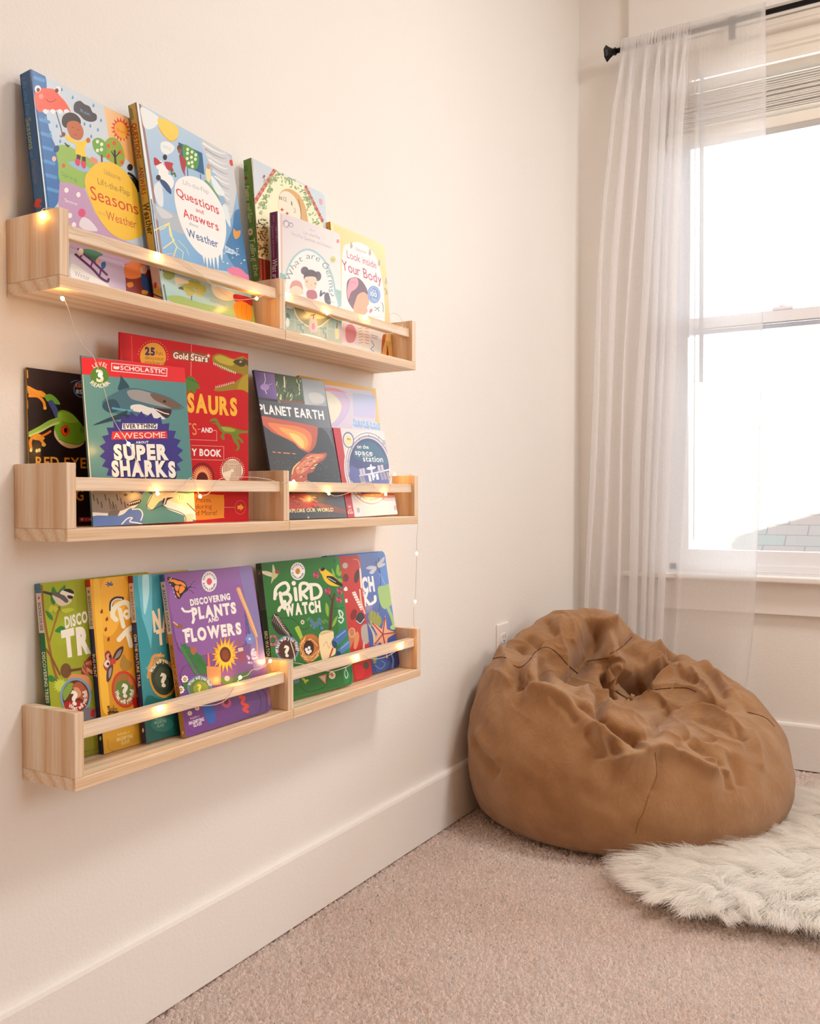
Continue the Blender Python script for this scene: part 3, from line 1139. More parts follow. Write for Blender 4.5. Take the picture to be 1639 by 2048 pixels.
# title circle and icicles
c.B([(430, 690), (490, 655), (570, 660), (650, 705), (720, 790), (775, 890), (800, 1000), (800, 1120), (770, 1230), (720, 1270), (640, 1265), (570, 1210), (500, 1110), (450, 990), (415, 850), (412, 750)], '#e6e9ee')
c.B([(440, 710), (500, 680), (580, 690), (660, 740), (730, 840), (775, 950), (785, 1080), (760, 1190), (690, 1225), (620, 1210), (560, 1150), (500, 1060), (455, 950), (430, 830)], '#eeeef0')
for x, y in ((630, 1250), (655, 1265), (680, 1275), (705, 1270), (735, 1265), (765, 1240)):
    c.G([(x - 13, y - 20), (x + 13, y - 20), (x + 8, y + 60 + (x * 7) % 50)], '#e6edf4')
c.T('Lift-the-Flap', (478, 715), (672, 790), 36, '#a3a8ac', -.008, up=(-.1, -1))
c.T('Questions', (428, 800), (752, 945), 62, '#c4424a', .012, h1=72, jit=.02, up=(-.16, -1))
c.T('and', (575, 920), (633, 945), 32, '#c4424a', .01)
c.T('Answers', (480, 960), (748, 1070), 66, '#c4424a', .012, h1=66, jit=.02, up=(-.16, -1))
c.T('about', (524, 1022), (594, 1048), 26, '#8a9aa8', 0)
c.T('Weather', (510, 1108), (746, 1200), 62, '#46639a', .012, h1=62, jit=.02, up=(-.16, -1))
c.K([(250, 1070), (370, 1010), (380, 1100), (410, 1140), (330, 1200)], 9, '#e6dd94', False)
c.K([(380, 1050), (400, 1140), (430, 1190), (405, 1260)], 8, '#e6dd94', False)
c.K([(430, 1190), (480, 1230), (470, 1290)], 5, '#d9e0b4', False)
c.K([(370, 1010), (330, 1050), (300, 1060)], 7, '#e6dd94', False)
c.K([(440, 1140), (500, 1200), (520, 1250)], 4, '#d9e0b4', False)
c.G([(790, 1175), (905, 1250), (795, 1225)], '#8fb4d6')
c.K([(795, 1180), (905, 1250), (795, 1225), (850, 1245), (860, 1215), (825, 1205), (820, 1235)], 4, '#dbe7f2', False)
r_ = random.Random(3)
for i in range(26):
    c.E(r_.uniform(720, 980), r_.uniform(1190, 1400), 4, 5, '#dfe9f3')
c.B([(810, 1370), (840, 1345), (900, 1350), (960, 1400), (985, 1450), (880, 1420)], '#d96f93')
# below the rail
c.GR([(300, 1370), (1020, 1560), (1035, 1780), (330, 1590)], ['#b9cfc4', '#8db8c0', '#a9b14a', '#8fb6c4'])
c.B([(350, 1570), (450, 1560), (600, 1610), (800, 1650), (1010, 1640), (1030, 1780), (700, 1690), (450, 1630)], '#93a94a')
c.K([(540, 1590), (545, 1520)], 9, '#7a5a3a')
for x, y in ((500, 1500), (540, 1470), (580, 1480), (620, 1510), (600, 1540), (530, 1530)):
    c.E(x, y, 34, 32, '#b2a848' if x % 40 else '#c2b458')
c.B([(420, 1420), (500, 1440), (520, 1465), (450, 1470), (425, 1480)], '#e8d2b4')
c.B([(690, 1480), (760, 1500), (870, 1545), (850, 1590), (790, 1595), (720, 1560)], '#f0d9bd')
c.T('Summer', (730, 1500), (820, 1530), 22, '#d59a74', -.01)
c.K([(330, 1480), (350, 1590)], 12, '#5a6a3a')
c.E(370, 1400, 45, 40, '#8fa05a')
c.B([(440, 1500), (470, 1490), (480, 1515), (450, 1510)], '#4a5a40')
c.T('Katie Daynes', (686, 1605), (800, 1640), 22, '#6d7234', -.01)
c.T('Illustrated by', (700, 1655), (800, 1680), 14, '#7d8244', -.01)
c.T('Marie-Eve Tremblay', (670, 1675), (830, 1715), 15, '#7d8244', -.01)
c.B([(860, 1550), (940, 1560), (1010, 1590), (1015, 1640), (930, 1610), (870, 1600)], '#b3222a')
c.B([(865, 1620), (920, 1600), (985, 1640), (1000, 1720), (960, 1760), (890, 1730), (862, 1680)], '#dd8b22')
for x in (890, 925, 960):
    c.K([(x, 1630), (x - 6, 1680), (x + 4, 1735)], 4, '#b86a18')
c = b.sp.crop(240, 180, 3.791)
c.K([(80, 150), (90, 215)], 26, '#8a7a34')
c.T('QUESTIONS', (88, 255), (128, 525), 34, '#8f2f22', .02, up=(1, -.2))
c.T('and', (132, 535), (138, 580), 20, '#7a5a30', 0, up=(1, -.2))
c.T('ANSWERS', (138, 585), (165, 795), 34, '#8f2f22', .02, up=(1, -.2))
c.T('about', (168, 808), (172, 850), 16, '#6f7a50', 0, up=(1, -.2))
c.T('Weather', (170, 860), (212, 1100), 46, '#33362a', .03, up=(1, -.2))
c.G([(205, 1230), (290, 1250), (312, 1500), (250, 1480)], '#c3b9ac')
c.E(268, 1480, 12, 24, '#cc3b2c')
for i, cc_ in enumerate(('#d9a04a', '#3a4f78', '#d98e3a')):
    c.K([(255, 1532 + 16 * i), (318, 1560 + 16 * i)], 10, cc_, False)
b.finish()

# clock book: green spine, house with a clock window
b = Book('poppy', 'green-spined story book with a round clock hole cut in its ivy-covered house front', '#efe6c4', '#5c8030', '#dfe6e4', round_r=.010, board=.0025, over=.002, mat='satin_print')
c = b.f.crop(470, 290, 4.313)
c.GR([(150, 110), (780, 430), (790, 720), (190, 800)], ['#c3cfdb', '#c3d4e0', '#c9d8e2', '#d3d8d8'])
c.G([(345, 215), (600, 355), (760, 690), (690, 1100), (190, 960), (175, 480)], '#efe6c8')
c.K([(128, 105), (150, 560), (200, 1160)], 12, '#f1f2f0')  # highlight of the spine edge, put in as a white stroke
c.K([(148, 115), (172, 560), (220, 1160)], 8, '#b9b2a8')  # shade of the hinge, put in as a grey stroke
for i in range(14):
    f = i / 13
    c.E(335 - 165 * f, 225 + 265 * f, 17, 20, ['#b8665a', '#c98a78'][i % 2])
for i in range(13):
    f = i / 12
    c.E(610 + 140 * f, 365 + 285 * f, 13, 18, ['#b8665a', '#c4837a'][i % 2])
r_ = random.Random(11)
for i in range(150):
    f = r_.random()
    side = r_.random()
    if side < .42:
        x, y = 330 - 140 * f + r_.gauss(14, 16), 260 + 330 * f + r_.gauss(0, 26)
    elif side < .75:
        x, y = 360 + 250 * f + r_.gauss(0, 14), 240 + 150 * f + r_.gauss(14, 24)
    else:
        x, y = 600 + 110 * f + r_.gauss(0, 14), 420 + 250 * f + r_.gauss(0, 26)
    a = r_.uniform(0, PI)
    c.E(x, y, 15, 6, r_.choice(['#8fa878', '#a5b48c', '#7f9a70']), math.degrees(a), 8)
c.G([(180, 700), (285, 720), (290, 990), (200, 960)], '#d8b884')
for i in range(70):
    x, y = r_.uniform(182, 285), r_.uniform(640, 960)
    c.E(x, y, 12, 6, r_.choice(['#5a4220', '#6e5a28', '#80683a']), r_.uniform(0, 180), 8)
c.G([(195, 970), (300, 1000), (300, 1200), (205, 1180)], '#8f2c1c')
for i in range(6):
    c.K([(205 + 15 * i, 985), (212 + 15 * i, 1180)], 6, '#b8552c' if i % 2 else '#6e1f16', False)
c.E(250, 270, 9, 12, '#b04a4a')
c.K([(235, 275), (255, 300), (245, 320)], 4, '#7a4a3a')
# clock: recess seen as rim, shaded reveal and face
c.B([(380, 430), (420, 385), (480, 382), (550, 430), (600, 520), (622, 620), (625, 700), (560, 690), (400, 640), (375, 520)], '#cfa878')
c.B([(378, 440), (410, 402), (460, 405), (515, 455), (550, 530), (565, 610), (560, 690), (400, 640), (374, 520)], '#e9dccb')
c.T('11', (380, 470), (402, 476), 30, '#6f6258', -.012)
c.T('12', (416, 482), (446, 490), 36, '#5f544c', -.012)
c.T('1', (483, 520), (492, 526), 36, '#5f544c', -.012)
c.T('2', (506, 580), (522, 588), 40, '#5f544c', -.012)
c.star(403, 558, 20, 8, 4, '#b5503c')
c.star(447, 592, 20, 8, 5, '#b5503c')
c.K([(545, 470), (565, 560), (566, 640)], 5, '#7a6048')
c.B([(722, 465), (748, 470), (752, 510), (730, 512)], '#d9a6b0')
c = b.sp.crop(470, 290, 4.313)
for i in range(14):
    y = 130 + i * 75
    c.E(80 + i * 7.2, y, 22, 26, '#4c6e26' if i % 2 else '#6b8c3a')
c.star(92, 285, 26, 12, 5, '#7a3a24')
c.T('Poppy and Sam', (84, 355), (118, 670), 36, '#cbc68a', .0, up=(1, -.15))
c.E(131, 750, 20, 30, '#d9c4a0')
c.E(131, 750, 8, 12, '#a0603c')
c.T('Telling the Time', (120, 805), (190, 1320), 46, '#d3d0a0', .0, up=(1, -.15))
b.finish()

# germs book
b = Book('germs', 'board book about germs with a plum spine, upright behind the top rail', '#dad6d8', '#6d2450', '#d3cdd2', round_r=.008, board=.0022, over=.0012, mat='gloss_print')  # window glare is mixed into the washed-out print colours
c = b.f.crop(470, 290, 4.313)
c.GR([(370, 580), (920, 760), (925, 1720), (430, 1600)], ['#d3cbd0', '#dedbdb', '#dfe6e4', '#dce6e6'])
c.K([(374, 590), (380, 1120)], 18, '#f0ecec')  # spine edge highlight painted on
c.K([(398, 600), (404, 1120)], 12, '#d6b3a2')  # hinge shade painted on
c.star(440, 680, 42, 24, 12, '#8f8ba0', .85, .2)
c.E(440, 682, 18, 23, '#d6d0d4')
c.star(482, 690, 26, 18, 9, '#9a95a8', .85, .2)
c.E(482, 692, 12, 14, '#d6d0d4')
c.T('Usborne', (640, 735), (692, 750), 16, '#a7a0a8', -.01)
c.T('Lift-the-Flap', (590, 770), (732, 812), 28, '#a39ea6', -.01)
c.T('Very First Questions and Answers', (485, 775), (832, 898), 30, '#a09ba4', -.01)
c.E(885, 830, 13, 18, '#d48a92')
c.E(843, 988, 24, 30, '#c6cc8a')
c.T('50+', (828, 995), (860, 1002), 18, '#8f9a50', 0)
c.G([(385, 1100), (440, 1120), (440, 1620), (385, 1600)], '#8fb3b2')
c.GR([(862, 1240), (920, 1262), (925, 1400), (868, 1380)], ['#9fc0c2', '#8fb6b8', '#9cc0c0', '#a5c6c6'])
c.B([(430, 1140), (470, 1010), (540, 925), (620, 893), (700, 920), (780, 1000), (840, 1120), (868, 1260), (870, 1420), (440, 1330)], '#9fc3cc')
c.B([(440, 1150), (480, 1025), (545, 942), (620, 910), (695, 938), (768, 1010), (826, 1125), (852, 1260), (856, 1420), (450, 1330)], '#e1e6e6')
c.A('What are Germs?', 642, 1225, 166, 244, -80, 106, 50, '#7f8a8e', -.004)
# girl, boy
c.E(600, 1085, 34, 36, '#6d5f68')
c.E(712, 1132, 30, 42, '#6d5f68')
c.B([(595, 1160), (600, 1100), (650, 1075), (700, 1100), (705, 1160), (650, 1150)], '#63555e')
c.B([(598, 1150), (630, 1135), (690, 1140), (705, 1180), (695, 1235), (650, 1255), (610, 1225)], '#e8cdb6')
c.E(618, 1178, 4, 9, '#6d5a58')
c.E(690, 1195, 4, 9, '#6d5a58')
c.E(655, 1210, 8, 5, '#dba898')
c.B([(625, 1255), (690, 1258), (705, 1320), (640, 1330), (615, 1300)], '#b5707e')
c.B([(470, 1230), (490, 1180), (530, 1168), (570, 1190), (585, 1250), (570, 1240), (520, 1215), (480, 1240)], '#cf9a92')
c.B([(478, 1240), (520, 1215), (575, 1240), (585, 1290), (480, 1290)], '#ecd2bc')
c.K([(740, 1260), (735, 1300), (755, 1280), (770, 1275)], 14, '#5c5f70')
c.B([(770, 1290), (800, 1275), (820, 1330), (820, 1375), (775, 1355)], '#6d6672')
c.K([(805, 1342), (850, 1362)], 4, '#9fa8aa', False)
# below the rail: sink and soap
c.GR([(430, 1400), (925, 1520), (925, 1730), (438, 1600)], ['#6f9490', '#94b8b2', '#b5b59c', '#a9b3a0'])
for i in range(7):
    c.K([(440 + i * 70, 1400 + i * 16), (445 + i * 70, 1580 + i * 16)], 3, '#b5d0cc', False)
c.K([(440, 1490), (920, 1610)], 3, '#b5d0cc', False)
c.B([(510, 1400), (540, 1480), (620, 1550), (720, 1560), (810, 1500), (820, 1450)], '#8a8f70')
c.K([(505, 1405), (540, 1490), (620, 1560), (720, 1568), (815, 1500)], 10, '#d6d0a8')
c.B([(590, 1420), (680, 1440), (800, 1470), (740, 1500), (650, 1480)], '#c7c2a8')
c.B([(640, 1520), (660, 1470), (690, 1480), (708, 1540), (705, 1610), (645, 1600)], '#dfb6be')
c.K([(650, 1470), (690, 1462)], 8, '#4a3a38')
c.K([(675, 1470), (674, 1500)], 8, '#4a3a38')
c.E(674, 1565, 15, 30, '#cf8a9a')
for x, y in ((575, 1590), (770, 1620)):
    c.K([(x - 40, y - 40), (x + 20, y - 40), (x - 10, y - 40), (x - 10, y), (x + 8, y + 8), (x + 12, y + 45)], 13, '#7f9a9c', False)
c.B([(480, 1660), (560, 1625), (700, 1650), (800, 1690), (870, 1740), (600, 1690)], '#dbe6e4')
c.B([(860, 1590), (885, 1570), (895, 1660), (870, 1670)], '#d9cf8a')
c.K([(875, 1580), (880, 1540)], 10, '#8a5a3a')
c.B([(905, 1600), (925, 1590), (925, 1680), (905, 1670)], '#d891b0')
c.B([(440, 1450), (465, 1460), (470, 1500), (445, 1500)], '#54766a')
c.E(452, 1530, 16, 40, '#d8dcd2')
c = b.sp.crop(470, 290, 4.313)
c.T('VERY FIRST', (345, 700), (350, 840), 18, '#b58aa4', 0, up=(1, -.1))
c.T('Questions and Answers', (315, 690), (325, 970), 20, '#b58aa4', -.005, up=(1, -.1))
c.K([(330, 610), (332, 660)], 14, '#8a4a70', False)
c.T('What are Germs?', (318, 985), (330, 1330), 44, '#eadbe4', 0, up=(1, -.1))
b.finish()

# body book
b = Book('body', 'yellow-edged board book about the body, at the far end of the top shelf', '#e9d9a4', '#cf9a44', '#e0c080', round_r=.010, board=.0025, over=.0015, mat='satin_print')
c = b.f.crop(470, 290, 4.313)
c.GR([(830, 690), (1320, 880), (1400, 1850), (900, 1700)], ['#e8d39a', '#efe0b0', '#d8a44c', '#e0c48c'])  # yellow margin painted orange towards the foot, as in shade
c.K([(835, 700), (845, 740)], 8, '#f0e6c8', False)
c.B([(930, 900), (985, 850), (1060, 838), (1140, 875), (1210, 960), (1250, 1080), (1280, 1250), (1290, 1500), (1265, 1790), (1080, 1760), (930, 1720), (920, 1200)], '#e9ebf0')
for x, y in ((1000, 860), (1160, 920), (1240, 1010), (1300, 1170), (1320, 1260)):
    c.B([(x - 10, y + 20), (x, y - 26), (x + 12, y + 10), (x + 4, y + 34)], '#b6b0a4')
c.T('Usborne', (1038, 908), (1130, 942), 30, '#cf9aa6', 0)
c.T('Look inside', (965, 972), (1220, 1068), 68, '#c2617e', .0, h1=60, up=(-.1, -1))
c.T('Your Body', (925, 1075), (1265, 1202), 88, '#bd5577', .004, h1=82, up=(-.12, -1))
# head in profile
c.B([(960, 1240), (970, 1170), (1020, 1140), (1080, 1160), (1130, 1230), (1140, 1290), (1090, 1290), (1060, 1330), (1030, 1420), (990, 1380), (965, 1320)], '#7f6a78')
c.B([(1060, 1290), (1110, 1270), (1148, 1310), (1152, 1370), (1135, 1400), (1140, 1440), (1080, 1480), (1020, 1430), (1035, 1350)], '#e3ad94')
c.B([(975, 1200), (1000, 1150), (1050, 1150), (1062, 1200), (1040, 1240), (1000, 1270), (975, 1330), (965, 1270)], '#e0a0b0')
c.K([(985, 1200), (1010, 1180), (1040, 1200)], 6, '#d4869c')
c.E(1196, 1290, 56, 76, '#7f9cd2', -8)
c.ring(1196, 1290, 46, 64, 4, '#b9c8e6', -8)
c.T('Over', (1172, 1258), (1215, 1268), 20, '#dfe7f4', 0)
c.T('100', (1165, 1300), (1222, 1315), 40, '#e9eef8', .02)
c.T('flaps', (1178, 1335), (1218, 1345), 18, '#dfe7f4', 0)
c.E(1170, 1430, 12, 20, '#d0828e', 30)
for p, q in (((1200, 1400), (1240, 1435)), ((1245, 1400), (1205, 1430)), ((1265, 1360), (1275, 1440)), ((1290, 1235), (1302, 1290))):
    c.K([p, ((p[0] + q[0]) / 2 + 6, (p[1] + q[1]) / 2 - 8), q], 6, '#7f7d84')
# ribs below the rail
c.GR([(925, 1530), (1240, 1620), (1262, 1795), (925, 1720)], ['#e8c8c4', '#e6e6e8', '#dfe6ea', '#efd6d0'])
c.B([(955, 1570), (1010, 1550), (1045, 1620), (1020, 1700), (960, 1690)], '#d3828a')
c.K([(1105, 1560), (1108, 1660), (1100, 1760)], 26, '#f0ddc0')
for i in range(6):
    y = 1565 + i * 25
    c.K([(1098, y), (1070, y + 10), (1055, y - 10), (1068, y - 22)], 9, '#f0e2d4')
    c.K([(1118, y + 4), (1150, y + 16), (1165, y), (1150, y - 12)], 9, '#f0e2d4')
    c.K([(1098, y + 12), (1068, y + 18)], 5, '#d9777e')
    c.K([(1120, y + 16), (1150, y + 24)], 5, '#d9777e')
c.K([(1175, 1638), (1228, 1653)], 6, '#9a94a0', False)
c.K([(1180, 1658), (1226, 1670)], 5, '#9a94a0', False)
c.K([(1175, 1690), (1195, 1730), (1170, 1760), (1195, 1780)], 5, '#7a7a84')
c.B([(1270, 1650), (1300, 1640), (1285, 1720), (1262, 1800)], '#b5603c')
c.B([(1310, 1720), (1318, 1760), (1322, 1815), (1305, 1812), (1308, 1765)], '#a8241c')
c = b.sp.crop(470, 290, 4.313)
c.K([(760, 720), (800, 715)], 8, '#a0702c', False)
b.finish()
# ------------------------------------------------------------------ middle row
b = Book('frog', 'black paperback with a red-eyed green tree frog, behind the shark paperback', '#1c0f10', '#a8802c', '#201012', mat='gloss_print', gain=1.2)
c = b.f.crop(20, 660, 4.0975)
c.GR([(140, 310), (640, 370), (650, 780), (150, 760)], ['#2c191b', '#241316', '#150b0d', '#1a0d0e'])
for i in range(6):
    y = 330 + i * 125
    c.K([(142, y), (145, y + 60)], 9, '#d9a02e' if i % 2 == 0 else '#5a7a8a', False)
c.K([(500, 430), (530, 415), (575, 410)], 5, '#5d8fb8')
c.B([(530, 425), (600, 415), (600, 545), (540, 550), (525, 500)], '#101a2e')
c.ring(590, 485, 66, 66, 5, '#6d9cc4')
c.T('KIDS', (538, 468), (600, 470), 32, '#e0662c', .03)
c.T('8S', (540, 520), (590, 524), 32, '#c9cfd4', .02)
# upper foot and arm
c.K([(150, 480), (210, 505), (300, 545)], 34, '#8fb23a', True, 30)
c.B([(148, 460), (200, 490), (260, 500), (290, 530), (230, 545), (160, 540)], '#e2912c')
c.K([(160, 540), (230, 545), (275, 590), (285, 640)], 22, '#e8922a')
c.K([(150, 470), (205, 500), (270, 540)], 24, '#e79a34')
c.E(286, 640, 14, 14, '#f0a848')
c.B([(290, 540), (330, 525), (380, 560), (410, 610), (350, 600), (300, 580)], '#68a834')
c.K([(335, 595), (365, 650), (390, 710)], 44, '#44528f')
# body and head
c.B([(390, 680), (430, 655), (500, 680), (560, 740), (600, 800), (620, 870), (600, 930), (530, 940), (450, 925), (390, 890), (360, 820), (385, 740)], '#74b62c')
c.B([(395, 690), (440, 670), (510, 695), (560, 750), (500, 760), (420, 740)], '#93cf47')
c.B([(365, 820), (400, 890), (460, 925), (540, 938), (605, 925), (560, 960), (480, 968), (410, 930), (365, 870)], '#d9c9a4')
c.K([(400, 893), (470, 925), (560, 938), (612, 905)], 5, '#4f7a22')
c.E(451, 824, 37, 45, '#d33c1e')
c.E(446, 822, 24, 34, '#e85a2a')
c.E(455, 822, 13, 22, '#180a08')
c.E(592, 815, 22, 30, '#5c9a28')
c.K([(395, 745), (330, 765), (250, 810), (160, 855)], 58, '#93bf4c', True, 44)
c.K([(395, 760), (330, 785), (250, 830), (160, 868)], 16, '#c9d68c')
c.B([(170, 870), (230, 850), (280, 880), (270, 900), (200, 900)], '#e79a34')
c.K([(180, 880), (165, 920), (172, 975)], 24, '#e8922a')
c.K([(225, 880), (260, 910), (275, 940)], 24, '#e8922a')
c.E(275, 940, 18, 16, '#f2ab4a')
c.K([(260, 870), (300, 850), (330, 830)], 18, '#e07e20')
for x, y in ((170, 985), (220, 990), (240, 985)):
    c.E(x, y, 12, 16, '#f4d48a')
c.T('RED-EYED', (212, 1120), (700, 1135), 82, '#e9a034', .02, jit=.02)
c.T('TREE', (230, 1240), (480, 1250), 82, '#e9a034', .02, jit=.02)
c.T('FROG', (350, 1400), (603, 1396), 88, '#e9a034', .02, jit=.02)
c.G([(565, 1535), (680, 1532), (680, 1570), (568, 1573)], '#b51d2c')
c.G([(578, 1542), (602, 1541), (602, 1562), (579, 1563)], '#f0d4d4')
c.T('SCHOLASTIC', (612, 1562), (760, 1558), 18, '#f0d4d4', 0)
b.finish()

b = Book('sharks', 'teal and red paperback about sharks standing in front of the dinosaur book', '#4f7f80', '#4f7f80', '#dcdcdc', mat='gloss_print', gain=1.2)
c = b.f.crop(20, 660, 4.0975)
c.GR([(578, 225), (1430, 300), (1540, 1600), (680, 1610)], ['#5a8f90', '#4f8488', '#4a7f7c', '#5a8a8a'])
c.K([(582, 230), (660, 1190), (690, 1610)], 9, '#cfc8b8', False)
c.G([(575, 222), (1432, 298), (1440, 432), (585, 362)], '#d3222c')
c.E(733, 375, 76, 75, '#4f7f2a')
c.A('LEVEL', 738, 378, 76, 84, -42, 42, 32, '#efe6d2', .02)
c.A('READER', 738, 376, 108, 96, 232, 128, 32, '#efe6d2', .02, inward=True)
c.T('3', (708, 420), (768, 424), 92, '#f3ead6', .04)
c.K([(832, 272), (1285, 316), (1283, 378), (832, 334), (832, 272)], 6, '#f0dcd8', False)
c.T('SCHOLASTIC', (905, 326), (1272, 358), 34, '#f4e9e4', .02)
c.B([(850, 295), (872, 300), (893, 298), (893, 318), (872, 322), (850, 316)], '#f4e9e4')
# shark
c.B([(885, 490), (900, 420), (908, 370), (930, 400), (975, 460), (960, 490)], '#274a5a')
c.B([(755, 610), (770, 570), (850, 520), (940, 480), (1040, 478), (1140, 500), (1250, 530), (1340, 570), (1420, 630), (1400, 650), (1320, 660), (1300, 700), (1240, 735), (1120, 740), (1000, 700), (900, 690), (800, 660)], '#3f6878')
c.B([(960, 500), (1050, 490), (1150, 515), (1260, 545), (1350, 590), (1410, 630), (1320, 640), (1200, 620), (1080, 590), (990, 560)], '#8f8f92')
c.B([(1150, 520), (1260, 545), (1350, 590), (1408, 628), (1330, 640), (1260, 610), (1180, 570)], '#6b5244')
c.B([(990, 620), (1060, 610), (1140, 635), (1200, 650), (1240, 700), (1270, 730), (1180, 720), (1080, 680), (1000, 660)], '#d3d3d2')
c.B([(1180, 640), (1250, 645), (1320, 655), (1310, 700), (1280, 720), (1220, 680)], '#3a1c1c')
c.K([(1190, 650), (1260, 680), (1300, 690)], 8, '#e6e0dc')
c.E(1265, 585, 13, 10, '#141416')
c.B([(755, 620), (790, 580), (860, 570), (900, 640), (840, 680), (780, 660)], '#25495e')
c.K([(840, 640), (960, 660), (1000, 655)], 16, '#4f9ab2')
c.B([(680, 782), (760, 740), (860, 700), (960, 660), (930, 720), (840, 745)], '#1f3c4c')
c.B([(900, 690), (1000, 700), (1120, 740), (1230, 740), (1200, 760), (1020, 745), (920, 720)], '#1b3040')
# jagged title burst
c.star(1075, 1010, 345, 300, 26, '#332f80', 1.0, .05)
c.G([(920, 765), (1208, 768), (1205, 812), (916, 815)], '#e9e4dc')
c.T('EVERYTHING', (928, 806), (1198, 806), 36, '#1c1a3a', .03, jit=.02)
c.G([(836, 832), (1282, 828), (1290, 888), (830, 898)], '#cf2f33')
c.T('AWESOME', (846, 890), (1272, 884), 46, '#f0d8cc', .0, jit=.02)
c.T('ABOUT', (1030, 930), (1135, 928), 18, '#f0ece4', .03)
c.T('SUPER', (852, 1060), (1300, 1058), 112, '#f1eadd', .06, jit=.03, shadow=(8, 8, '#15133a'))
c.T('SHARKS', (835, 1192), (1360, 1200), 116, '#f1eadd', .06, jit=.03, shadow=(8, 8, '#15133a'))
# cartoon sharks below the rail
c.B([(665, 1330), (800, 1310), (960, 1330), (1075, 1345), (1050, 1420), (930, 1470), (820, 1500), (670, 1490)], '#8a8078')
for i in range(9):
    c.K([(680 + i * 32, 1350 + (i % 3) * 30), (690 + i * 32, 1395 + (i % 3) * 30)], 9, '#4a443f', False)
for i in range(4):
    c.K([(815 + i * 16, 1430), (825 + i * 16, 1470)], 6, '#4a443f', False)
c.B([(675, 1495), (820, 1500), (940, 1470), (1060, 1410), (1000, 1470), (900, 1520), (680, 1525)], '#efe8de')
c.B([(955, 1432), (1010, 1400), (1068, 1390), (1060, 1420), (1000, 1440)], '#3a1414')
for i in range(6):
    c.G([(968 + i * 16, 1424 - i * 5), (982 + i * 16, 1420 - i * 5), (977 + i * 16, 1436 - i * 5)], '#f4efe8')
c.E(945, 1350, 16, 12, '#2a1512')
c.B([(810, 1490), (895, 1478), (870, 1540), (830, 1600), (805, 1560)], '#6f6a66')
c.B([(683, 1525), (900, 1520), (990, 1460), (1085, 1500), (1085, 1560), (1060, 1605), (690, 1608)], '#5a77b4')
c.K([(915, 1590), (960, 1545), (1000, 1540), (980, 1570), (1040, 1580), (1080, 1590)], 10, '#efe9e0')
c.K([(1000, 1470), (1060, 1470), (1085, 1510), (1070, 1560)], 9, '#efe9e0')
c.B([(1120, 1440), (1170, 1340), (1300, 1330), (1440, 1340), (1535, 1350), (1535, 1520), (1420, 1500), (1290, 1420), (1230, 1400), (1160, 1475)], '#ead2ac')
c.B([(1250, 1400), (1300, 1400), (1420, 1440), (1535, 1500), (1535, 1560), (1400, 1510), (1280, 1460)], '#efe6dc')
c.B([(1248, 1420), (1260, 1380), (1340, 1372), (1290, 1395), (1275, 1430)], '#3a1c2a')
for i in range(4):
    c.E(1264 + i * 4, 1420 - i * 14, 7, 6, '#f4efe8')
for i in range(3):
    c.K([(1385 + i * 14, 1355), (1388 + i * 14, 1390)], 5, '#8a6a4a', False)
c.B([(1430, 1520), (1500, 1510), (1485, 1590), (1440, 1590)], '#e6cdb0')
c.K([(1450, 1420), (1510, 1480), (1535, 1510)], 7, '#5a1f2a')
c.K([(1120, 1445), (1160, 1475), (1240, 1440), (1290, 1460), (1420, 1510), (1445, 1590)], 5, '#2f2a2c')
c.K([(1170, 1340), (1120, 1440)], 5, '#2f2a2c')
b.finish()

b = Book('dino', 'tall red activity book with a dinosaur head, behind the shark paperback', '#b81219', '#c01a1e', '#b0141a', mat='satin_print', gain=1.15)
c = b.f.crop(340, 660, 4.764)
c.GR([(-470, 35), (800, 210), (745, 1840), (-400, 1860)], ['#c2171d', '#bd1219', '#b3121b', '#b80f17'])
c.GR([(-470, 35), (-365, 50), (-335, 500), (-440, 500)], ['#a3121a', '#c81c22', '#c81c22', '#a3121a'])
for y in range(60, 470, 18):
    c.K([(-366 + (y - 60) * .02, y), (-366 + (y - 52) * .02, y + 8)], 3, '#e89a92', False)
for y in range(125, 430, 20):
    c.K([(204 - (y - 125) * .02, y), (203 - (y - 125) * .02, y + 10)], 5, '#f0b8b0', False)
c.E(-163, 255, 124, 135, '#dd9d35')
for i in range(36):
    a = i * 10
    if 180 < a < 360 or a < 20:
        w = math.radians(a)
        c.E(-163 + 142 * math.cos(w), 255 + 152 * math.sin(w), 4, 4, '#f0b8b0', 0, 8)
c.T('25', (-240, 232), (-145, 242), 68, '#2c2a5a', .05)
c.T('fun', (-135, 236), (-72, 243), 40, '#8a5a28', -.005)
c.T('dinosaur', (-240, 278), (-55, 294), 38, '#8a5a28', -.005)
c.T('stickers!', (-240, 322), (-55, 338), 38, '#8a5a28', -.005)
c.B([(22, 262), (24, 205), (60, 195), (330, 225), (370, 240), (370, 300), (350, 315), (60, 278)], '#8a4a2a')
c.T('Gold Stars', (30, 268), (358, 306), 56, '#f2e6d8', .03)
c.K([(205, 222), (260, 238), (310, 252), (340, 250)], 5, '#f2e6d8')
c.star(365, 246, 24, 10, 5, '#e8cdb6', .9, .1)
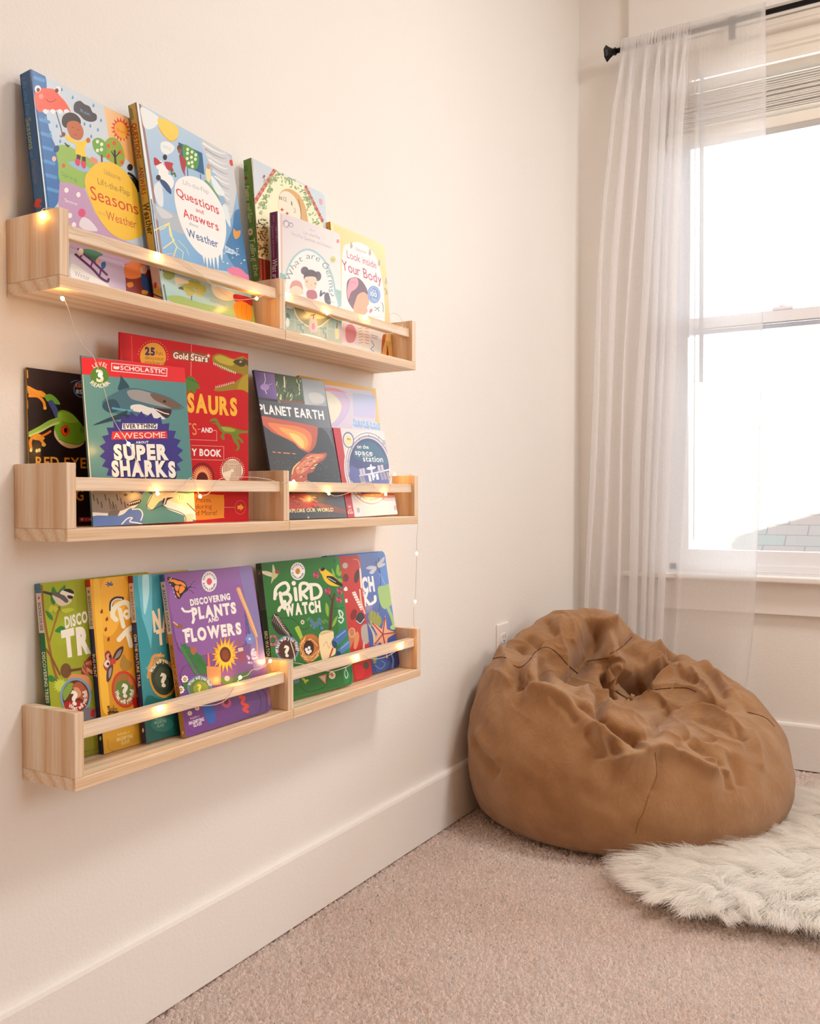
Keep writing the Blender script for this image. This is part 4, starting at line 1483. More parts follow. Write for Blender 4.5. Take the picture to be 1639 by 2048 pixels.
# tyrannosaur head
c.B([(402, 280), (410, 245), (460, 225), (530, 245), (600, 275), (640, 265), (690, 250), (730, 275), (760, 320), (785, 400), (775, 520), (770, 605), (700, 575), (620, 570), (500, 582), (430, 580), (425, 560), (520, 530), (600, 510), (690, 430), (610, 410), (500, 380), (440, 330), (410, 310)], '#8f7a1c')
c.B([(425, 255), (480, 240), (560, 270), (620, 290), (590, 340), (500, 320), (440, 290)], '#b3a03a')
c.B([(600, 300), (650, 280), (700, 290), (720, 330), (680, 350), (630, 330)], '#4a3a18')
c.E(672, 303, 11, 9, '#f0e8d0')
c.E(674, 304, 6, 6, '#1a120c')
c.B([(470, 350), (560, 400), (640, 410), (690, 432), (610, 500), (540, 510), (520, 470), (600, 440), (560, 420)], '#b51a22')
for i in range(13):
    x, y = 412 + i * 17, 318 + i * 7.4
    c.G([(x, y - 8), (x + 10, y - 4), (x + 3, y + 20)], '#f3e9d4')
for i in range(11):
    x, y = 432 + i * 17, 548 - i * 4.6
    c.G([(x, y + 6), (x + 9, y + 4), (x + 3, y - 20)], '#f3e9d4')
c.B([(700, 440), (760, 420), (780, 480), (770, 600), (690, 570), (640, 560), (660, 500)], '#a68d24')
c.B([(690, 270), (740, 290), (785, 300), (785, 400), (750, 360)], '#5a3c1c')
# small green dinosaur
c.B([(140, 470), (180, 445), (225, 455), (255, 500), (285, 555), (250, 560), (240, 600), (215, 600), (210, 565), (180, 600), (160, 590), (150, 530)], '#4f7a34')
for i in range(5):
    c.G([(150 + i * 26, 462 + i * 10), (170 + i * 26, 465 + i * 14), (165 + i * 26, 440 + i * 12)], '#3c6228')
c.T('DINO', (-250, 690), (155, 775), 175, '#e9b13a', .05, up=(-.02, -1), jit=.02)
c.T('SAURS', (165, 775), (640, 815), 165, '#e9b13a', .05, h1=150, up=(-.02, -1), jit=.03)
c.T('TS', (140, 996), (255, 1000), 110, '#d98a4c', .0, up=(-.02, -1))
c.T('AND', (296, 974), (405, 978), 44, '#f4ece4', .03)
for x0, x1, y in ((262, 290, 945), (412, 440, 958)):
    c.K([(x0, y), (x1, y)], 4, '#f0c0b8', False)
for x in range(180, 445, 17):
    c.K([(x, 1043 + (x - 180) * .04), (x + 9, 1043 + (x - 180) * .04)], 4, '#f0c0b8', False)
for y in range(965, 1050, 16):
    c.K([(444, y), (443, y + 8)], 4, '#f0c0b8', False)
for y0 in (1100, 1232):
    for x in range(205, 510, 17):
        c.K([(x, y0 + (x - 205) * .03), (x + 9, y0 + (x - 205) * .03)], 4, '#f0c0b8', False)
for y in range(1112, 1240, 16):
    c.K([(512, y), (511, y + 8)], 4, '#f0c0b8', False)
c.T('Y BOOK', (205, 1194), (488, 1206), 62, '#f4ece4', .035)
# running dinosaur
c.B([(376, 865), (400, 845), (440, 842), (465, 880), (490, 915), (560, 920), (620, 935), (680, 955), (748, 960), (745, 980), (680, 985), (650, 1000), (680, 1040), (695, 1060), (685, 1082), (660, 1050), (640, 1040), (660, 1090), (655, 1140), (625, 1150), (640, 1110), (600, 1050), (580, 1000), (530, 985), (515, 1000), (520, 1040), (500, 1045), (480, 1010), (500, 985), (470, 950), (440, 900), (400, 890)], '#6f7a24')
c.B([(490, 925), (560, 930), (620, 950), (600, 970), (520, 965)], '#96a03c')
c.B([(380, 870), (420, 868), (440, 880), (400, 888)], '#a03024')
# volcano wheel and maze
c.E(305, 1410, 118, 150, '#7c1218')
c.E(305, 1420, 104, 134, '#b3241c')
for i in range(17):
    a = PI + PI * i / 16
    c.K([(305 + 58 * math.cos(a), 1420 + 74 * math.sin(a)), (305 + 92 * math.cos(a), 1420 + 120 * math.sin(a))], 15, '#e8a06a', False, 8)
c.E(305, 1430, 55, 70, '#5a1a14')
c.E(592, 1340, 102, 112, '#e9dcc4')
for i in range(40):
    w = i * 2 * PI / 40
    c.E(592 + 114 * math.cos(w), 1340 + 126 * math.sin(w), 4, 4, '#f3d8d0', 0, 8)
for i in range(6):
    q = 22 + i * 14
    c.K([(592 - q * .9, 1340 + (q - 40) * .3), (592 - q * .9, 1340 - q), (592 + q * .9, 1340 - q), (592 + q * .9, 1340 + q), (592 - q * .3, 1340 + q)], 6, '#9a5a44', False)
# footer
c.B([(150, 1575), (480, 1572), (512, 1590), (512, 1770), (490, 1792), (150, 1795)], '#dd8f2e')
c.T('Mazes,', (250, 1640), (395, 1638), 44, '#8a4a1c', -.002)
c.T('Coloring', (190, 1706), (398, 1700), 44, '#8a4a1c', -.002)
c.T('and More!', (192, 1766), (445, 1762), 46, '#8a4a1c', -.002)
for x in range(520, 620, 14):
    c.K([(x, 1690), (x + 7, 1690)], 4, '#f0b8b0', False)
for i in range(24):
    w = i * 2 * PI / 24
    c.E(668 + 50 * math.cos(w), 1690 + 66 * math.sin(w), 3.5, 3.5, '#e88a80', 0, 8)
c.G([(642, 1672), (670, 1672), (670, 1655), (703, 1690), (670, 1722), (670, 1707), (642, 1707)], '#f0a032')
b.finish()

b = Book('earth', 'dark hardback with an erupting volcano and a strip of three pictures', '#43454a', '#3a2c44', '#2c2430', board=.0016, over=.0015, mat='gloss_print', gain=1.25)
c = b.f.crop(490, 720, 4.43)
c.GR([(65, 90), (695, 185), (760, 620), (150, 600)], ['#3c3b42', '#6a7078', '#6a6e78', '#3a3a40'])
c.GR([(150, 590), (745, 600), (915, 1410), (260, 1430)], ['#3a3b40', '#5a5f68', '#4a4d54', '#303136'])
c.GR([(68, 95), (258, 125), (285, 350), (100, 325)], ['#54407a', '#8a72a8', '#6a4c8c', '#3c2c54'])
c.K([(170, 120), (180, 180), (160, 230), (190, 300)], 5, '#e0d0ee', False)
c.K([(180, 230), (210, 220), (240, 210)], 3, '#c8b4e0', False)
c.E(175, 240, 40, 30, '#9a80b8')
c.G([(100, 325), (285, 352), (288, 372), (104, 350)], '#2a2430')
c.GR([(262, 125), (488, 160), (520, 385), (290, 355)], ['#3f5238', '#54683c', '#3a4a2c', '#4a5a34'])
r_ = random.Random(5)
for i in range(40):
    x, y = r_.uniform(280, 490), r_.uniform(150, 350)
    c.K([(x, y), (x + r_.uniform(-14, 14), y + r_.uniform(14, 34))], 8, r_.choice(['#8fa06a', '#6f8a4c', '#2c3a22', '#c3cc9a']), False)
c.K([(345, 150), (350, 240)], 12, '#dfe3c4', False)
c.GR([(498, 160), (695, 190), (725, 410), (530, 395)], ['#8f9aa4', '#a4aeb6', '#8a929a', '#a8aeb0'])
c.B([(560, 300), (640, 290), (700, 330), (690, 380), (600, 380)], '#b3b5b4')
c.T('DISCOVERY PLANET', (306, 370), (520, 388), 22, '#b04434', .0)
c.T('PLANET EARTH', (128, 470), (702, 528), 80, '#f1efec', .03, h1=76)
# eruption
c.B([(130, 500), (280, 520), (420, 545), (540, 570), (640, 600), (650, 700), (600, 830), (520, 800), (440, 740), (350, 690), (240, 640), (160, 600)], '#b05540')
c.B([(200, 560), (330, 570), (470, 590), (570, 640), (590, 720), (560, 800), (480, 780), (420, 720), (300, 660)], '#cf7444')
c.B([(300, 600), (420, 620), (520, 660), (560, 730), (530, 790), (470, 750), (400, 690)], '#e59a4c')
c.B([(390, 650), (470, 670), (520, 730), (510, 780), (460, 740)], '#efc06a')
c.B([(130, 595), (200, 610), (260, 660), (350, 690), (440, 745), (500, 800), (560, 820), (620, 760), (640, 660), (650, 600), (720, 640), (790, 800), (850, 1080), (550, 1080), (200, 1000)], '#34363b')
for x in (245, 290, 340, 370, 420):
    c.K([(x, 815 + (x - 245) * .08), (x + 24, 818 + (x - 245) * .08)], 7, '#d98a54', False)
c.B([(560, 830), (640, 830), (720, 825), (700, 880), (640, 920), (600, 990), (550, 1010), (540, 1090), (440, 1100), (400, 1060), (430, 960), (480, 900)], '#a8523c')
c.B([(590, 840), (690, 840), (680, 870), (600, 920), (540, 980), (470, 1010), (450, 960), (510, 900)], '#c87a5c')
for i in range(26):
    x, y = r_.uniform(440, 650), r_.uniform(845, 1060)
    if abs((x - 440) - (1060 - y)) < 90:
        c.K([(x, y), (x + r_.uniform(10, 26), y - r_.uniform(0, 16))], 7, r_.choice(['#e8b078', '#8a3428', '#f0cf98', '#6a2a26']), False)
c.K([(415, 1010), (430, 955), (480, 905)], 12, '#e6b06a')
c.B([(395, 1190), (540, 1190), (600, 1230), (640, 1290), (560, 1310), (400, 1330)], '#a83022')
for i in range(26):
    x, y = r_.uniform(405, 620), r_.uniform(1200, 1310)
    c.K([(x, y), (x + r_.uniform(16, 34), y + r_.uniform(-8, 12))], 9, r_.choice(['#d3583a', '#5a1f1c', '#e08a54', '#8a2a20']), False)
c.B([(640, 1270), (760, 1290), (890, 1330), (880, 1360), (700, 1330)], '#7a4a40')
c.T('EXPLORE OUR WORLD', (368, 1352), (784, 1340), 30, '#ead9a4', .015)
c.star(560, 1395, 14, 5, 5, '#b8babc')
for i in range(240):
    x, y = r_.uniform(180, 880), r_.uniform(860, 1390)
    c.E(x, y, 5, 3, r_.choice(['#52555c', '#2a2b2f', '#62666e']), r_.uniform(0, 180), 6)
c = b.sp.crop(490, 720, 4.43)
c.T('PLANET EARTH', (118, 700), (160, 890), 22, '#8a7a9c', 0, up=(1, -.2))
b.finish()

b = Book('kids', 'yellow-bordered pastel book mostly hidden behind the volcano and space books', '#dcb45a', '#d39a2a', '#d8a840', board=.0016, over=.001, mat='gloss_print', gain=1.2)
c = b.f.crop(490, 720, 4.43)
c.GR([(470, 135), (1175, 255), (1330, 1420), (620, 1440)], ['#cf9a34', '#e2c07a', '#dfc48a', '#d0a04a'])
c.GR([(690, 215), (1120, 280), (1200, 900), (760, 900)], ['#d9c6d0', '#c3cce8', '#cfd0ea', '#d6c9dc'])
c.GR([(950, 290), (1150, 318), (1160, 520), (960, 500)], ['#b3c6ee', '#a8bdea', '#c9bfe6', '#c2c2ea'])
c.B([(700, 250), (800, 260), (890, 330), (910, 420), (860, 520), (790, 580), (720, 590)], '#cdbddc')
c.B([(705, 290), (770, 300), (840, 370), (850, 440), (810, 520), (760, 560), (730, 480)], '#dfe0d0')
c.K([(710, 250), (820, 265), (905, 340), (915, 430), (860, 530), (800, 585)], 16, '#bcbfe8')
c.B([(700, 250), (800, 252), (900, 290), (780, 275), (705, 270)], '#d89aa0')
c.G([(945, 520), (1190, 560), (1195, 625), (955, 590)], '#9ab9e4')
c.T('LITTLE KIDS', (952, 566), (1180, 598), 44, '#e4ecf6', .0, jit=.03)
c.T('First Big Book', (952, 615), (1190, 645), 36, '#e4ecf6', -.005)
b.finish()

b = Book('space', 'small paperback with a red spine band and a round space station window', '#cfc8c8', '#b31420', '#cfc8c8', mat='gloss_print', gain=1.15)
c = b.f.crop(490, 720, 4.43)
c.GR([(770, 600), (1232, 622), (1362, 1372), (908, 1402)], ['#d3cccb', '#d8d2d2', '#dbd6d4', '#d6d0cf'])
c.G([(768, 598), (842, 602), (972, 1400), (905, 1404)], '#b8141f')
c.E(1100, 960, 222, 332, '#e4e0de', -6, 40)
c.ring(1100, 960, 208, 316, 12, '#a8a0a8', -6)
c.E(1100, 955, 196, 290, '#9a93a0', -6, 40)
c.E(1100, 955, 184, 272, '#d0cad0', -6, 40)
c.E(1098, 955, 176, 262, '#3a3f74', -6, 40)
c.B([(960, 820), (1040, 730), (1140, 740), (1220, 830), (1255, 920), (1100, 900), (1000, 880)], '#2f5a78')
c.B([(935, 940), (1000, 960), (1200, 980), (1270, 1060), (1230, 1100), (950, 1080)], '#54599a')
for i in range(14):
    w = i * 2 * PI / 14 + .2
    c.K([(1100 + 186 * math.cos(w), 955 + 276 * math.sin(w)), (1100 + 200 * math.cos(w), 955 + 298 * math.sin(w))], 4, '#5a5560', False)
c.E(914, 708, 50, 72, '#6f6c8c', -8)
c.E(914, 710, 40, 60, '#dcd8dc', -8)
c.E(914, 712, 32, 50, '#e0d29a', -8)
c.T('IN', (904, 708), (932, 712), 18, '#a8242a', .03)
c.T('on the', (992, 782), (1095, 788), 34, '#f1f1f0', .01)
c.T('space', (975, 838), (1130, 846), 46, '#f4f3f0', .012, h1=46)
c.T('station', (1046, 898), (1222, 904), 50, '#f4f3f0', .012)
c.K([(1035, 852), (1120, 852)], 4, '#d0d0d8', False)
# station
c.K([(1015, 1025), (1130, 1005), (1280, 970)], 13, '#d6d6dc', False)
for x, y, dx in ((1020, 965, 5), (1045, 960, 5), (1180, 935, 6), (1208, 930, 6)):
    c.G([(x - 11, y), (x + 11, y - 3), (x + 17 + dx, y + 62), (x - 4 + dx, y + 66)], '#b9b6c4')
for x, y in ((1020, 1035), (1042, 1032), (1200, 1000), (1228, 996), (1256, 990)):
    c.G([(x - 9, y), (x + 10, y - 3), (x + 30, y + 60), (x + 8, y + 64)], '#8f8aa0')
c.E(1115, 958, 42, 14, '#e6e6e8', -8)
c.K([(1112, 930), (1122, 1000), (1135, 1060)], 14, '#e9e9ea', False)
c.G([(1088, 1020), (1108, 1018), (1120, 1075), (1100, 1078)], '#e6e6ea')
c.G([(1155, 1010), (1175, 1006), (1186, 1058), (1164, 1062)], '#e6e6ea')
c.E(1138, 1030, 14, 18, '#d6d6da')
c.G([(960, 1190), (1330, 1180), (1345, 1215), (1270, 1222), (1080, 1216), (985, 1195)], '#c4652c')
c.T('FLIGHT', (1120, 1206), (1250, 1202), 16, '#e9b78a', 0)
c.T('Carron Brown & Bee Johnson', (1062, 1262), (1250, 1250), 18, '#cfcfd8', 0)
for x, y in ((1228, 730), (1002, 1330), (1330, 1310)):
    c.E(x, y, 14, 24, '#a8a2a8', -10)
c.T('Seek', (912, 1310), (940, 1306), 26, '#f0d8d8', .0)
c.T('and', (916, 1338), (942, 1334), 22, '#f0d8d8', .0)
c.T('Kids', (914, 1366), (956, 1360), 28, '#f4e6e4', .0)
b.finish()
# ------------------------------------------------------------------ bottom row: six matching paperbacks
GRP = 'picture books on the ledges'


def lens(c, cx, cy, rx, ry, rim, fill, rot=0):
    """magnifier printed on a cover"""
    c.E(cx, cy, rx, ry, rim, rot)
    c.E(cx, cy, rx * .86, ry * .86, fill, rot)


def badge(c, cx, cy, rx, ry, mark, rot=0):
    c.E(cx, cy, rx, ry, '#ecE8ea'.lower(), rot)
    c.A('BACKPACK', cx, cy, rx * .66, ry * .66, -78, 78, rx * .24, '#3a3444', .02)
    c.A('EXPLORER', cx, cy, rx * .88, ry * .88, 258, 102, rx * .24, '#3a3444', .02, inward=True)
    c.E(cx, cy, rx * .34, ry * .34, mark, rot)


def qmark(c, x, y, h, col, dy=0):
    c.T('?', (x - h * .27, y + h / 2), (x + h * .27, y + h / 2 + dy), h, col, .045)


def spine(bk, crop, top, white, dark, cap, title, tcol, a, z, end, wcol='#d8d2cc'):
    """cap colour, pale band with the series name, dark band with the title; rows of (x, y) down the spine"""
    c = bk.sp.crop(*crop)
    T, h = bk.T, bk.h

    def band(v0, v1, colr):
        c.nl()
        c.put([(0, h - v1), (T, h - v1), (T, h - v0), (0, h - v0)], c.col(colr))
    band(0, h, dark)
    band(0, top, cap)
    band(top, white, wcol)

    def line(txt, v0, v1, colr, bold=0.01, hh=.55):
        p0, p1 = np.array(c.xy(T * (.5 - hh / 2), h - v0)), np.array(c.xy(T * (.5 - hh / 2), h - v1))
        q = np.array(c.xy(T * (.5 + hh / 2), h - v0)) - p0
        L = np.linalg.norm(q)
        c.T(txt, p0, p1, L, colr, bold, up=q)
    p = c.xy(T * .5, h - top - .006)
    c.E(p[0], p[1], 8, 12, '#c0503c')
    line('BACKPACK EXPLORER', top + .012, white - .003, '#3c3440', .02, .52)
    line(title, a, z, tcol, .02, .56)
    p = c.xy(T * .5, h - end)
    c.E(p[0], p[1], 7, 18, '#e0ded6')


GA = 1.2
RC = dict(board=.0007, over=.0008, mat='gloss_print', gain=GA)
# lime green tree book
b = Book('trees', 'lime green paperback with a small bird on a branch', '#8b9a20', '#1f5a3a', '#7f8c20', round_r=.010, group=GRP, **RC)
c = b.f.crop(40, 1090, 4.0167)
c.GR([(160, 310), (900, 240), (1000, 1640), (300, 1780)], ['#a5b02c', '#6f7a1c', '#6a6a18', '#8a9424'])
c.B([(160, 310), (420, 290), (440, 700), (300, 800), (200, 600)], '#98a828')
c.K([(172, 330), (190, 560), (232, 800), (262, 960), (300, 1090)], 20, '#8a5a2c')
c.K([(232, 790), (270, 660), (300, 560), (310, 500)], 15, '#96642f')
c.K([(205, 830), (250, 900), (290, 980), (320, 1040)], 16, '#7a4c26')
for pts in ([(245, 440), (262, 335), (295, 390), (275, 480)], [(310, 375), (360, 322), (362, 375), (330, 400)], [(205, 525), (255, 565), (262, 605), (225, 580)],
            [(280, 690), (330, 650), (372, 680), (320, 705)], [(215, 1070), (250, 1045), (290, 1085), (250, 1100)]):
    c.B(pts, '#2f7a34')
for pts in ([(230, 520), (250, 480), (268, 500), (255, 540)], [(265, 500), (290, 490), (305, 515), (280, 540)], [(330, 520), (400, 505), (435, 520), (370, 545)]):
    c.B(pts, '#b8c23c')
# bird
c.K([(190, 378), (250, 395), (300, 420)], 18, '#3c3a38', True, 30)
c.B([(258, 400), (310, 385), (370, 385), (400, 420), (415, 450), (380, 480), (330, 490), (290, 465)], '#d5cbb8')
c.B([(255, 395), (320, 380), (385, 440), (370, 465), (320, 430)], '#5b5a5a')
c.B([(320, 385), (350, 358), (400, 355), (430, 390), (425, 415), (380, 410), (340, 400)], '#e6ddcf')
c.B([(345, 362), (395, 352), (428, 372), (430, 392), (400, 385)], '#1d1b1c')
c.B([(380, 405), (420, 410), (420, 430), (390, 430)], '#1d1b1c')
c.K([(318, 490), (322, 530)], 5, '#3a2c22')
c.T('DISCOVERING', (362, 665), (770, 560), 84, '#efe6da', .045, jit=.03)
c.T('TREES', (345, 890), (840, 790), 190, '#efe0d6', .07, jit=.03)
c.E(368, 1010, 44, 60, '#6a4a2a')
c.K([(400, 1010), (560, 985)], 22, '#5a3c22')
for i in range(5):
    c.B([(490 + i * 6, 1030 - i * 26), (530, 925 + i * 18), (590, 890 + i * 40), (600, 1000), (560, 1050)], ['#7a3424', '#b5714f', '#8a4530', '#cf9570', '#6e2c20'][i])
c.star(325, 1130, 62, 40, 14, '#b5c84a')
c.B([(385, 1070), (420, 1035), (480, 1040), (540, 1050), (575, 1120), (560, 1180), (480, 1120), (400, 1100)], '#c98a5c')
lens(c, 447, 1215, 126, 150, '#6f97b0', '#5a2a1c')
c.B([(345, 1180), (390, 1110), (430, 1120), (400, 1190), (355, 1250)], '#7a9a3a')
c.B([(420, 1130), (480, 1100), (540, 1180), (540, 1250), (480, 1230), (440, 1180)], '#a3543a')
c.B([(355, 1270), (430, 1250), (520, 1270), (500, 1320), (420, 1340), (370, 1320)], '#a01f1a')
c.B([(430, 1150), (470, 1150), (490, 1200), (450, 1230)], '#c98f68')
qmark(c, 440, 1225, 105, '#f0e6da', 8)
c.A('What will you find?', 447, 1215, 92, 112, 222, 62, 34, '#f0e6da', .03, inward=True)
c.B([(500, 1330), (580, 1310), (640, 1400), (600, 1460), (520, 1440)], '#6f7078')
c.B([(570, 1330), (600, 1320), (590, 1380), (565, 1370)], '#b5262a')
c.GR([(160, 1560), (660, 1540), (660, 1720), (180, 1790)], ['#8a8a22', '#767418', '#6a6416', '#7a7a1c'])
c.K([(250, 1680), (520, 1660), (660, 1620)], 5, '#5c5412')
spine(b, (40, 1090, 4.0167), .012, .062, '#1f6a44', '#3f7f9c', 'DISCOVERING TREES', '#e6e3c8', .086, .150, .205)
b.finish()

# yellow bug book
b = Book('bug', 'golden yellow paperback with ants and a moth, beside the lime green one', '#d09422', '#232a55', '#c08a20', round_r=.010, group=GRP, **RC)
c = b.f.crop(40, 1090, 4.0167)
c.GR([(560, 278), (1290, 215), (1400, 1560), (668, 1690)], ['#e0a030', '#c07f1c', '#b07a1c', '#c08a20'])
c.B([(690, 265), (840, 255), (860, 420), (760, 700), (660, 700), (640, 420)], '#e8ab3a')
c.B([(590, 300), (640, 320), (670, 800), (720, 1300), (660, 1300), (620, 800)], '#eeb43f')
for p in (((700, 300), (742, 322)), ((735, 295), (705, 335)), ((690, 318), (745, 312))):
    c.K([p[0], p[1]], 8, '#3d5578', False)
c.E(722, 316, 22, 10, '#4a6488', 20)
for x, y in ((655, 537), (697, 598), (688, 680), (710, 760)):
    c.E(x, y, 9, 16, '#7a3a14', 20, 12)
    c.E(x + 3, y - 14, 6, 8, '#7a3a14', 0, 10)
    c.K([(x - 16, y - 8), (x + 16, y + 6)], 2.5, '#7a3a14', False)
c.K([(730, 520), (735, 460), (770, 430), (820, 430)], 30, '#2b201e', True)
c.K([(733, 515), (740, 462), (772, 436), (815, 436)], 12, '#d8d2c8', True)
c.K([(770, 600), (745, 570), (750, 520), (790, 480), (840, 460), (880, 490), (890, 540), (860, 580)], 40, '#efdfc6')
c.K([(800, 520), (815, 590), (830, 655)], 34, '#efdfc6')
c.E(860, 555, 34, 38, '#efdfc6')
c.E(856, 555, 12, 13, '#c98e2a')
c.K([(795, 760), (830, 720), (870, 680), (920, 650)], 40, '#efdfc6')
c.K([(860, 700), (880, 770), (890, 810)], 36, '#efdfc6')
# moth
for pts, cl in (([(740, 930), (770, 850), (825, 812), (825, 860), (790, 920)], '#3a2c2e'), ([(755, 920), (785, 860), (815, 840), (800, 890)], '#8a7a74'),
                ([(680, 880), (710, 848), (735, 890), (740, 940), (700, 950)], '#8a2f2c'), ([(668, 960), (700, 905), (740, 935), (730, 990), (690, 1010)], '#a3443a'),
                ([(700, 1000), (745, 960), (740, 1040), (715, 1095), (695, 1090)], '#4a3a3e'), ([(712, 1010), (735, 985), (730, 1040), (714, 1070)], '#9a8e8a'),
                ([(672, 955), (700, 920), (722, 945), (700, 985)], '#d8cbc0'), ([(690, 890), (712, 870), (722, 900), (705, 925)], '#c4968a')):
    c.B(pts, cl)
c.E(750, 935, 20, 24, '#c03a2c')
c.E(722, 895, 10, 13, '#1d1518')
c.E(706, 955, 10, 12, '#1d1518')
c.B([(800, 960), (830, 880), (860, 920), (900, 950), (880, 1000), (830, 1010)], '#a07c34')
lens(c, 838, 1160, 102, 150, '#c0382c', '#9a6a30', -6)
c.B([(770, 1140), (810, 1090), (870, 1100), (905, 1170), (880, 1230), (800, 1220)], '#5f7a36')
c.B([(870, 1060), (905, 1090), (900, 1130), (875, 1110)], '#c06a4a')
qmark(c, 846, 1170, 100, '#f0e8da', 0)
c.A('What will you find?', 838, 1160, 76, 114, 262, 90, 32, '#f3ece0', .03, inward=True)
c.K([(750, 1290), (752, 1420), (765, 1500), (752, 1590)], 7, '#7a5a24')
for i in range(24):
    c.E(735 + (i * 37) % 70 - 25, 1300 + (i * 23) % 70, 12, 10, ['#6a4a24', '#8a6430', '#4f3418'][i % 3], 0, 8)
c.K([(930, 1250), (940, 1330), (925, 1460)], 60, '#a8241f', True, 30)
c.B([(640, 1500), (780, 1470), (960, 1440), (970, 1590), (760, 1650), (668, 1680)], '#c99a2c')
c.K([(700, 1560), (715, 1640), (780, 1650), (960, 1600)], 6, '#b0851f')
c.T('Includes a', (782, 1535), (880, 1508), 22, '#e8cd8a', 0)
c.T('MAGNIFYING', (778, 1580), (905, 1545), 28, '#efd694', .02, jit=.03)
c.T('GLASS!', (812, 1605), (880, 1585), 26, '#efd694', .02, jit=.03)
spine(b, (40, 1090, 4.0167), .010, .065, '#242a58', '#c23a2a', 'BUG HUNT', '#e8e3d6', .098, .128, .208)
b.finish()

# teal nature trail book
b = Book('trail', 'teal paperback with a gold-rimmed lens, between the yellow and purple ones', '#1f6a72', '#2a2f5c', '#1f5a60', round_r=.010, group=GRP, **RC)
c = b.f.crop(40, 1090, 4.0167)
c.GR([(905, 245), (1500, 195), (1640, 1500), (1008, 1600)], ['#3f98aa', '#1f5a62', '#1a4a4c', '#2a7a80'])
c.B([(950, 240), (1050, 235), (1060, 420), (1060, 700), (1040, 880), (990, 640), (960, 420)], '#5fb0c2')
c.B([(985, 245), (1030, 240), (1035, 400), (1000, 560), (985, 400)], '#a5d6de')
c.B([(930, 500), (1000, 640), (1060, 900), (1030, 1100), (960, 900)], '#2f8c9a')
c.T('NATURE', (1072, 690), (1460, 560), 150, '#e0c9a8', .06, jit=.02)
c.T('TRAIL', (1100, 805), (1420, 720), 110, '#e0c9a8', .06, jit=.02)
c.K([(1030, 1060), (1050, 960), (1080, 890), (1150, 890)], 24, '#c98f4c', True)
for i in range(12):
    c.K([(1035 + i * 9, 1010 - i * 11), (1015 + i * 10, 985 - i * 11)], 5, '#e0b070', False)
lens(c, 1145, 1070, 108, 160, '#c08c28', '#2a3a30', -8)
c.B([(1080, 1060), (1130, 980), (1200, 1010), (1230, 1100), (1180, 1150), (1110, 1140)], '#3a4a38')
c.K([(1130, 1090), (1170, 1060), (1200, 1090), (1190, 1160)], 10, '#2a2824')
qmark(c, 1155, 1085, 100, '#e6dcc8', 0)
c.A('What will you find?', 1145, 1070, 84, 126, -72, 60, 30, '#efe6d4', .03)
c.B([(1010, 1230), (1140, 1240), (1240, 1215), (1280, 1480), (1020, 1590)], '#1f6260')
c.E(1140, 1440, 90, 60, '#2f7a74')
c.T('Includes a', (1090, 1412), (1160, 1400), 18, '#8fc0b8', 0)
c.T('MAGNIFYING', (1080, 1440), (1175, 1422), 22, '#8fc0b8', .02)
c.T('GLASS!', (1100, 1466), (1155, 1455), 22, '#8fc0b8', .02)
c.B([(1160, 330), (1250, 320), (1330, 900), (1280, 1000), (1200, 600)], '#174a50')
spine(b, (40, 1090, 4.0167), .010, .064, '#2c2f60', '#8a2f34', 'ON THE NATURE TRAIL', '#e6e6e0', .080, .152, .210)
b.finish()

# purple plants book
b = Book('plants', 'purple paperback with a sunflower, front-most on the bottom shelf', '#7d5290', '#c8924a', '#6a447c', round_r=.011, group=GRP, **RC)
c = b.f.crop(310, 1080, 4.876)
c.GR([(85, 335), (940, 255), (1150, 1660), (300, 1930)], ['#80508f', '#8a66a2', '#5c4478', '#6f3f86'])
c.B([(150, 500), (420, 440), (800, 420), (880, 560), (880, 980), (700, 1080), (420, 1130), (240, 1060), (180, 800)], '#865a9c')
c.K([(170, 820), (195, 960), (250, 1070), (420, 1130), (560, 1110), (760, 1060), (870, 1030), (890, 960), (870, 600)], 7, '#5c3a72')
c.K([(215, 1000), (235, 1075), (300, 1120)], 6, '#4c2f62')
c.B([(820, 260), (920, 262), (940, 330), (1060, 1000), (1080, 1180), (960, 1250), (900, 700)], '#7f72a8')
# butterfly
c.B([(120, 362), (180, 372), (280, 405), (315, 460), (320, 490), (280, 520), (235, 575), (200, 540), (180, 470), (135, 420)], '#1f1512')
for pts in ([(165, 385), (215, 395), (250, 430), (200, 430)], [(225, 398), (280, 420), (300, 455), (260, 440)], [(195, 445), (235, 450), (220, 500), (195, 480)],
            [(245, 450), (290, 465), (270, 505), (235, 520)], [(205, 505), (232, 525), (240, 558), (220, 545)], [(135, 375), (160, 385), (175, 410), (150, 405)]):
    c.B(pts, '#e2862c')
for x, y in ((135, 400), (150, 432), (175, 468), (182, 510), (200, 552), (158, 372)):
    c.E(x, y, 5, 5, '#f3ece0', 0, 8)
c.K([(300, 480), (345, 455)], 12, '#1f1512')
c.K([(340, 455), (365, 415), (390, 395)], 4, '#2a1e22')
c.K([(340, 462), (375, 460), (400, 470)], 4, '#2a1e22')
c.K([(330, 485), (355, 500), (375, 520)], 5, '#2a1e22')
badge(c, 528, 405, 74, 100, '#c9607c')
c.star(528, 405, 34, 20, 12, '#d0486a')
c.T('DISCOVERING', (345, 640), (735, 578), 58, '#efe2dc', .05, jit=.02)
c.K([(264, 668), (285, 694), (322, 698), (352, 690)], 22, '#efe2dc', True)
c.K([(378, 770), (368, 806)], 26, '#efe2dc', False)
c.T('PLANTS', (366, 776), (795, 706), 108, '#efe2dc', .06, h1=96, jit=.02)
c.T('AND', (518, 806), (622, 784), 40, '#efe2dc', .05)
c.T('FLOWERS', (298, 996), (845, 908), 116, '#efe2dc', .06, h1=100, jit=.02)
c.K([(275, 885), (330, 868)], 26, '#efe2dc', False)
c.B([(175, 810), (215, 820), (260, 825), (265, 850), (215, 860)], '#8a5a3a')
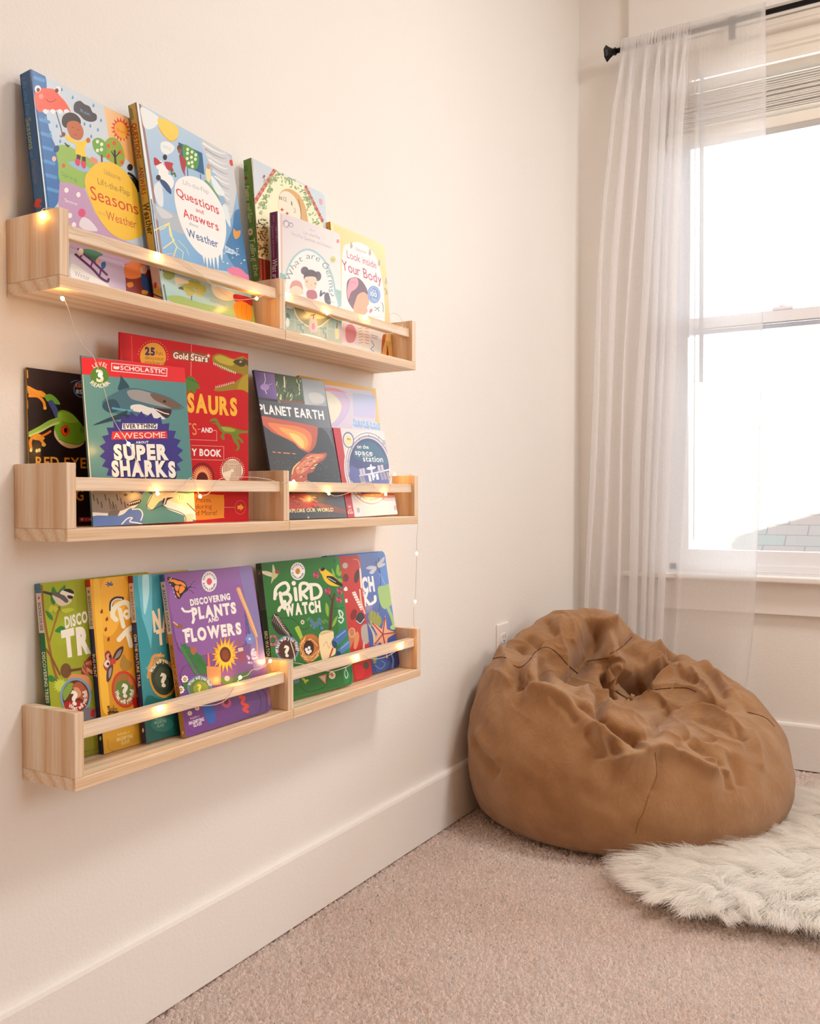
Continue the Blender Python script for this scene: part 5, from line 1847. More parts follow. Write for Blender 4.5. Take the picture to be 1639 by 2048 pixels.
c.K([(180, 800), (215, 830)], 14, '#c9a58a')
# wheat, small flowers
c.K([(800, 470), (870, 640), (930, 830), (985, 960), (1000, 1150)], 12, '#c99a6a', True)
c.K([(812, 480), (850, 580), (900, 700), (960, 860), (985, 930)], 40, '#d6a36c', True, 26)
for i in range(10):
    c.K([(815 + i * 18, 480 + i * 46), (835 + i * 18, 530 + i * 46)], 8, '#e6bd88', False)
for i in range(7):
    c.E(880 + i * 9, 740 + i * 40, 13, 24, '#56508a', -10, 10)
for k in range(6):
    w = k * PI / 3
    c.E(920 + 22 * math.cos(w), 965 + 30 * math.sin(w), 20, 24, '#6f86c8', 0, 12)
c.E(920, 965, 10, 12, '#c8d0ea')
r_ = random.Random(9)
for i in range(26):
    w, q = r_.uniform(0, 2 * PI), r_.uniform(0, 1) ** .6
    c.star(950 + 72 * q * math.cos(w), 1135 + 72 * q * math.sin(w), 18, 8, 5, r_.choice(['#e3cfe6', '#c9a0cc', '#b585b8', '#efe0ee']))
c.B([(800, 1150), (830, 1090), (875, 1090), (890, 1150), (850, 1200)], '#8a4a68')
c.G([(805, 1055), (855, 1045), (860, 1080), (812, 1092)], '#d6b8a0')
c.B([(790, 980), (830, 960), (845, 1020), (800, 1040)], '#8a5a78')
# fern
c.K([(250, 1010), (300, 1130), (360, 1230), (420, 1330)], 6, '#2c5a2c', True)
for i in range(11):
    x, y = 258 + i * 15, 1030 + i * 26
    L = 30 + 14 * min(i, 4)
    c.B([(x, y), (x + L, y - 22), (x + L * 1.7, y + 6), (x + L * .8, y + 20)], '#2f7038')
    c.B([(x, y), (x - 8, y + 30), (x + 6, y + 66), (x + 16, y + 30)], '#38803c')
c.K([(420, 1150), (470, 1220), (520, 1300), (500, 1380)], 26, '#2f6a38', True)
c.G([(500, 1230), (640, 1240), (640, 1410), (510, 1420)], '#c98a5a')
c.K([(515, 1110), (522, 1220)], 16, '#e0724a', False, 24)
c.B([(345, 1050), (380, 1040), (405, 1070), (380, 1120), (350, 1100)], '#a3604a')
c.ring(330, 1330, 80, 110, 10, '#6f4a86')
# sunflower
for n_, r0, r1, cl in ((17, 185, 105, '#dd9a22'), (15, 150, 92, '#eab83a')):
    c.star(680, 1118, r0, r1, n_, cl, .74, -.08)
c.E(682, 1118, 54, 76, '#5c2b18', -6)
c.E(682, 1118, 34, 50, '#7a3c1e', -6)
c.B([(640, 1340), (700, 1330), (760, 1350), (740, 1420), (660, 1400)], '#54743c')
c.B([(760, 1330), (860, 1290), (930, 1280), (900, 1360), (800, 1400)], '#4f6a4a')
c.E(700, 1350, 26, 26, '#d6a0b0')
for x, y in ((287, 1358), (250, 1460)):
    for k in range(8):
        w = k * PI / 4
        c.E(x + 24 * math.cos(w), y + 28 * math.sin(w), 11, 11, '#f0e8e2', 0, 8)
    c.E(x, y, 10, 12, '#e0b03a')
c.B([(270, 1400), (330, 1380), (340, 1430), (290, 1460)], '#3f6a36')
lens(c, 432, 1440, 122, 118, '#5a80b0', '#5f7a3a')
c.B([(370, 1440), (430, 1380), (500, 1410), (510, 1480), (400, 1500)], '#8a9a3a')
qmark(c, 436, 1450, 80, '#ecd24a', 0)
c.A('What will you find?', 432, 1445, 92, 88, -76, 78, 30, '#f3ece4', .03)
# below the rail
c.B([(465, 1640), (520, 1600), (570, 1640), (590, 1720), (570, 1785), (520, 1780), (480, 1700)], '#345fae')
c.star(695, 1590, 58, 38, 16, '#b8567c')
c.E(692, 1575, 24, 30, '#6e2436')
c.K([(830, 1530), (865, 1540), (850, 1590), (900, 1620), (865, 1650), (900, 1675)], 32, '#d34a36')
for x, y in ((338, 1690), (410, 1640)):
    c.star(x, y, 28, 16, 8, '#f0d8c4')
    c.E(x, y, 10, 10, '#dd8a3a')
c.T('Includes a', (345, 1752), (430, 1725), 24, '#d8b8dc', 0)
c.T('MAGNIFYING', (332, 1805), (478, 1760), 32, '#ecdcea', .03, jit=.03)
c.T('GLASS!', (375, 1825), (455, 1800), 30, '#ecdcea', .03, jit=.03)
c.K([(990, 1470), (1030, 1560), (1010, 1680), (900, 1720)], 9, '#4c3a6a')
c.K([(1040, 1450), (1090, 1540), (1080, 1660)], 9, '#4c3a6a')
c.K([(320, 1850), (420, 1880), (700, 1800), (1120, 1660)], 5, '#5a3a74')
c.B([(1090, 1430), (1120, 1440), (1125, 1600), (1100, 1590)], '#8a5a6a')
spine(b, (310, 1080, 4.876), .010, .084, '#c79248', '#43669a', 'DISCOVERING PLANTS AND FLOWERS', '#5a3424', .100, .178, .222)
b.finish()

# green bird book
b = Book('bird', 'green paperback with a yellow finch and a nest on its cover', '#2c6a2e', '#233a24', '#245a28', round_r=.011, group=GRP, **RC)
c = b.f.crop(490, 1080, 4.43)
c.GR([(105, 210), (840, 145), (975, 1275), (330, 1420)], ['#2c6b30', '#2f7438', '#2a6a34', '#2b6e30'])
c.K([(150, 330), (185, 660), (230, 690), (420, 700), (490, 780), (540, 790), (600, 740)], 6, '#1c4a22')
c.K([(790, 170), (820, 300), (850, 600), (900, 900), (950, 1200)], 8, '#1f5a2c')
c.B([(800, 160), (840, 160), (960, 1260), (880, 1270), (820, 700)], '#2f7f46')
c.K([(770, 610), (870, 600)], 6, '#1f5a2c')
# hummingbird
c.B([(132, 280), (190, 275), (250, 300), (235, 325), (180, 310)], '#cfc8b0')
c.B([(245, 215), (262, 250), (268, 295), (245, 300), (240, 255)], '#c3c4a0')
c.B([(235, 300), (270, 275), (298, 275), (285, 320), (250, 355), (230, 385), (235, 340)], '#b8b98a')
c.B([(265, 275), (290, 262), (300, 275), (290, 298), (270, 295)], '#a03a34')
badge(c, 466, 277, 64, 78, '#c98a3a')
c.E(466, 277, 10, 26, '#b5762c', 20)
# title
tx = '#efe4d6'
c.K([(310, 470), (325, 550), (345, 600), (350, 545)], 30, tx, True)
c.K([(262, 520), (270, 440), (310, 395), (360, 380), (385, 420), (370, 460), (330, 480), (385, 480), (405, 520), (385, 560), (345, 580), (310, 600), (298, 625)], 28, tx)
c.E(270, 480, 18, 22, tx)
c.K([(442, 430), (452, 530)], 30, tx, False)
c.E(430, 383, 19, 21, tx)
c.K([(492, 530), (488, 400), (540, 385), (560, 420), (520, 460), (500, 465), (545, 515)], 28, tx)
c.K([(590, 525), (582, 410)], 28, tx, False)
c.K([(575, 395), (640, 400), (672, 450), (655, 500), (600, 522)], 28, tx)
c.T('WATCH', (355, 668), (672, 632), 92, tx, .07, h1=86, jit=.03)
# goldfinch on its branch
c.K([(750, 800), (762, 650), (772, 560), (790, 480)], 26, '#5a2a20', True, 16)
c.K([(772, 540), (740, 480), (720, 440)], 12, '#5a2a20')
c.B([(658, 268), (690, 245), (725, 270), (780, 310), (820, 350), (850, 400), (800, 410), (740, 395), (700, 355), (680, 310)], '#dcb92c')
c.B([(662, 262), (690, 243), (708, 255), (695, 272), (670, 275)], '#1e1a18')
c.B([(720, 322), (780, 325), (835, 370), (875, 412), (820, 400), (750, 360)], '#221d1c')
c.K([(735, 335), (800, 372)], 5, '#e6dcc8', False)
c.K([(655, 258), (668, 268)], 8, '#c98a4a', False)
for x, y in ((628, 310), (732, 452), (838, 452), (832, 528)):
    for k in range(7):
        w = k * 2 * PI / 7
        c.E(x + 15 * math.cos(w), y + 18 * math.sin(w), 13, 15, ['#a33a5a', '#c0587a', '#8a2c4a'][k % 3], 0, 8)
for pts in ([(768, 250), (790, 290), (800, 340), (775, 310)], [(820, 215), (835, 260), (815, 310), (805, 265)], [(850, 270), (858, 300), (830, 320), (820, 300)],
            [(715, 555), (740, 600), (735, 680), (712, 630)], [(820, 670), (800, 740), (770, 770), (785, 710)], [(825, 340), (860, 350), (858, 375), (835, 370)]):
    c.B(pts, '#7fae3c')
c.K([(830, 690), (858, 680), (862, 645), (830, 625), (845, 680), (870, 700), (850, 735), (828, 715)], 12, '#c8d8d0')
c.E(508, 728, 17, 20, '#c9c6a8')
c.E(508, 728, 6, 7, '#3a4a34')
# feathers, nest, note pad, binoculars
c.B([(250, 655), (290, 665), (330, 720), (385, 800), (420, 860), (370, 850), (290, 830), (235, 740)], '#2a2524')
for i in range(10):
    c.K([(258 + i * 12, 675 + i * 17), (240 + i * 15, 720 + i * 14)], 5, '#8a8078', False)
    c.K([(262 + i * 14, 672 + i * 17), (300 + i * 9, 685 + i * 15)], 5, '#b8aa98', False)
c.K([(255, 660), (330, 770), (400, 870), (440, 1060)], 6, '#d8cbb8', True)
for k in range(12):
    w = k * PI / 6
    c.E(245 + 34 * math.cos(w), 890 + 40 * math.sin(w), 12, 12, '#9a4a6a' if k % 2 else '#b8607e', 0, 8)
for i in range(7):
    c.E(560 + i * 26, 700 + (i * 53) % 60, 10, 24, '#5c8a3c', 40 - i * 15, 10)
for x, y in ((600, 740), (635, 755), (662, 735), (610, 775), (680, 780), (655, 705), (585, 715)):
    c.E(x, y, 15, 17, '#4a72a8')
for i in range(6):
    c.B([(440 + i * 8, 780 + i * 18), (470 + i * 8, 760 + i * 20), (485 + i * 6, 790 + i * 18), (455 + i * 8, 805 + i * 16)], '#9ab83e')
lens(c, 370, 965, 106, 116, '#6585a2', '#5a4028')
c.B([(300, 940), (360, 890), (430, 920), (440, 1000), (380, 1050), (310, 1020)], '#4a2c24')
c.K([(400, 900), (430, 1000), (440, 1070)], 7, '#e6d6bc', True)
qmark(c, 372, 985, 92, '#f0e6d6', 0)
c.A('What will you find?', 370, 968, 76, 84, -112, 98, 28, '#f3ece0', .03)
c.B([(485, 900), (530, 845), (600, 835), (650, 880), (675, 970), (640, 1040), (560, 1090), (500, 1040), (480, 970)], '#b06a34')
for i in range(30):
    w = r_.uniform(0, 2 * PI)
    q = r_.uniform(.55, .95)
    x, y = 575 + 92 * q * math.cos(w), 960 + 118 * q * math.sin(w)
    c.K([(x - 40 * math.sin(w), y + 46 * math.cos(w)), (x + 4, y), (x + 40 * math.sin(w), y - 46 * math.cos(w))], 6, r_.choice(['#dba55c', '#8a4a22', '#e8c080', '#c07a3c']))
c.E(562, 955, 46, 66, '#3a1c12')
for x, y in ((540, 970), (565, 955), (548, 990), (575, 985), (560, 1000)):
    c.E(x, y, 13, 15, '#dde0dc')
c.B([(655, 835), (770, 805), (785, 880), (800, 1000), (740, 1040), (680, 1060)], '#e3d0a4')
for i in range(7):
    c.ring(668 + i * 16, 832 - i * 4.5, 6, 9, 3, '#8a7a5a')
c.K([(690, 940), (720, 900), (740, 960), (765, 900), (775, 980)], 7, '#d3ad7a')
c.K([(750, 1030), (775, 960)], 14, '#b53a2c', False)
c.B([(765, 900), (800, 850), (870, 785), (900, 800), (900, 850), (830, 920), (790, 960)], '#3f6ea8')
c.E(790, 925, 22, 34, '#233f6a', -20)
c.B([(805, 1000), (850, 940), (920, 880), (935, 930), (890, 980), (820, 1020)], '#4a7ab4')
c.E(825, 1005, 20, 24, '#233f6a', -20)
c.K([(810, 865), (885, 805)], 9, '#7fa8d6')
c.K([(850, 960), (915, 905)], 9, '#7fa8d6')
# below the rail
c.B([(430, 1225), (470, 1225), (480, 1255), (440, 1270)], '#5a80a8')
for pts in ([(500, 1225), (530, 1230), (525, 1265), (545, 1270), (520, 1250)], [(520, 1245), (555, 1235), (560, 1250), (530, 1260)]):
    c.B(pts, '#b5c83a')
c.G([(645, 1210), (720, 1185), (715, 1278)], '#c4703c')
c.G([(660, 1212), (710, 1198), (706, 1260)], '#b8b0a8')
c.E(770, 1198, 30, 34, '#d8d0b8')
c.star(770, 1198, 22, 10, 5, '#c06a34')
c.K([(885, 1130), (910, 1190), (895, 1225), (880, 1180), (895, 1130)], 8, '#a8cfc0')
c.K([(480, 1290), (560, 1345), (700, 1300), (730, 1210), (770, 1180)], 6, '#1c4a22')
for i in range(20):
    c.K([(450 + i * 20, 1372 - i * 4.6), (461 + i * 20, 1369 - i * 4.6)], 4, '#1c4a22', False)
c.K([(880, 1290), (930, 1260), (940, 1150)], 5, '#1c4a22')
spine(b, (490, 1080, 4.43), .010, .076, '#233a24', '#233a24', 'BIRD WATCH', '#d8e0c8', .110, .150, .212, '#4a4a44')
b.finish()

# red rock book
b = Book('rocks', 'red paperback with stones and a trowel, between the green and blue ones', '#a83234', '#8a2428', '#8a2428', round_r=.011, group=GRP, **RC)
c = b.f.crop(490, 1080, 4.43)
c.GR([(300, 200), (1015, 135), (1140, 1230), (430, 1330)], ['#a83436', '#b84a48', '#c0282c', '#a02024'])
c.E(885, 226, 24, 26, '#b8b0a8')
c.E(890, 335, 26, 36, '#6a3a34')
c.E(990, 320, 24, 64, '#5a3c3a', 12)
c.K([(960, 170), (1000, 180), (1020, 260), (1045, 500)], 8, '#d08a80')
c.K([(1018, 260), (1030, 420)], 16, '#e6d6d0')
c.K([(1015, 440), (1030, 560), (1060, 650)], 14, '#e0b8a8')
c.B([(872, 440), (892, 412), (908, 440), (890, 452)], '#f2ece6')
c.G([(884, 524), (904, 520), (908, 552), (888, 556)], '#f2ece6')
for i in range(7):
    c.G([(945 + i * 11, 465 + i * 22), (975 + i * 11, 455 + i * 22), (985 + i * 9, 480 + i * 22), (955 + i * 11, 492 + i * 22)], '#efe2dc')
    c.K([(950 + i * 11, 478 + i * 22), (972 + i * 11, 470 + i * 22)], 5, '#a8383a', False)
c.E(960, 660, 26, 50, '#7a2a2a', 15)
c.B([(985, 680), (1015, 640), (1050, 660), (1055, 720), (1015, 750), (985, 720)], '#3a3a44')
c.K([(985, 715), (1020, 740), (1055, 700)], 7, '#d8d8dc')
c.B([(1030, 770), (1075, 745), (1095, 800), (1095, 900), (1055, 920), (1030, 860)], '#a8a49e')
c.K([(1052, 910), (1050, 960)], 16, '#c9b8a8')
c.B([(900, 860), (950, 780), (975, 800), (970, 860), (930, 960), (910, 940)], '#b87a54')
c.ring(945, 820, 26, 40, 8, '#d8a884')
c.B([(975, 830), (1000, 815), (1010, 870), (985, 960), (960, 950)], '#cf8a5c')
c.B([(965, 1120), (1010, 1105), (1060, 1150), (1050, 1200), (990, 1230)], '#d03034')
c.E(1072, 1110, 26, 32, '#5a4a40')
c.K([(1085, 1000), (1115, 1100), (1130, 1190)], 7, '#8a1f24')
b.finish()

# blue beach book
b = Book('beach', 'blue paperback with a starfish and a spade, at the far end of the bottom shelf', '#3a55a0', '#2a3f80', '#2a3f80', round_r=.011, group=GRP, **RC)
c = b.f.crop(490, 1080, 4.43)
c.GR([(560, 170), (1250, 100), (1395, 1135), (700, 1230)], ['#5a74b8', '#5f80c4', '#33458c', '#3a4c98'])
c.B([(1170, 130), (1250, 110), (1300, 400), (1340, 700), (1260, 640), (1200, 420)], '#5a86cc')
c.K([(1180, 160), (1200, 380), (1180, 640), (1080, 660)], 7, '#2f4a94')
# dragonfly
for pts in ([(1070, 250), (1110, 228), (1165, 240), (1110, 262)], [(1160, 225), (1205, 170), (1232, 150), (1225, 190), (1180, 235)], [(1100, 290), (1130, 255), (1165, 250), (1130, 300)], [(1170, 235), (1225, 205), (1238, 220), (1190, 245)]):
    c.B(pts, '#b9c4d8')
c.K([(1155, 190), (1170, 240), (1190, 290)], 9, '#4a5f7a')
c.E(1160, 200, 12, 14, '#5a6f8a')
c.T('CH', (1042, 458), (1150, 446), 118, '#eef0ee', .06)
c.T('K', (1052, 582), (1120, 566), 112, '#eef0ee', .06)
c.K([(1120, 565), (1150, 540), (1150, 500)], 24, '#eef0ee')
for i in range(7):
    c.E(1195 + i * 7, 305 + i * 14, 3, 4, '#c8d4e6', 0, 8)
c.B([(1175, 425), (1230, 405), (1285, 390), (1290, 470), (1300, 560), (1260, 600), (1230, 610), (1195, 560)], '#8fb87a')
c.K([(1265, 600), (1300, 690), (1320, 770)], 26, '#8fb87a', True)
c.E(1310, 775, 26, 22, '#9ac284')
c.B([(1090, 680), (1120, 620), (1150, 640), (1200, 680), (1210, 740), (1150, 760), (1110, 740)], '#7f8a4a')
for i in range(6):
    c.K([(1110 + i * 16, 760), (1120 + i * 14, 640 + (i % 2) * 40)], 14, '#8f9a54', True, 8)
for i in range(8):
    c.K([(1090 + i * 14, 740 + i * 20), (1130 + i * 6, 830 + i * 14), (1140, 930)], 5, '#c9c2a0', True)
st = [(1240, 665), (1255, 790), (1340, 820), (1262, 870), (1250, 960), (1190, 905), (1130, 935), (1170, 840), (1105, 715), (1210, 790)]
c.nl()
kk = c.col('#dba58c')
ctr = c.uv(1218, 835)
for i in range(10):
    c.put([ctr, c.uv(*st[(i + 1) % 10]), c.uv(*st[i])], kk)
for q in ((1238, 690), (1325, 820), (1240, 940), (1145, 925), (1125, 735)):
    c.K([(1218, 835), q], 10, '#8f3a34', False)
c.B([(1250, 1000), (1262, 1040), (1250, 1045)], '#d8a088')
c.B([(1160, 1070), (1230, 1050), (1280, 1090), (1240, 1150), (1170, 1180)], '#3a62b4')
c.K([(1150, 1110), (1200, 1140), (1240, 1100), (1210, 1070)], 7, '#7f9ad0')
c.B([(1280, 1000), (1350, 980), (1385, 1110), (1310, 1120)], '#24306a')
c.K([(1290, 1000), (1310, 1060), (1305, 1130)], 16, '#5a80c0', True)
c.B([(1130, 1000), (1165, 990), (1160, 1080), (1135, 1090)], '#8a9a5a')
b.finish()
# ------------------------------------------------------------------ wall outlet behind the bean bag
ot = empty('wall_outlet', (0.0, 2.133, 0.36), 'white duplex wall outlet just above the bean bag on the left wall', 'outlet')
PY0, PY1, PZ0, PZ1 = 2.098, 2.168, 0.309, 0.4235
MB().box(.0002, .0055, PY0, PY1, PZ0, PZ1).build('cover_plate', M['white_plastic'], ot, bevel=.0022, segs=3)
for zc in (.3855, .347):
    yc = (PY0 + PY1) / 2
    pr = []
    for w in np.linspace(0, 2 * PI, 28, endpoint=False):
        pr.append((yc + max(-.0172, min(.0172, .0172 * 1.18 * math.cos(w))), zc + .0145 * max(-.95, min(.95, 1.1 * math.sin(w)))))
    rc = MB().extrude([(p, q) for p, q in pr], 0, .005, .0068).build('receptacle', M['white_plastic'], ot, bevel=.0004)
    sl = MB()
    sl.box(.0060, .00695, yc - .0075, yc - .0058, zc + .000, zc + .0085)
    sl.box(.0060, .00695, yc + .0055, yc + .0075, zc - .0005, zc + .0085)
    sl.lathe((.0060, yc, zc - .0065), (1, 0, 0), [(0, .0026), (.00095, .0026)], 12)
    sl.build('slot', M['dark_slot'], rc)
MB().lathe((.005, (PY0 + PY1) / 2, .366), (1, 0, 0), [(0, .003), (.0012, .0028)], 12).build('screw', M['white_plastic'], ot)

# ------------------------------------------------------------------ curtain rod and sheer curtain
RY, RZ = 2.640, 2.052
rod = empty('curtain_rod', (.5, RY, RZ), 'black metal curtain rod with a flared end above the window', 'curtain rod')
MB().tube([(.128, RY, RZ), (1.42, RY, RZ)], .0072, 16).build('pole', M['black_metal'], rod, smooth=True)
fx = .128
MB().lathe((fx + .006, RY, RZ), (-1, 0, 0), [(0, .0105), (.004, .0115), (.007, .0095), (.010, .010), (.020, .016), (.027, .0225), (.029, .0235), (.031, .0215), (.033, .010)], 6).build('finial', M['black_metal'], rod)
for bx in (.455, 1.30):
    m = MB()
    m.box(bx - .009, bx + .009, YW - .020 - .006, YW - .020, RZ - .035, RZ + .025)
    m.tube([(bx, YW - .022, RZ - .014), (bx, RY, RZ - .014)], .0045, 8)
    m.tube([(bx, RY + .0095 * math.cos(q), RZ - .001 + .0095 * math.sin(q)) for q in np.linspace(-PI, 0, 10)], .0020, 6)
    m.build('bracket', M['black_metal'], rod)

t = NT('sheer_voile')
wv = t.n('TexNoise', i_Scale=500.0, i_Detail=2.0)
t.l(t.coords((1, 1, .3)), wv.inputs['Vector'])
df = t.n('BsdfDiffuse')
df.inputs['Color'].default_value = (.95, .94, .95, 1)
tl = t.n('BsdfTranslucent')
tl.inputs['Color'].default_value = (.95, .94, .95, 1)
m1 = t.n('MixShader')
m1.inputs[0].default_value = 0.5
t.l(df.outputs[0], m1.inputs[1])
t.l(tl.outputs[0], m1.inputs[2])
tp = t.n('BsdfTransparent')
m2 = t.n('MixShader')
mr = t.n('MapRange')
mr.inputs['From Min'].default_value = .3
mr.inputs['From Max'].default_value = .7
mr.inputs['To Min'].default_value = .53
mr.inputs['To Max'].default_value = .57
t.l(wv.outputs[0], mr.inputs[0])
t.l(mr.outputs[0], m2.inputs[0])
t.l(tp.outputs[0], m2.inputs[1])
t.l(m1.outputs[0], m2.inputs[2])
t.l(m2.outputs[0], t.out.inputs['Surface'])
M['voile'] = t.m


def tab(pts):
    zs, xs = [], []
    for px, py in pts:
        p = at(px, py, 1, 2.632)
        zs.append(p[2])
        xs.append(p[0])
    zs, xs = np.array(zs), np.array(xs)
    o = np.argsort(zs)
    return zs[o], xs[o]


zl, xl = tab([(1243, 88), (1238, 130), (1226, 250), (1213, 400), (1204, 520), (1195, 700), (1185, 900), (1177, 1100), (1173, 1220), (1168, 1400), (1163, 1560)])
zr, xr = tab([(1530, 24), (1530, 250), (1528, 500), (1524, 700), (1520, 900), (1517, 1050), (1512, 1160), (1506, 1260), (1494, 1360), (1478, 1430), (1450, 1560)])
NS, NZ = 520, 150
s_ = np.linspace(0, 1, NS)
zz = np.concatenate([np.linspace(.012, 1.98, NZ - 22), np.linspace(1.99, RZ + .022, 22)])
S2, Z2 = np.meshgrid(s_, zz)
XL = np.interp(Z2, zl, xl)
XR = np.interp(Z2, zr, xr)
g = np.where(S2 < .66, .50 * (S2 / .66), .50 + .50 * (S2 - .66) / .34)
hgt = np.clip((RZ - Z2) / 1.9, 0, 1)
amp = np.where(S2 < .66, 1.0, np.clip(1 - (S2 - .66) / .06, 0.0, 1.0))
ph = 2 * PI * (10.0 * S2 + .35 * np.sin(2 * PI * 1.7 * S2 + .6) + .10 * np.sin(5 * Z2 + 9 * S2))
fold = .016 + .004 * np.sin(2 * PI * 3.1 * S2 + 1.0)
top_in = np.clip((RZ - .01 - Z2) / .16, .08, 1)
XX = XL + (XR - XL) * g + amp * fold * 1.0 * np.sin(ph) * np.clip(S2 / .03, 0, 1) * top_in
YY = 2.632 - .007 * np.clip(1 - (RZ - Z2) / .12, 0, 1) + amp * fold * np.cos(ph) * top_in + .004 * np.sin(7 * S2 + 2 * Z2) * (1 - amp) * hgt
# fine gathers under the rod and the pocket round it
ga = np.clip((Z2 - 1.80) / .2, 0, 1) * np.where(S2 < .66, 1, .06)
YY += ga * .004 * np.sin(2 * PI * 46 * S2 + 2 * np.sin(9 * S2))
XX += ga * .0045 * np.sin(2 * PI * 46 * S2 + 2 * np.sin(9 * S2) + 1.3)
pk = np.clip((Z2 - (RZ - .016)) / .008, 0, 1)
YY = YY * (1 - pk) + pk * (RY - .0150 - .002 * np.sin(2 * PI * 46 * S2) * ga)
XX += .0015 * np.sin(40 * S2 + 3 * Z2)
# hems turned back along both edges
for q, sg in ((1, -1), (2, -1)):
    XX = np.concatenate([XX, XX[:, NS - 1:NS] + sg * .006 * q], 1)
    YY = np.concatenate([YY, YY[:, NS - 1:NS] + .0016], 1)
    Z2 = np.concatenate([Z2, Z2[:, NS - 1:NS]], 1)
NS += 2
Vc = np.stack([XX, YY, Z2], -1)
idx = np.arange(NS * NZ).reshape(NZ, NS)
Qc = np.stack([idx[:-1, :-1], idx[:-1, 1:], idx[1:, 1:], idx[1:, :-1]], -1).reshape(-1, 4)
tag(np_mesh('sheer_curtain', Vc, Qc, M['voile']), 'sheer white curtain hanging from the black rod down behind the bean bag', 'curtain')

# ------------------------------------------------------------------ bean bag
BC = np.array([.312, 2.153])
UR = np.array([.86, .511])
UB = np.array([-.511, .86])
# azimuth (0 = right as seen from the room, 90 = towards the window, 180 = left wall, 270 = front):
# contact r | belly r, z | shoulder r, z | rim r, z | inner r, z | low inner r, z
PROF = {
    0: (.305, .384, .125, .350, .225, .280, .285, .170, .262, .085, .240),
    30: (.300, .378, .140, .340, .240, .265, .318, .165, .290, .080, .248),
    60: (.295, .370, .160, .322, .290, .240, .362, .150, .318, .075, .255),
    90: (.290, .362, .190, .305, .350, .215, .450, .120, .385, .060, .285),
    120: (.290, .365, .200, .312, .360, .230, .448, .125, .375, .060, .285),
    150: (.300, .380, .195, .338, .330, .260, .402, .150, .350, .070, .280),
    180: (.325, .398, .190, .366, .298, .288, .358, .165, .325, .075, .272),
    210: (.330, .398, .175, .368, .290, .298, .358, .175, .315, .080, .265),
    240: (.330, .392, .140, .366, .240, .300, .315, .180, .292, .085, .255),
    270: (.325, .386, .110, .362, .185, .302, .255, .185, .258, .085, .245),
    300: (.322, .384, .095, .358, .160, .292, .215, .180, .232, .085, .240),
    330: (.312, .384, .105, .352, .185, .285, .235, .175, .240, .085, .238),
}
azs = sorted(PROF)
NA, NP = 700, 370


def periodic(vals, n):
    return np.array([p[0] for p in catmull([(v,) for v in vals], 40, True)])


tabs = []
for k in range(11):
    v = periodic([PROF[a][k] for a in azs], 40)
    tabs.append(np.interp(np.linspace(0, 1, NA, endpoint=False), np.linspace(0, 1, len(v), endpoint=False), v))
th = np.linspace(0, 2 * PI, NA, endpoint=False)
V = np.zeros((NA, NP, 3))
for i in range(NA):
    q = [t_[i] for t_ in tabs]
    ctl = [(0, .004), (q[0] * .6, .003), (q[0], .004), (q[0] + (q[1] - q[0]) * .72, q[2] * .34), (q[1], q[2]), (q[3], q[4]), (q[5], q[6]), (q[7], q[8]), (q[9], q[10]), (0, .238)]
    pr = np.array(catmull(ctl, 34))
    L = np.concatenate([[0], np.cumsum(np.hypot(*np.diff(pr, axis=0).T))])
    u = np.linspace(0, L[-1], NP)
    r, z = np.interp(u, L, pr[:, 0]), np.interp(u, L, pr[:, 1])
    d = UR * math.cos(th[i]) + UB * math.sin(th[i])
    V[i, :, 0] = BC[0] + d[0] * r
    V[i, :, 1] = BC[1] + d[1] * r
    V[i, :, 2] = np.maximum(z, .003)
idx = np.arange(NA * NP).reshape(NA, NP)
nxt = np.roll(idx, -1, 0)
Qb = np.stack([idx[:, :-1], nxt[:, :-1], nxt[:, 1:], idx[:, 1:]], -1).reshape(-1, 4)


def wallclamp(P):
    x = P[..., 0]
    k = .012
    P[..., 0] = .0165 + np.logaddexp(0, (x - .0165) / k) * k
    return P


V = wallclamp(V)


def vnormals(P, Q):
    P = P.reshape(-1, 3)
    n = np.cross(P[Q[:, 2]] - P[Q[:, 0]], P[Q[:, 3]] - P[Q[:, 1]])
    N = np.zeros_like(P)
    for k in range(4):
        np.add.at(N, Q[:, k], n)
    return N / np.maximum(np.linalg.norm(N, axis=1, keepdims=True), 1e-12)


def make_bvh(P, Q):
    return BVHTree.FromPolygons([tuple(p) for p in P.reshape(-1, 3)], [tuple(int(i) for i in q) for q in Q])


def cast(bvh, pts, off=0.0, ox=900, oy=1180, k=2.3414):
    out = []
    for x, y in pts:
        d = Vector(sight(ox + x / k, oy + y / k)).normalized()
        h = bvh.ray_cast(Vector(CAM), d)
        if h[0] is not None:
            n = h[1] if h[1].dot(d) < 0 else -h[1]
            out.append(np.array(h[0] + n * off))
    return out


P = V.reshape(-1, 3)
Nn = vnormals(P, Qb)
if np.sum((P - P.mean(0)) * Nn) < 0:
    Nn = -Nn
bv = make_bvh(P[:, :], Qb)
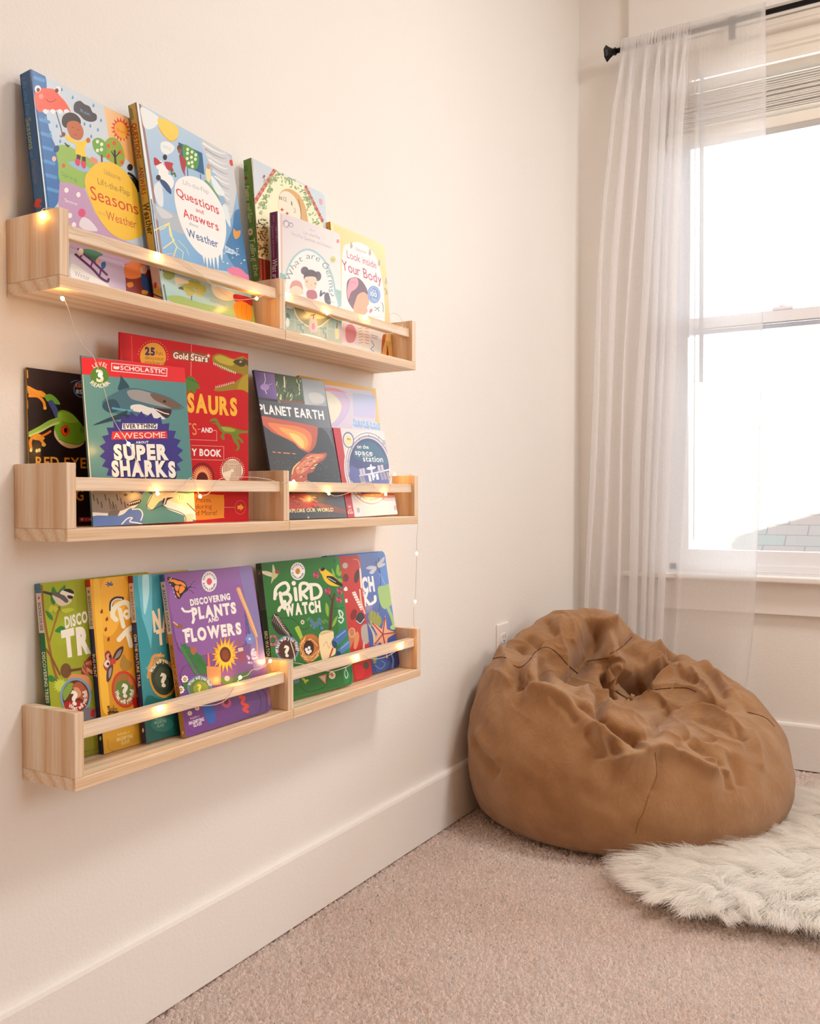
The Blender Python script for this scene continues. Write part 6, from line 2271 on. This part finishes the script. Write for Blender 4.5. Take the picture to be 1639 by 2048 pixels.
# folds: polyline in the bag's own picture crop, height, width, sharp
FOLDS = [
    # front lip: the ridge between the shaded front and the lit top
    ([(330, 480), (400, 472), (480, 495), (560, 535), (640, 585), (685, 645), (705, 720), (740, 800)], .022, .020, 1),
    ([(740, 800), (830, 790), (960, 748), (1080, 792), (1180, 850), (1290, 890)], .020, .018, 1),
    ([(560, 500), (640, 570), (720, 625), (850, 715), (910, 722)], -.024, .016, 0),
    ([(690, 640), (740, 690), (800, 720), (870, 730)], .012, .012, 1),
    # inner edge
    ([(590, 495), (650, 480), (700, 492), (745, 492)], .014, .010, 1),
    ([(700, 500), (705, 560), (710, 610)], -.020, .010, 0),
    ([(715, 510), (760, 560), (830, 590), (900, 620), (960, 640)], .012, .012, 1),
    ([(860, 512), (960, 512), (1060, 565), (1180, 570), (1280, 612), (1400, 680)], .018, .014, 1),
    ([(900, 640), (980, 600), (1010, 560), (970, 530)], -.012, .012, 0),
    ([(1000, 602), (1060, 650), (1150, 720), (1190, 738), (1320, 760)], .011, .011, 1),
    ([(800, 650), (890, 695), (960, 670), (1000, 615)], -.012, .012, 0),
    ([(1100, 720), (1200, 770), (1290, 830)], -.008, .010, 0),
    ([(1130, 600), (1250, 640), (1370, 700)], -.007, .010, 0),
    ([(1010, 740), (1120, 790), (1230, 830)], -.006, .009, 0),
    # back lobes
    ([(715, 132), (690, 200), (645, 290), (605, 390), (590, 485)], -.045, .026, 0),
    ([(772, 108), (742, 180), (745, 300), (742, 345)], .022, .016, 1),
    ([(640, 335), (600, 430), (600, 480)], .012, .014, 1),
    ([(750, 345), (800, 430), (862, 510)], .016, .010, 1),
    ([(720, 385), (738, 455), (790, 505)], -.026, .010, 0),
    ([(770, 400), (850, 440), (905, 480)], -.045, .035, 0),
    ([(530, 112), (508, 190), (540, 310), (590, 385)], .012, .016, 1),
    ([(1018, 325), (960, 362), (905, 410)], .016, .014, 1),
    ([(1000, 350), (920, 395), (900, 455), (915, 490)], -.030, .014, 0),
    ([(860, 175), (940, 240), (1010, 318)], .012, .014, 1),
    ([(770, 250), (850, 300), (930, 330)], -.010, .020, 0),
    # the standing flap of cloth at the back, free along its lower edge
    ([(800, 125), (900, 205), (980, 285), (1022, 330)], .007, .020, 1),
    ([(1000, 270), (1030, 300), (1045, 335)], -.020, .016, 0),
    ([(1022, 335), (980, 375), (915, 430)], -.028, .012, 0),
    ([(745, 330), (800, 360), (880, 395)], .014, .018, 1),
    ([(880, 165), (850, 225), (820, 260)], -.007, .008, 0),
    # small sharp creases
    ([(450, 135), (470, 190), (500, 230)], -.008, .009, 0),
    ([(560, 125), (580, 190), (575, 260)], .007, .010, 1),
    ([(640, 120), (650, 190), (630, 240)], -.007, .010, 0),
    ([(200, 390), (240, 400), (300, 440)], .008, .010, 1),
    ([(470, 500), (540, 560), (600, 640)], -.006, .010, 0),
    ([(1040, 350), (1090, 410), (1180, 450)], -.010, .010, 0),
    ([(1150, 340), (1230, 380), (1300, 450), (1370, 530)], .009, .012, 1),
    ([(980, 620), (1010, 680), (1090, 730)], .008, .008, 1),
    ([(1080, 610), (1180, 670), (1300, 720), (1380, 740)], .007, .008, 1),
    ([(1060, 690), (1150, 700), (1260, 700)], -.006, .007, 0),
    ([(1180, 790), (1260, 830), (1310, 870)], .010, .008, 1),
    ([(1040, 760), (1130, 800), (1240, 860)], .007, .008, 1),
    ([(740, 700), (760, 760), (800, 790)], -.008, .009, 0),
    ([(650, 620), (760, 690), (820, 700)], .008, .008, 1),
    # left side
    ([(400, 290), (385, 370), (372, 450)], .020, .014, 1),
    ([(425, 300), (435, 390), (440, 460)], -.022, .016, 0),
    ([(450, 300), (520, 350), (575, 440)], -.012, .024, 0),
    ([(300, 355), (330, 420), (352, 462)], -.018, .014, 0),
    ([(240, 285), (255, 330), (300, 400)], .014, .014, 1),
    ([(325, 258), (350, 300), (370, 325)], -.014, .014, 0),
    ([(360, 208), (400, 250), (430, 268)], -.012, .014, 0),
    ([(90, 690), (135, 760), (190, 820), (235, 875)], -.011, .016, 0),
    ([(120, 640), (170, 740), (240, 820)], .005, .018, 1),
    # right lobe
    ([(910, 455), (1000, 402), (1105, 352)], .016, .012, 1),
    ([(1110, 355), (1160, 420), (1225, 500), (1260, 565)], .013, .012, 1),
    ([(1190, 360), (1240, 430), (1290, 520)], -.010, .012, 0),
    ([(1000, 545), (1075, 560), (1190, 545), (1290, 568)], -.022, .016, 0),
    ([(930, 470), (1050, 460), (1150, 480), (1220, 540)], .010, .014, 1),
    ([(1280, 400), (1350, 500), (1430, 590)], -.006, .014, 0),
    ([(1330, 640), (1360, 690), (1385, 715)], -.008, .007, 0),
    ([(1400, 640), (1440, 760), (1450, 860)], .008, .012, 1),
    ([(1300, 760), (1340, 850), (1360, 930)], -.007, .012, 0),
    ([(1230, 800), (1290, 870), (1310, 950)], -.008, .010, 0),
    ([(640, 640), (690, 740), (700, 800)], -.008, .014, 0),
    ([(960, 760), (965, 870), (930, 960)], -.003, .008, 0),
]
disp = np.zeros(len(P))
for pts, a_, w_, sh_ in FOLDS:
    c3 = cast(bv, [tuple(p) for p in catmull(pts, 5)])
    if len(c3) < 2:
        continue
    best = np.full(len(P), 9.0)
    tt = np.zeros(len(P))
    n = len(c3) - 1
    lo, hi = np.min(c3, 0) - 5 * w_, np.max(c3, 0) + 5 * w_
    sel = np.where(np.all((P > lo) & (P < hi), axis=1))[0]
    Ps = P[sel]
    bs, ts = best[sel], tt[sel]
    for j in range(n):
        A, Bq = c3[j], c3[j + 1]
        ab = Bq - A
        q = np.clip(((Ps - A) @ ab) / max(ab @ ab, 1e-12), 0, 1)
        dd = np.linalg.norm(Ps - (A + q[:, None] * ab), axis=1)
        m = dd < bs
        bs[m] = dd[m]
        ts[m] = (j + q[m]) / n
    env = np.clip(np.minimum(ts, 1 - ts) / .16, 0.12, 1)
    env = env * env * (3 - 2 * env)
    f = np.exp(-np.sqrt(bs * bs + (w_ * .10) ** 2) / w_ + .10) if sh_ else np.exp(-(bs / w_) ** 2)
    disp[sel] += 1.6 * a_ * env * f


def vnoise(P, freq, seed):
    r = np.random.default_rng(seed)
    out = np.zeros(len(P))
    for k in range(14):
        d = r.normal(size=3)
        d /= np.linalg.norm(d)
        out += np.sin(P @ d * freq * r.uniform(.6, 1.6) + r.uniform(0, 6.28))
    return out / 14 ** .5


low = np.clip((P[:, 2] - .02) / .12, 0, 1)
disp += low * (.0028 * vnoise(P, 38, 1) + .0014 * vnoise(P, 95, 2))
up = np.clip((P[:, 2] - .2) / .1, 0, 1)
wr = np.abs(vnoise(P * np.array([1, .5, 1]), 70, 5))
disp += up * .0028 * (np.exp(-wr * 3) - .3)
# radial pulls towards the hollow
hx, hy = P[:, 0] - BC[0], P[:, 1] - BC[1]
rr_ = np.hypot(hx, hy)
an = np.arctan2(hy, hx)
wa = an * 9 + 1.2 * np.sin(rr_ * 17 + 2 * an) + .6 * np.sin(5 * an + 1)
pull = np.abs(np.sin(wa)) * .6 + np.abs(np.sin(wa * 2.3 + 9 * rr_)) * .4
upn = np.clip((Nn[:, 2] - .25) / .4, 0, 1)
disp += upn * up * .0075 * (np.exp(-pull * 3.2) - .33) * np.clip((rr_ - .05) / .08, 0, 1)
P2 = P + Nn * disp[:, None]
# relax once so the folds stay cloth-like
G3 = P2.reshape(NA, NP, 3)
for _ in range(1):
    G3[:, 1:-1] = .5 * G3[:, 1:-1] + .125 * (np.roll(G3, 1, 0)[:, 1:-1] + np.roll(G3, -1, 0)[:, 1:-1] + G3[:, :-2] + G3[:, 2:])
G3[..., 2] = np.maximum(G3[..., 2], .003)
G3 = wallclamp(G3)
t = NT('tan_linen_canvas')
we = t.n('TexNoise', i_Scale=1400.0, i_Detail=2.0)
t.l(t.coords(), we.inputs['Vector'])
mo = t.n('TexNoise', i_Scale=14.0, i_Detail=4.0, i_Roughness=.6)
t.l(t.coords(), mo.inputs['Vector'])
wk = t.n('TexNoise', i_Scale=46.0, i_Detail=5.0, i_Roughness=.62, i_Distortion=1.2)
t.l(t.coords((1, 1.3, .7)), wk.inputs['Vector'])
cA = t.ramp(mo.outputs[0], [(.3, '#a87a50'), (.7, '#bc9066')])
mq = t.n('MixRGB', blend_type='MULTIPLY')
mq.inputs['Fac'].default_value = .35
t.l(cA, mq.inputs[1])
t.l(t.ramp(we.outputs[0], [(.3, '#b9a894'), (.7, '#ffffff')]), mq.inputs[2])
t.l(mq.outputs[0], t.b.inputs['Base Color'])
t.b.inputs['Roughness'].default_value = .9
t.b.inputs['Specular IOR Level'].default_value = .15
t.b.inputs['Sheen Weight'].default_value = .3
t.b.inputs['Sheen Roughness'].default_value = .5
ah = t.n('Math', operation='MULTIPLY_ADD')
t.l(wk.outputs[0], ah.inputs[0])
ah.inputs[1].default_value = 3.0
t.l(we.outputs[0], ah.inputs[2])
t.bump(ah.outputs[0], .55, .003)
M['linen'] = t.m
M['seam_tan'] = plain('tan_seam_thread', '#8a5d36', .9)
bag = empty('bean_bag_chair', (BC[0], BC[1], 0.004), 'tan canvas bean bag chair slumped in the corner under the window', 'bean bag chair')
bo = np_mesh('bag_cover', G3 - np.array([BC[0], BC[1], .004]), Qb, M['linen'], bag)
bv2 = make_bvh(G3, Qb)
SEAMS = [
    [(200, 322), (235, 314), (262, 318)],
    [(295, 352), (318, 362), (342, 356), (372, 328), (398, 292), (440, 268), (480, 280), (515, 310), (550, 350), (598, 392)],
    [(640, 335), (690, 325), (742, 320)],
    [(748, 300), (800, 268), (850, 222)],
    [(922, 472), (1000, 462), (1100, 458), (1152, 476)],
    [(1390, 572), (1440, 585), (1480, 602), (1518, 640)],
    [(958, 760), (966, 870), (930, 960), (905, 1040), (882, 1080), (866, 1140)],
    [(90, 455), (110, 450), (120, 462)],
]
for q in SEAMS:
    c3 = cast(bv2, [tuple(p) for p in catmull(q, 6)], .0004)
    if len(c3) > 2:
        MB().tube(c3, .0009 if q[0][1] < 700 else .0006, 6).build('seam', M['seam'] if q[0][1] < 700 else M['seam_tan'], bag)
# closure flap and the care tag in the hollow
fa = cast(bv2, [tuple(p) for p in catmull([(748, 352), (785, 425), (825, 475), (862, 508)], 5)], .010)
fb = cast(bv2, [tuple(p) for p in catmull([(728, 392), (750, 450), (795, 492), (850, 520)], 5)], .004)
n = min(len(fa), len(fb))
if n > 3:
    va, vb = np.array(fa[:n]), np.array(fb[:n])
    back = np.array([-.3, .5, -.35]) * .006
    m = MB()
    vs = list(va) + list(vb) + list(va + back) + list(vb + back)
    fs = []
    for i in range(n - 1):
        fs += [(i, i + 1, n + i + 1, n + i), (2 * n + i, 3 * n + i, 3 * n + i + 1, 2 * n + i + 1), (i, 2 * n + i, 2 * n + i + 1, i + 1), (n + i, n + i + 1, 3 * n + i + 1, 3 * n + i)]
    m.add(vs, fs)
    m.build('closure_flap', M['linen'], bag, smooth=True)

# ------------------------------------------------------------------ fleece rug
rug = empty('fleece_rug', (.72, 1.98, .006), 'shaggy cream fleece rug on the carpet in front of the bean bag', 'rug')
ctl = [(.462, 1.815), (.482, 1.738), (.535, 1.665), (.62, 1.640), (.72, 1.665), (.84, 1.70), (.98, 1.78), (1.10, 1.95), (1.13, 2.15), (1.05, 2.36), (.90, 2.47), (.76, 2.43),
       (.700, 2.29), (.690, 2.20), (.690, 2.10), (.648, 1.993), (.566, 1.890)]
pg = np.array(catmull(ctl, 8, True))
m = MB()
n = len(pg)
pc_ = pg + (np.array([.80, 2.02]) - pg) / np.linalg.norm(np.array([.80, 2.02]) - pg, axis=1, keepdims=True) * .020
vs = [(p[0], p[1], .006) for p in pc_] + [(p[0], p[1], .014) for p in pc_]
m.add(vs, [tuple(range(n))[::-1], tuple(range(n, 2 * n))] + [(i, (i + 1) % n, n + (i + 1) % n, n + i) for i in range(n)])
M['hide'] = plain('cream_hide', '#f3e9da', .9)
m.build('backing', M['hide'], rug)


def inside(pts, poly):
    x, y = pts[:, 0], pts[:, 1]
    c_ = np.zeros(len(pts), bool)
    j = len(poly) - 1
    for i in range(len(poly)):
        xi, yi, xj, yj = *poly[i], *poly[j]
        c_ ^= ((yi > y) != (yj > y)) & (x < (xj - xi) * (y - yi) / (yj - yi + 1e-12) + xi)
        j = i
    return c_


def edge_dist(pts, poly):
    d = np.full(len(pts), 9.0)
    gx = np.zeros((len(pts), 2))
    for i in range(len(poly)):
        A, Bq = poly[i], poly[(i + 1) % len(poly)]
        ab = Bq - A
        q = np.clip(((pts - A) @ ab) / (ab @ ab), 0, 1)
        v = A + q[:, None] * ab - pts
        dd = np.hypot(v[:, 0], v[:, 1])
        k = dd < d
        d[k] = dd[k]
        gx[k] = v[k] / np.maximum(dd[k, None], 1e-9)
    return d, gx


NR = 330000
cand = np.stack([rng.uniform(.43, 1.14, NR), rng.uniform(1.63, 2.48, NR)], -1)
cand = cand[inside(cand, pg)]
# fewer strands beyond the picture's edge
keep = (cand[:, 0] < .93 - .35 * (cand[:, 1] - 2.0)) | (rng.random(len(cand)) < .3)
root = cand[keep][:105000]
ed, outw = edge_dist(root, pg)
mid = np.array([.80, 2.02])
rad = root - mid
rad /= np.linalg.norm(rad, axis=1, keepdims=True)
w = np.exp(-ed / .06)[:, None]
# tufts lean in common directions
ncl = 1500
cc_ = cand[rng.integers(0, len(cand), ncl)]
cdir = rng.normal(size=(ncl, 2))
near = np.empty(len(root), int)
for a in range(0, len(root), 4000):
    d2 = ((root[a:a + 4000, None] - cc_[None]) ** 2).sum(-1)
    near[a:a + 4000] = d2.argmin(1)
base = np.array([-.75, -.35])
dirn = w * outw * 1.3 + (1 - w) * (.65 * rad + .5 * base) + .42 * cdir[near] + .12 * rng.normal(size=root.shape)
dirn /= np.linalg.norm(dirn, axis=1, keepdims=True)
Ln = .060 * (1 + .22 * rng.normal(size=len(root)).clip(-2, 2)) * (1 + .15 * np.sin(near * 1.7))
rise = (.85 + .28 * np.sin(near * 2.3) + .08 * rng.normal(size=len(root))) * (1 - .45 * w[:, 0])
NPt = 9
tt = np.linspace(0, 1, NPt)
H = np.zeros((len(root), NPt, 3), np.float32)
tip_pull = (cc_[near] - root)
side = np.stack([-dirn[:, 1], dirn[:, 0]], -1)
cph = near * 1.3 + rng.normal(size=len(root)) * .5
for k, q in enumerate(tt):
    hor = dirn * (Ln * (.35 * q + .62 * q * q))[:, None] + tip_pull * (.55 * q) + side * (.0045 * np.sin(cph + 4.5 * q) * q)[:, None]
    H[:, k, :2] = root + hor
    H[:, k, 2] = np.maximum(.013 + Ln * rise * (1.25 * q - .80 * q * q), .011 + .002 * rng.random(len(root)))
H -= np.array([.72, 1.98, .006], np.float32)
hc = bpy.data.hair_curves.new('fleece')
hc.add_curves([NPt] * len(root))
hc.attributes['position'].data.foreach_set('vector', H.ravel())
ra = hc.attributes.new('radius', 'FLOAT', 'POINT')
rr = np.tile(.00048 * (1 - .75 * tt), len(root)).astype(np.float32)
ra.data.foreach_set('value', rr)
t = NT('cream_wool')
hi = t.n('HairInfo')
rc_ = t.ramp(hi.outputs['Random'], [(0, '#faf5ee'), (.5, '#fdfbf7'), (1, '#ffffff')])
d1 = t.n('BsdfDiffuse')
d2 = t.n('BsdfTranslucent')
t.l(rc_, d1.inputs[0])
t.l(rc_, d2.inputs[0])
mx = t.n('MixShader')
mx.inputs[0].default_value = .45
t.l(d1.outputs[0], mx.inputs[1])
t.l(d2.outputs[0], mx.inputs[2])
t.l(mx.outputs[0], t.out.inputs['Surface'])
M['wool'] = t.m
hc.materials.append(M['wool'])
ho = bpy.data.objects.new('fleece', hc)
link(ho, rug)
ho['kind'] = 'stuff'
# ------------------------------------------------------------------ string of tiny lights
fl = empty('fairy_lights', (.1, 1.1, .75), 'string of tiny warm lights on thin wire draped along the three rows of ledges', 'string lights')
XF = .0935
OFFL = Vector(fl.location)


def wp(px, py, x=XF):
    return at(px, py, 0, x)


def wire(pts):
    q = catmull(pts, 6)
    MB().tube(q, .00042, 6).build('wire', M['wire'], fl, smooth=True)


def bulb(p, d=(0, 0, 1)):
    a = Vector(d).normalized()
    MB().lathe(Vector(p) - a * .0024, a, [(0, .0006), (.0006, .0015), (.0018, .0021), (.003, .0021), (.0042, .0014), (.0050, .0004)], 10).build('bulb', M['bulb'], fl, smooth=True)


yA = ROWY['T'][0]
pA = at(82, 430, 1, yA - .0028)
bulb(pA)
zt_ = ROWZ['T']
wire([pA, np.array([.070, yA - .0024, zt_ + .0775]), np.array([.072, yA - .0010, zt_ + .0800]), np.array([.076, yA + .005, zt_ + .0812]), np.array([.081, yA + .013, zt_ + .0808]), np.array([.086, yA + .0172, zt_ + .077]),
      np.array([.0925, yA + .0180, zt_ + .069]), np.array([.0945, yA + .024, zt_ + .058]), wp(200, 472), wp(255, 496), wp(317, 510)])
T_led = [(317, 510), (513, 597), (577, 590), (654, 627), (732, 632)]
wire([wp(*p) for p in [(317, 510), (345, 508), (360, 518), (400, 548), (440, 582), (470, 599), (513, 597)]])
wire([wp(513, 597), wp(535, 588), wp(552, 596), wp(561, 590, .099), wp(568, 586, .099), wp(577, 590)])
wire([wp(*p) for p in [(577, 590), (600, 594), (618, 600), (634, 616), (654, 627)]])
wire([wp(*p) for p in [(654, 627), (675, 640), (700, 642), (720, 636), (732, 632)]])
wire([wp(732, 632), wp(748, 634), wp(770, 634, .088), wp(784, 627, .090), wp(795, 629, .098), wp(803, 640, .101), wp(805, 650, .100), wp(797, 658, .098), wp(788, 665, .097), wp(775, 667, .093), wp(765, 667, .088)])
for p in T_led:
    bulb(wp(*p))
# hanging down to the middle row
pB = wp(125, 597, .098)
bulb(pB, (.1, .1, -1))
wire([wp(119, 590, .094), pB, wp(133, 608, .099), wp(142, 635, .099), wp(150, 660, .099), wp(165, 690, .098), wp(187, 714, .097), wp(200, 750, .096), wp(210, 785, .096),
      wp(222, 828, .096), wp(240, 862, .096), wp(257, 888, .096), wp(272, 920, .096), wp(287, 950, .096), wp(300, 966, .0945), wp(306, 978, .0945), wp(315, 987, .0945)])
for p in [(200, 750), (257, 888)]:
    bulb(wp(*p, .097), (.1, .3, -1))
M_led = [(315, 987), (400, 993), (587, 963), (657, 987), (771, 989)]
wire([wp(*p) for p in [(315, 987), (340, 990), (362, 976), (380, 956), (388, 964), (394, 980), (400, 993)]])
wire([wp(*p) for p in [(400, 993), (418, 986), (440, 958), (480, 954), (520, 956), (545, 961), (556, 966)]] + [wp(566, 965, .0985), wp(577, 963, .0985), wp(587, 963)])
wire([wp(*p) for p in [(587, 963), (604, 965), (615, 962), (628, 970), (643, 981), (657, 987)]])
wire([wp(*p) for p in [(657, 987), (672, 992), (700, 984), (722, 966), (742, 966), (750, 976), (760, 984), (771, 989)]])
wire([wp(771, 989), wp(782, 975), wp(777, 962, .088), wp(784, 953, .080), wp(789, 949, .070), wp(800, 946, .062), wp(812, 948, .060), wp(824, 950, .070)])
bulb(wp(789, 949, .070))
for p in M_led:
    bulb(wp(*p))
# down the wall from the middle row to the bottom row
yE = ROWY['M'][2]
hang = [(836, 1046, .0985), (833, 1075, .098), (833, 1107, .098), (832, 1150, .098), (831, 1180, .098), (830, 1203, .098), (827, 1222, .098), (828, 1250, .098), (833, 1268, .0985), (826, 1278, .097), (815, 1285, .0945), (804, 1293, .0935)]
wire([wp(*p) for p in hang])
for p in ((833, 1107, .0985), (830, 1203, .0985), (804, 1293, .0935)):
    bulb(wp(*p))
pM = wp(540, 1322, .078)
B_led = [(715, 1315), (540, 1322), (480, 1355), (323, 1415)]
wire([wp(*p) for p in [(804, 1293), (775, 1312), (745, 1318), (722, 1308), (715, 1315)]])
wire([wp(*p) for p in [(715, 1315), (700, 1330), (672, 1341), (655, 1342), (638, 1338), (612, 1330), (598, 1327)]] + [np.array([.0982, 1.1485, .486]), np.array([.0975, 1.146, .4905]), np.array([.092, 1.143, .4918]), np.array([.083, 1.137, .4915]), np.array([.0785, 1.132, .489]), pM])
wire([wp(540, 1322, .078), wp(525, 1335, .086), wp(504, 1340, .088), wp(495, 1350, .090), wp(480, 1355)])
wire([wp(*p) for p in [(480, 1355), (468, 1374), (455, 1396), (435, 1408), (400, 1412), (360, 1408), (330, 1404), (323, 1415)]])
bulb(wp(715, 1315))
bulb(wp(540, 1322, .078))
bulb(wp(480, 1355))
bulb(wp(323, 1415))

# ------------------------------------------------------------------ outdoors: the neighbours' roof, and the gable of this house that shades it
RS = .65


def roof_pt(px, py):
    d = sight(px, py)
    # plane z = .33 + RS (y - 5)
    t_ = (.33 + RS * (CAM[1] - 5) - CAM[2]) / (d[2] - RS * d[1])
    return CAM + d * t_


t = NT('asphalt_shingles')
br = t.n('TexBrick')
br.inputs['Color1'].default_value = (*lin('#565550'), 1)
br.inputs['Color2'].default_value = (*lin('#5f524d'), 1)
br.inputs['Mortar'].default_value = (*lin('#46433f'), 1)
br.inputs['Scale'].default_value = 1.0
br.inputs['Mortar Size'].default_value = .0035
br.inputs['Brick Width'].default_value = .21
br.inputs['Row Height'].default_value = .098
t.l(t.coords(), br.inputs['Vector'])
t.l(br.outputs['Color'], t.b.inputs['Base Color'])
t.b.inputs['Roughness'].default_value = .9
M['shingle'] = t.m
nb = empty('neighbor_house', (0, 5.6, 0), 'neighbouring shingled roof seen in bright sun through the window', 'house')
# roof slab built flat in its own plane, then tilted
sl = math.atan(RS)
m = MB()
m.box(-7, 7, 0, 3.35, -.10, 0)
ro = m.build('roof', M['shingle'])
ro.parent = nb
ro.location = (0, 4.0 - 5.6, .33 - RS)
ro.rotation_euler = (sl, 0, 0)
M['fascia'] = plain('fascia_paint', '#d8d2c8', .6)
y1 = 4.0 + 3.35 * math.cos(sl)
z1 = .33 + RS * (y1 - 5)
MB().box(-6.7, 6.7, 4.35, 9.0, -3.0, -.16).build('wall', M['fascia'], nb)

SUN = Vector((.20, .80, -1.0)).normalized()
A_, B_ = roof_pt(1400, 1092), roof_pt(1639, 1024)
yG = YW + WT + .25
ga = [Vector(p) - SUN * ((p[1] - yG) / SUN.y) for p in (A_, B_)]
k_ = (ga[1].z - ga[0].z) / (ga[1].x - ga[0].x)
xa, xb = -2.0, 3.8


def gz(x):
    return ga[0].z + k_ * (x - ga[0].x)


M['roofing'] = plain('roofing', '#6e655e', .9)
m = MB()
xr = 2.0
v = []
for y in (RL - .3, yG):
    v += [(-.6, y, gz(-.6)), (xr, y, gz(xr)), (2 * xr + .6, y, gz(-.6)), (2 * xr + .6, y, gz(-.6) - .12), (xr, y, gz(xr) - .12), (-.6, y, gz(-.6) - .12)]
m.add(v, [(0, 1, 4, 5), (1, 2, 3, 4), (6, 11, 10, 7), (7, 10, 9, 8), (0, 6, 7, 1), (1, 7, 8, 2), (5, 4, 10, 11), (4, 3, 9, 10), (0, 5, 11, 6), (2, 8, 9, 3)])
structure(m.build('roof', M['roofing']))
m = MB()
m.add([(-WT, YW + WT, RH), (RW + WT, YW + WT, RH), (RW + WT, YW + WT, gz(.4) - .10), (xr, YW + WT, gz(xr) - .13), (-WT, YW + WT, gz(-WT) - .13),
       (-WT, YW + WT - .05, RH), (RW + WT, YW + WT - .05, RH), (RW + WT, YW + WT - .05, gz(.4) - .10), (xr, YW + WT - .05, gz(xr) - .13), (-WT, YW + WT - .05, gz(-WT) - .13)],
      [(0, 1, 2, 3, 4), (9, 8, 7, 6, 5), (0, 5, 6, 1), (1, 6, 7, 2), (2, 7, 8, 3), (3, 8, 9, 4), (4, 9, 5, 0)])
structure(m.build('wall_gable', M['fascia']))

# ------------------------------------------------------------------ light
su = bpy.data.lights.new('sun', 'SUN')
su.energy = 17.0
su.angle = math.radians(.6)
su.color = (1, .95, .86)
so = bpy.data.objects.new('sun', su)
so.rotation_euler = SUN.to_track_quat('-Z', 'Y').to_euler()
link(so)

wd = bpy.data.worlds.new('sky')
SC.world = wd
wd.use_nodes = True
bg = wd.node_tree.nodes['Background']
bg.inputs['Color'].default_value = (.86, .94, 1.0, 1)
bg.inputs['Strength'].default_value = 3.6


def area(name, loc, size, rot, energy=0, color=(1, 1, 1), portal=False, shape='RECTANGLE'):
    L = bpy.data.lights.new(name, 'AREA')
    L.shape = shape
    L.size = size[0]
    if shape == 'RECTANGLE':
        L.size_y = size[1]
    L.energy = energy
    L.color = color
    if portal:
        L.cycles.is_portal = True
    o = bpy.data.objects.new(name, L)
    o.location = loc
    o.rotation_euler = rot
    link(o)
    return o


area('window_portal', ((OX0 + OX1) / 2, YW + WT + .01, (OZ0 + OZ1) / 2), (OX1 - OX0, OZ1 - OZ0), (-PI / 2, 0, 0), portal=True)
area('side_fill_portal', (RW + WT + .01, (FILL_GAP[0] + FILL_GAP[1]) / 2, (FILL_GAP[2] + FILL_GAP[3]) / 2), (FILL_GAP[3] - FILL_GAP[2], FILL_GAP[1] - FILL_GAP[0]), (0, PI / 2, 0), portal=True)  # samples the sky through the added side opening
# added fill: disc overhead for floor and bean bag, warm disc behind the camera
area('added_top_fill', (1.50, 1.80, RH - .04), (.55, .55), (0, 0, 0), 12.5, (1.0, .96, .90), shape='DISK')
area('added_warm_fill', (2.0, -.3, 1.75), (.42, .42), (0, 0, 0), 1.2, (1.0, .70, .42), shape='DISK')

VS = SC.view_settings
VS.view_transform = 'Standard'
VS.look = 'None'
VS.exposure = 1.05
VS.gamma = 1
VS.use_curve_mapping = False
try:
    SC.cycles.max_bounces = 12
    SC.cycles.diffuse_bounces = 8
    SC.cycles.transmission_bounces = 8
    SC.cycles.transparent_max_bounces = 24
    SC.cycles.caustics_reflective = False
    SC.cycles.caustics_refractive = False
    SC.cycles.sample_clamp_indirect = 6.0
    SC.cycles.use_denoising = True
except Exception:
    pass
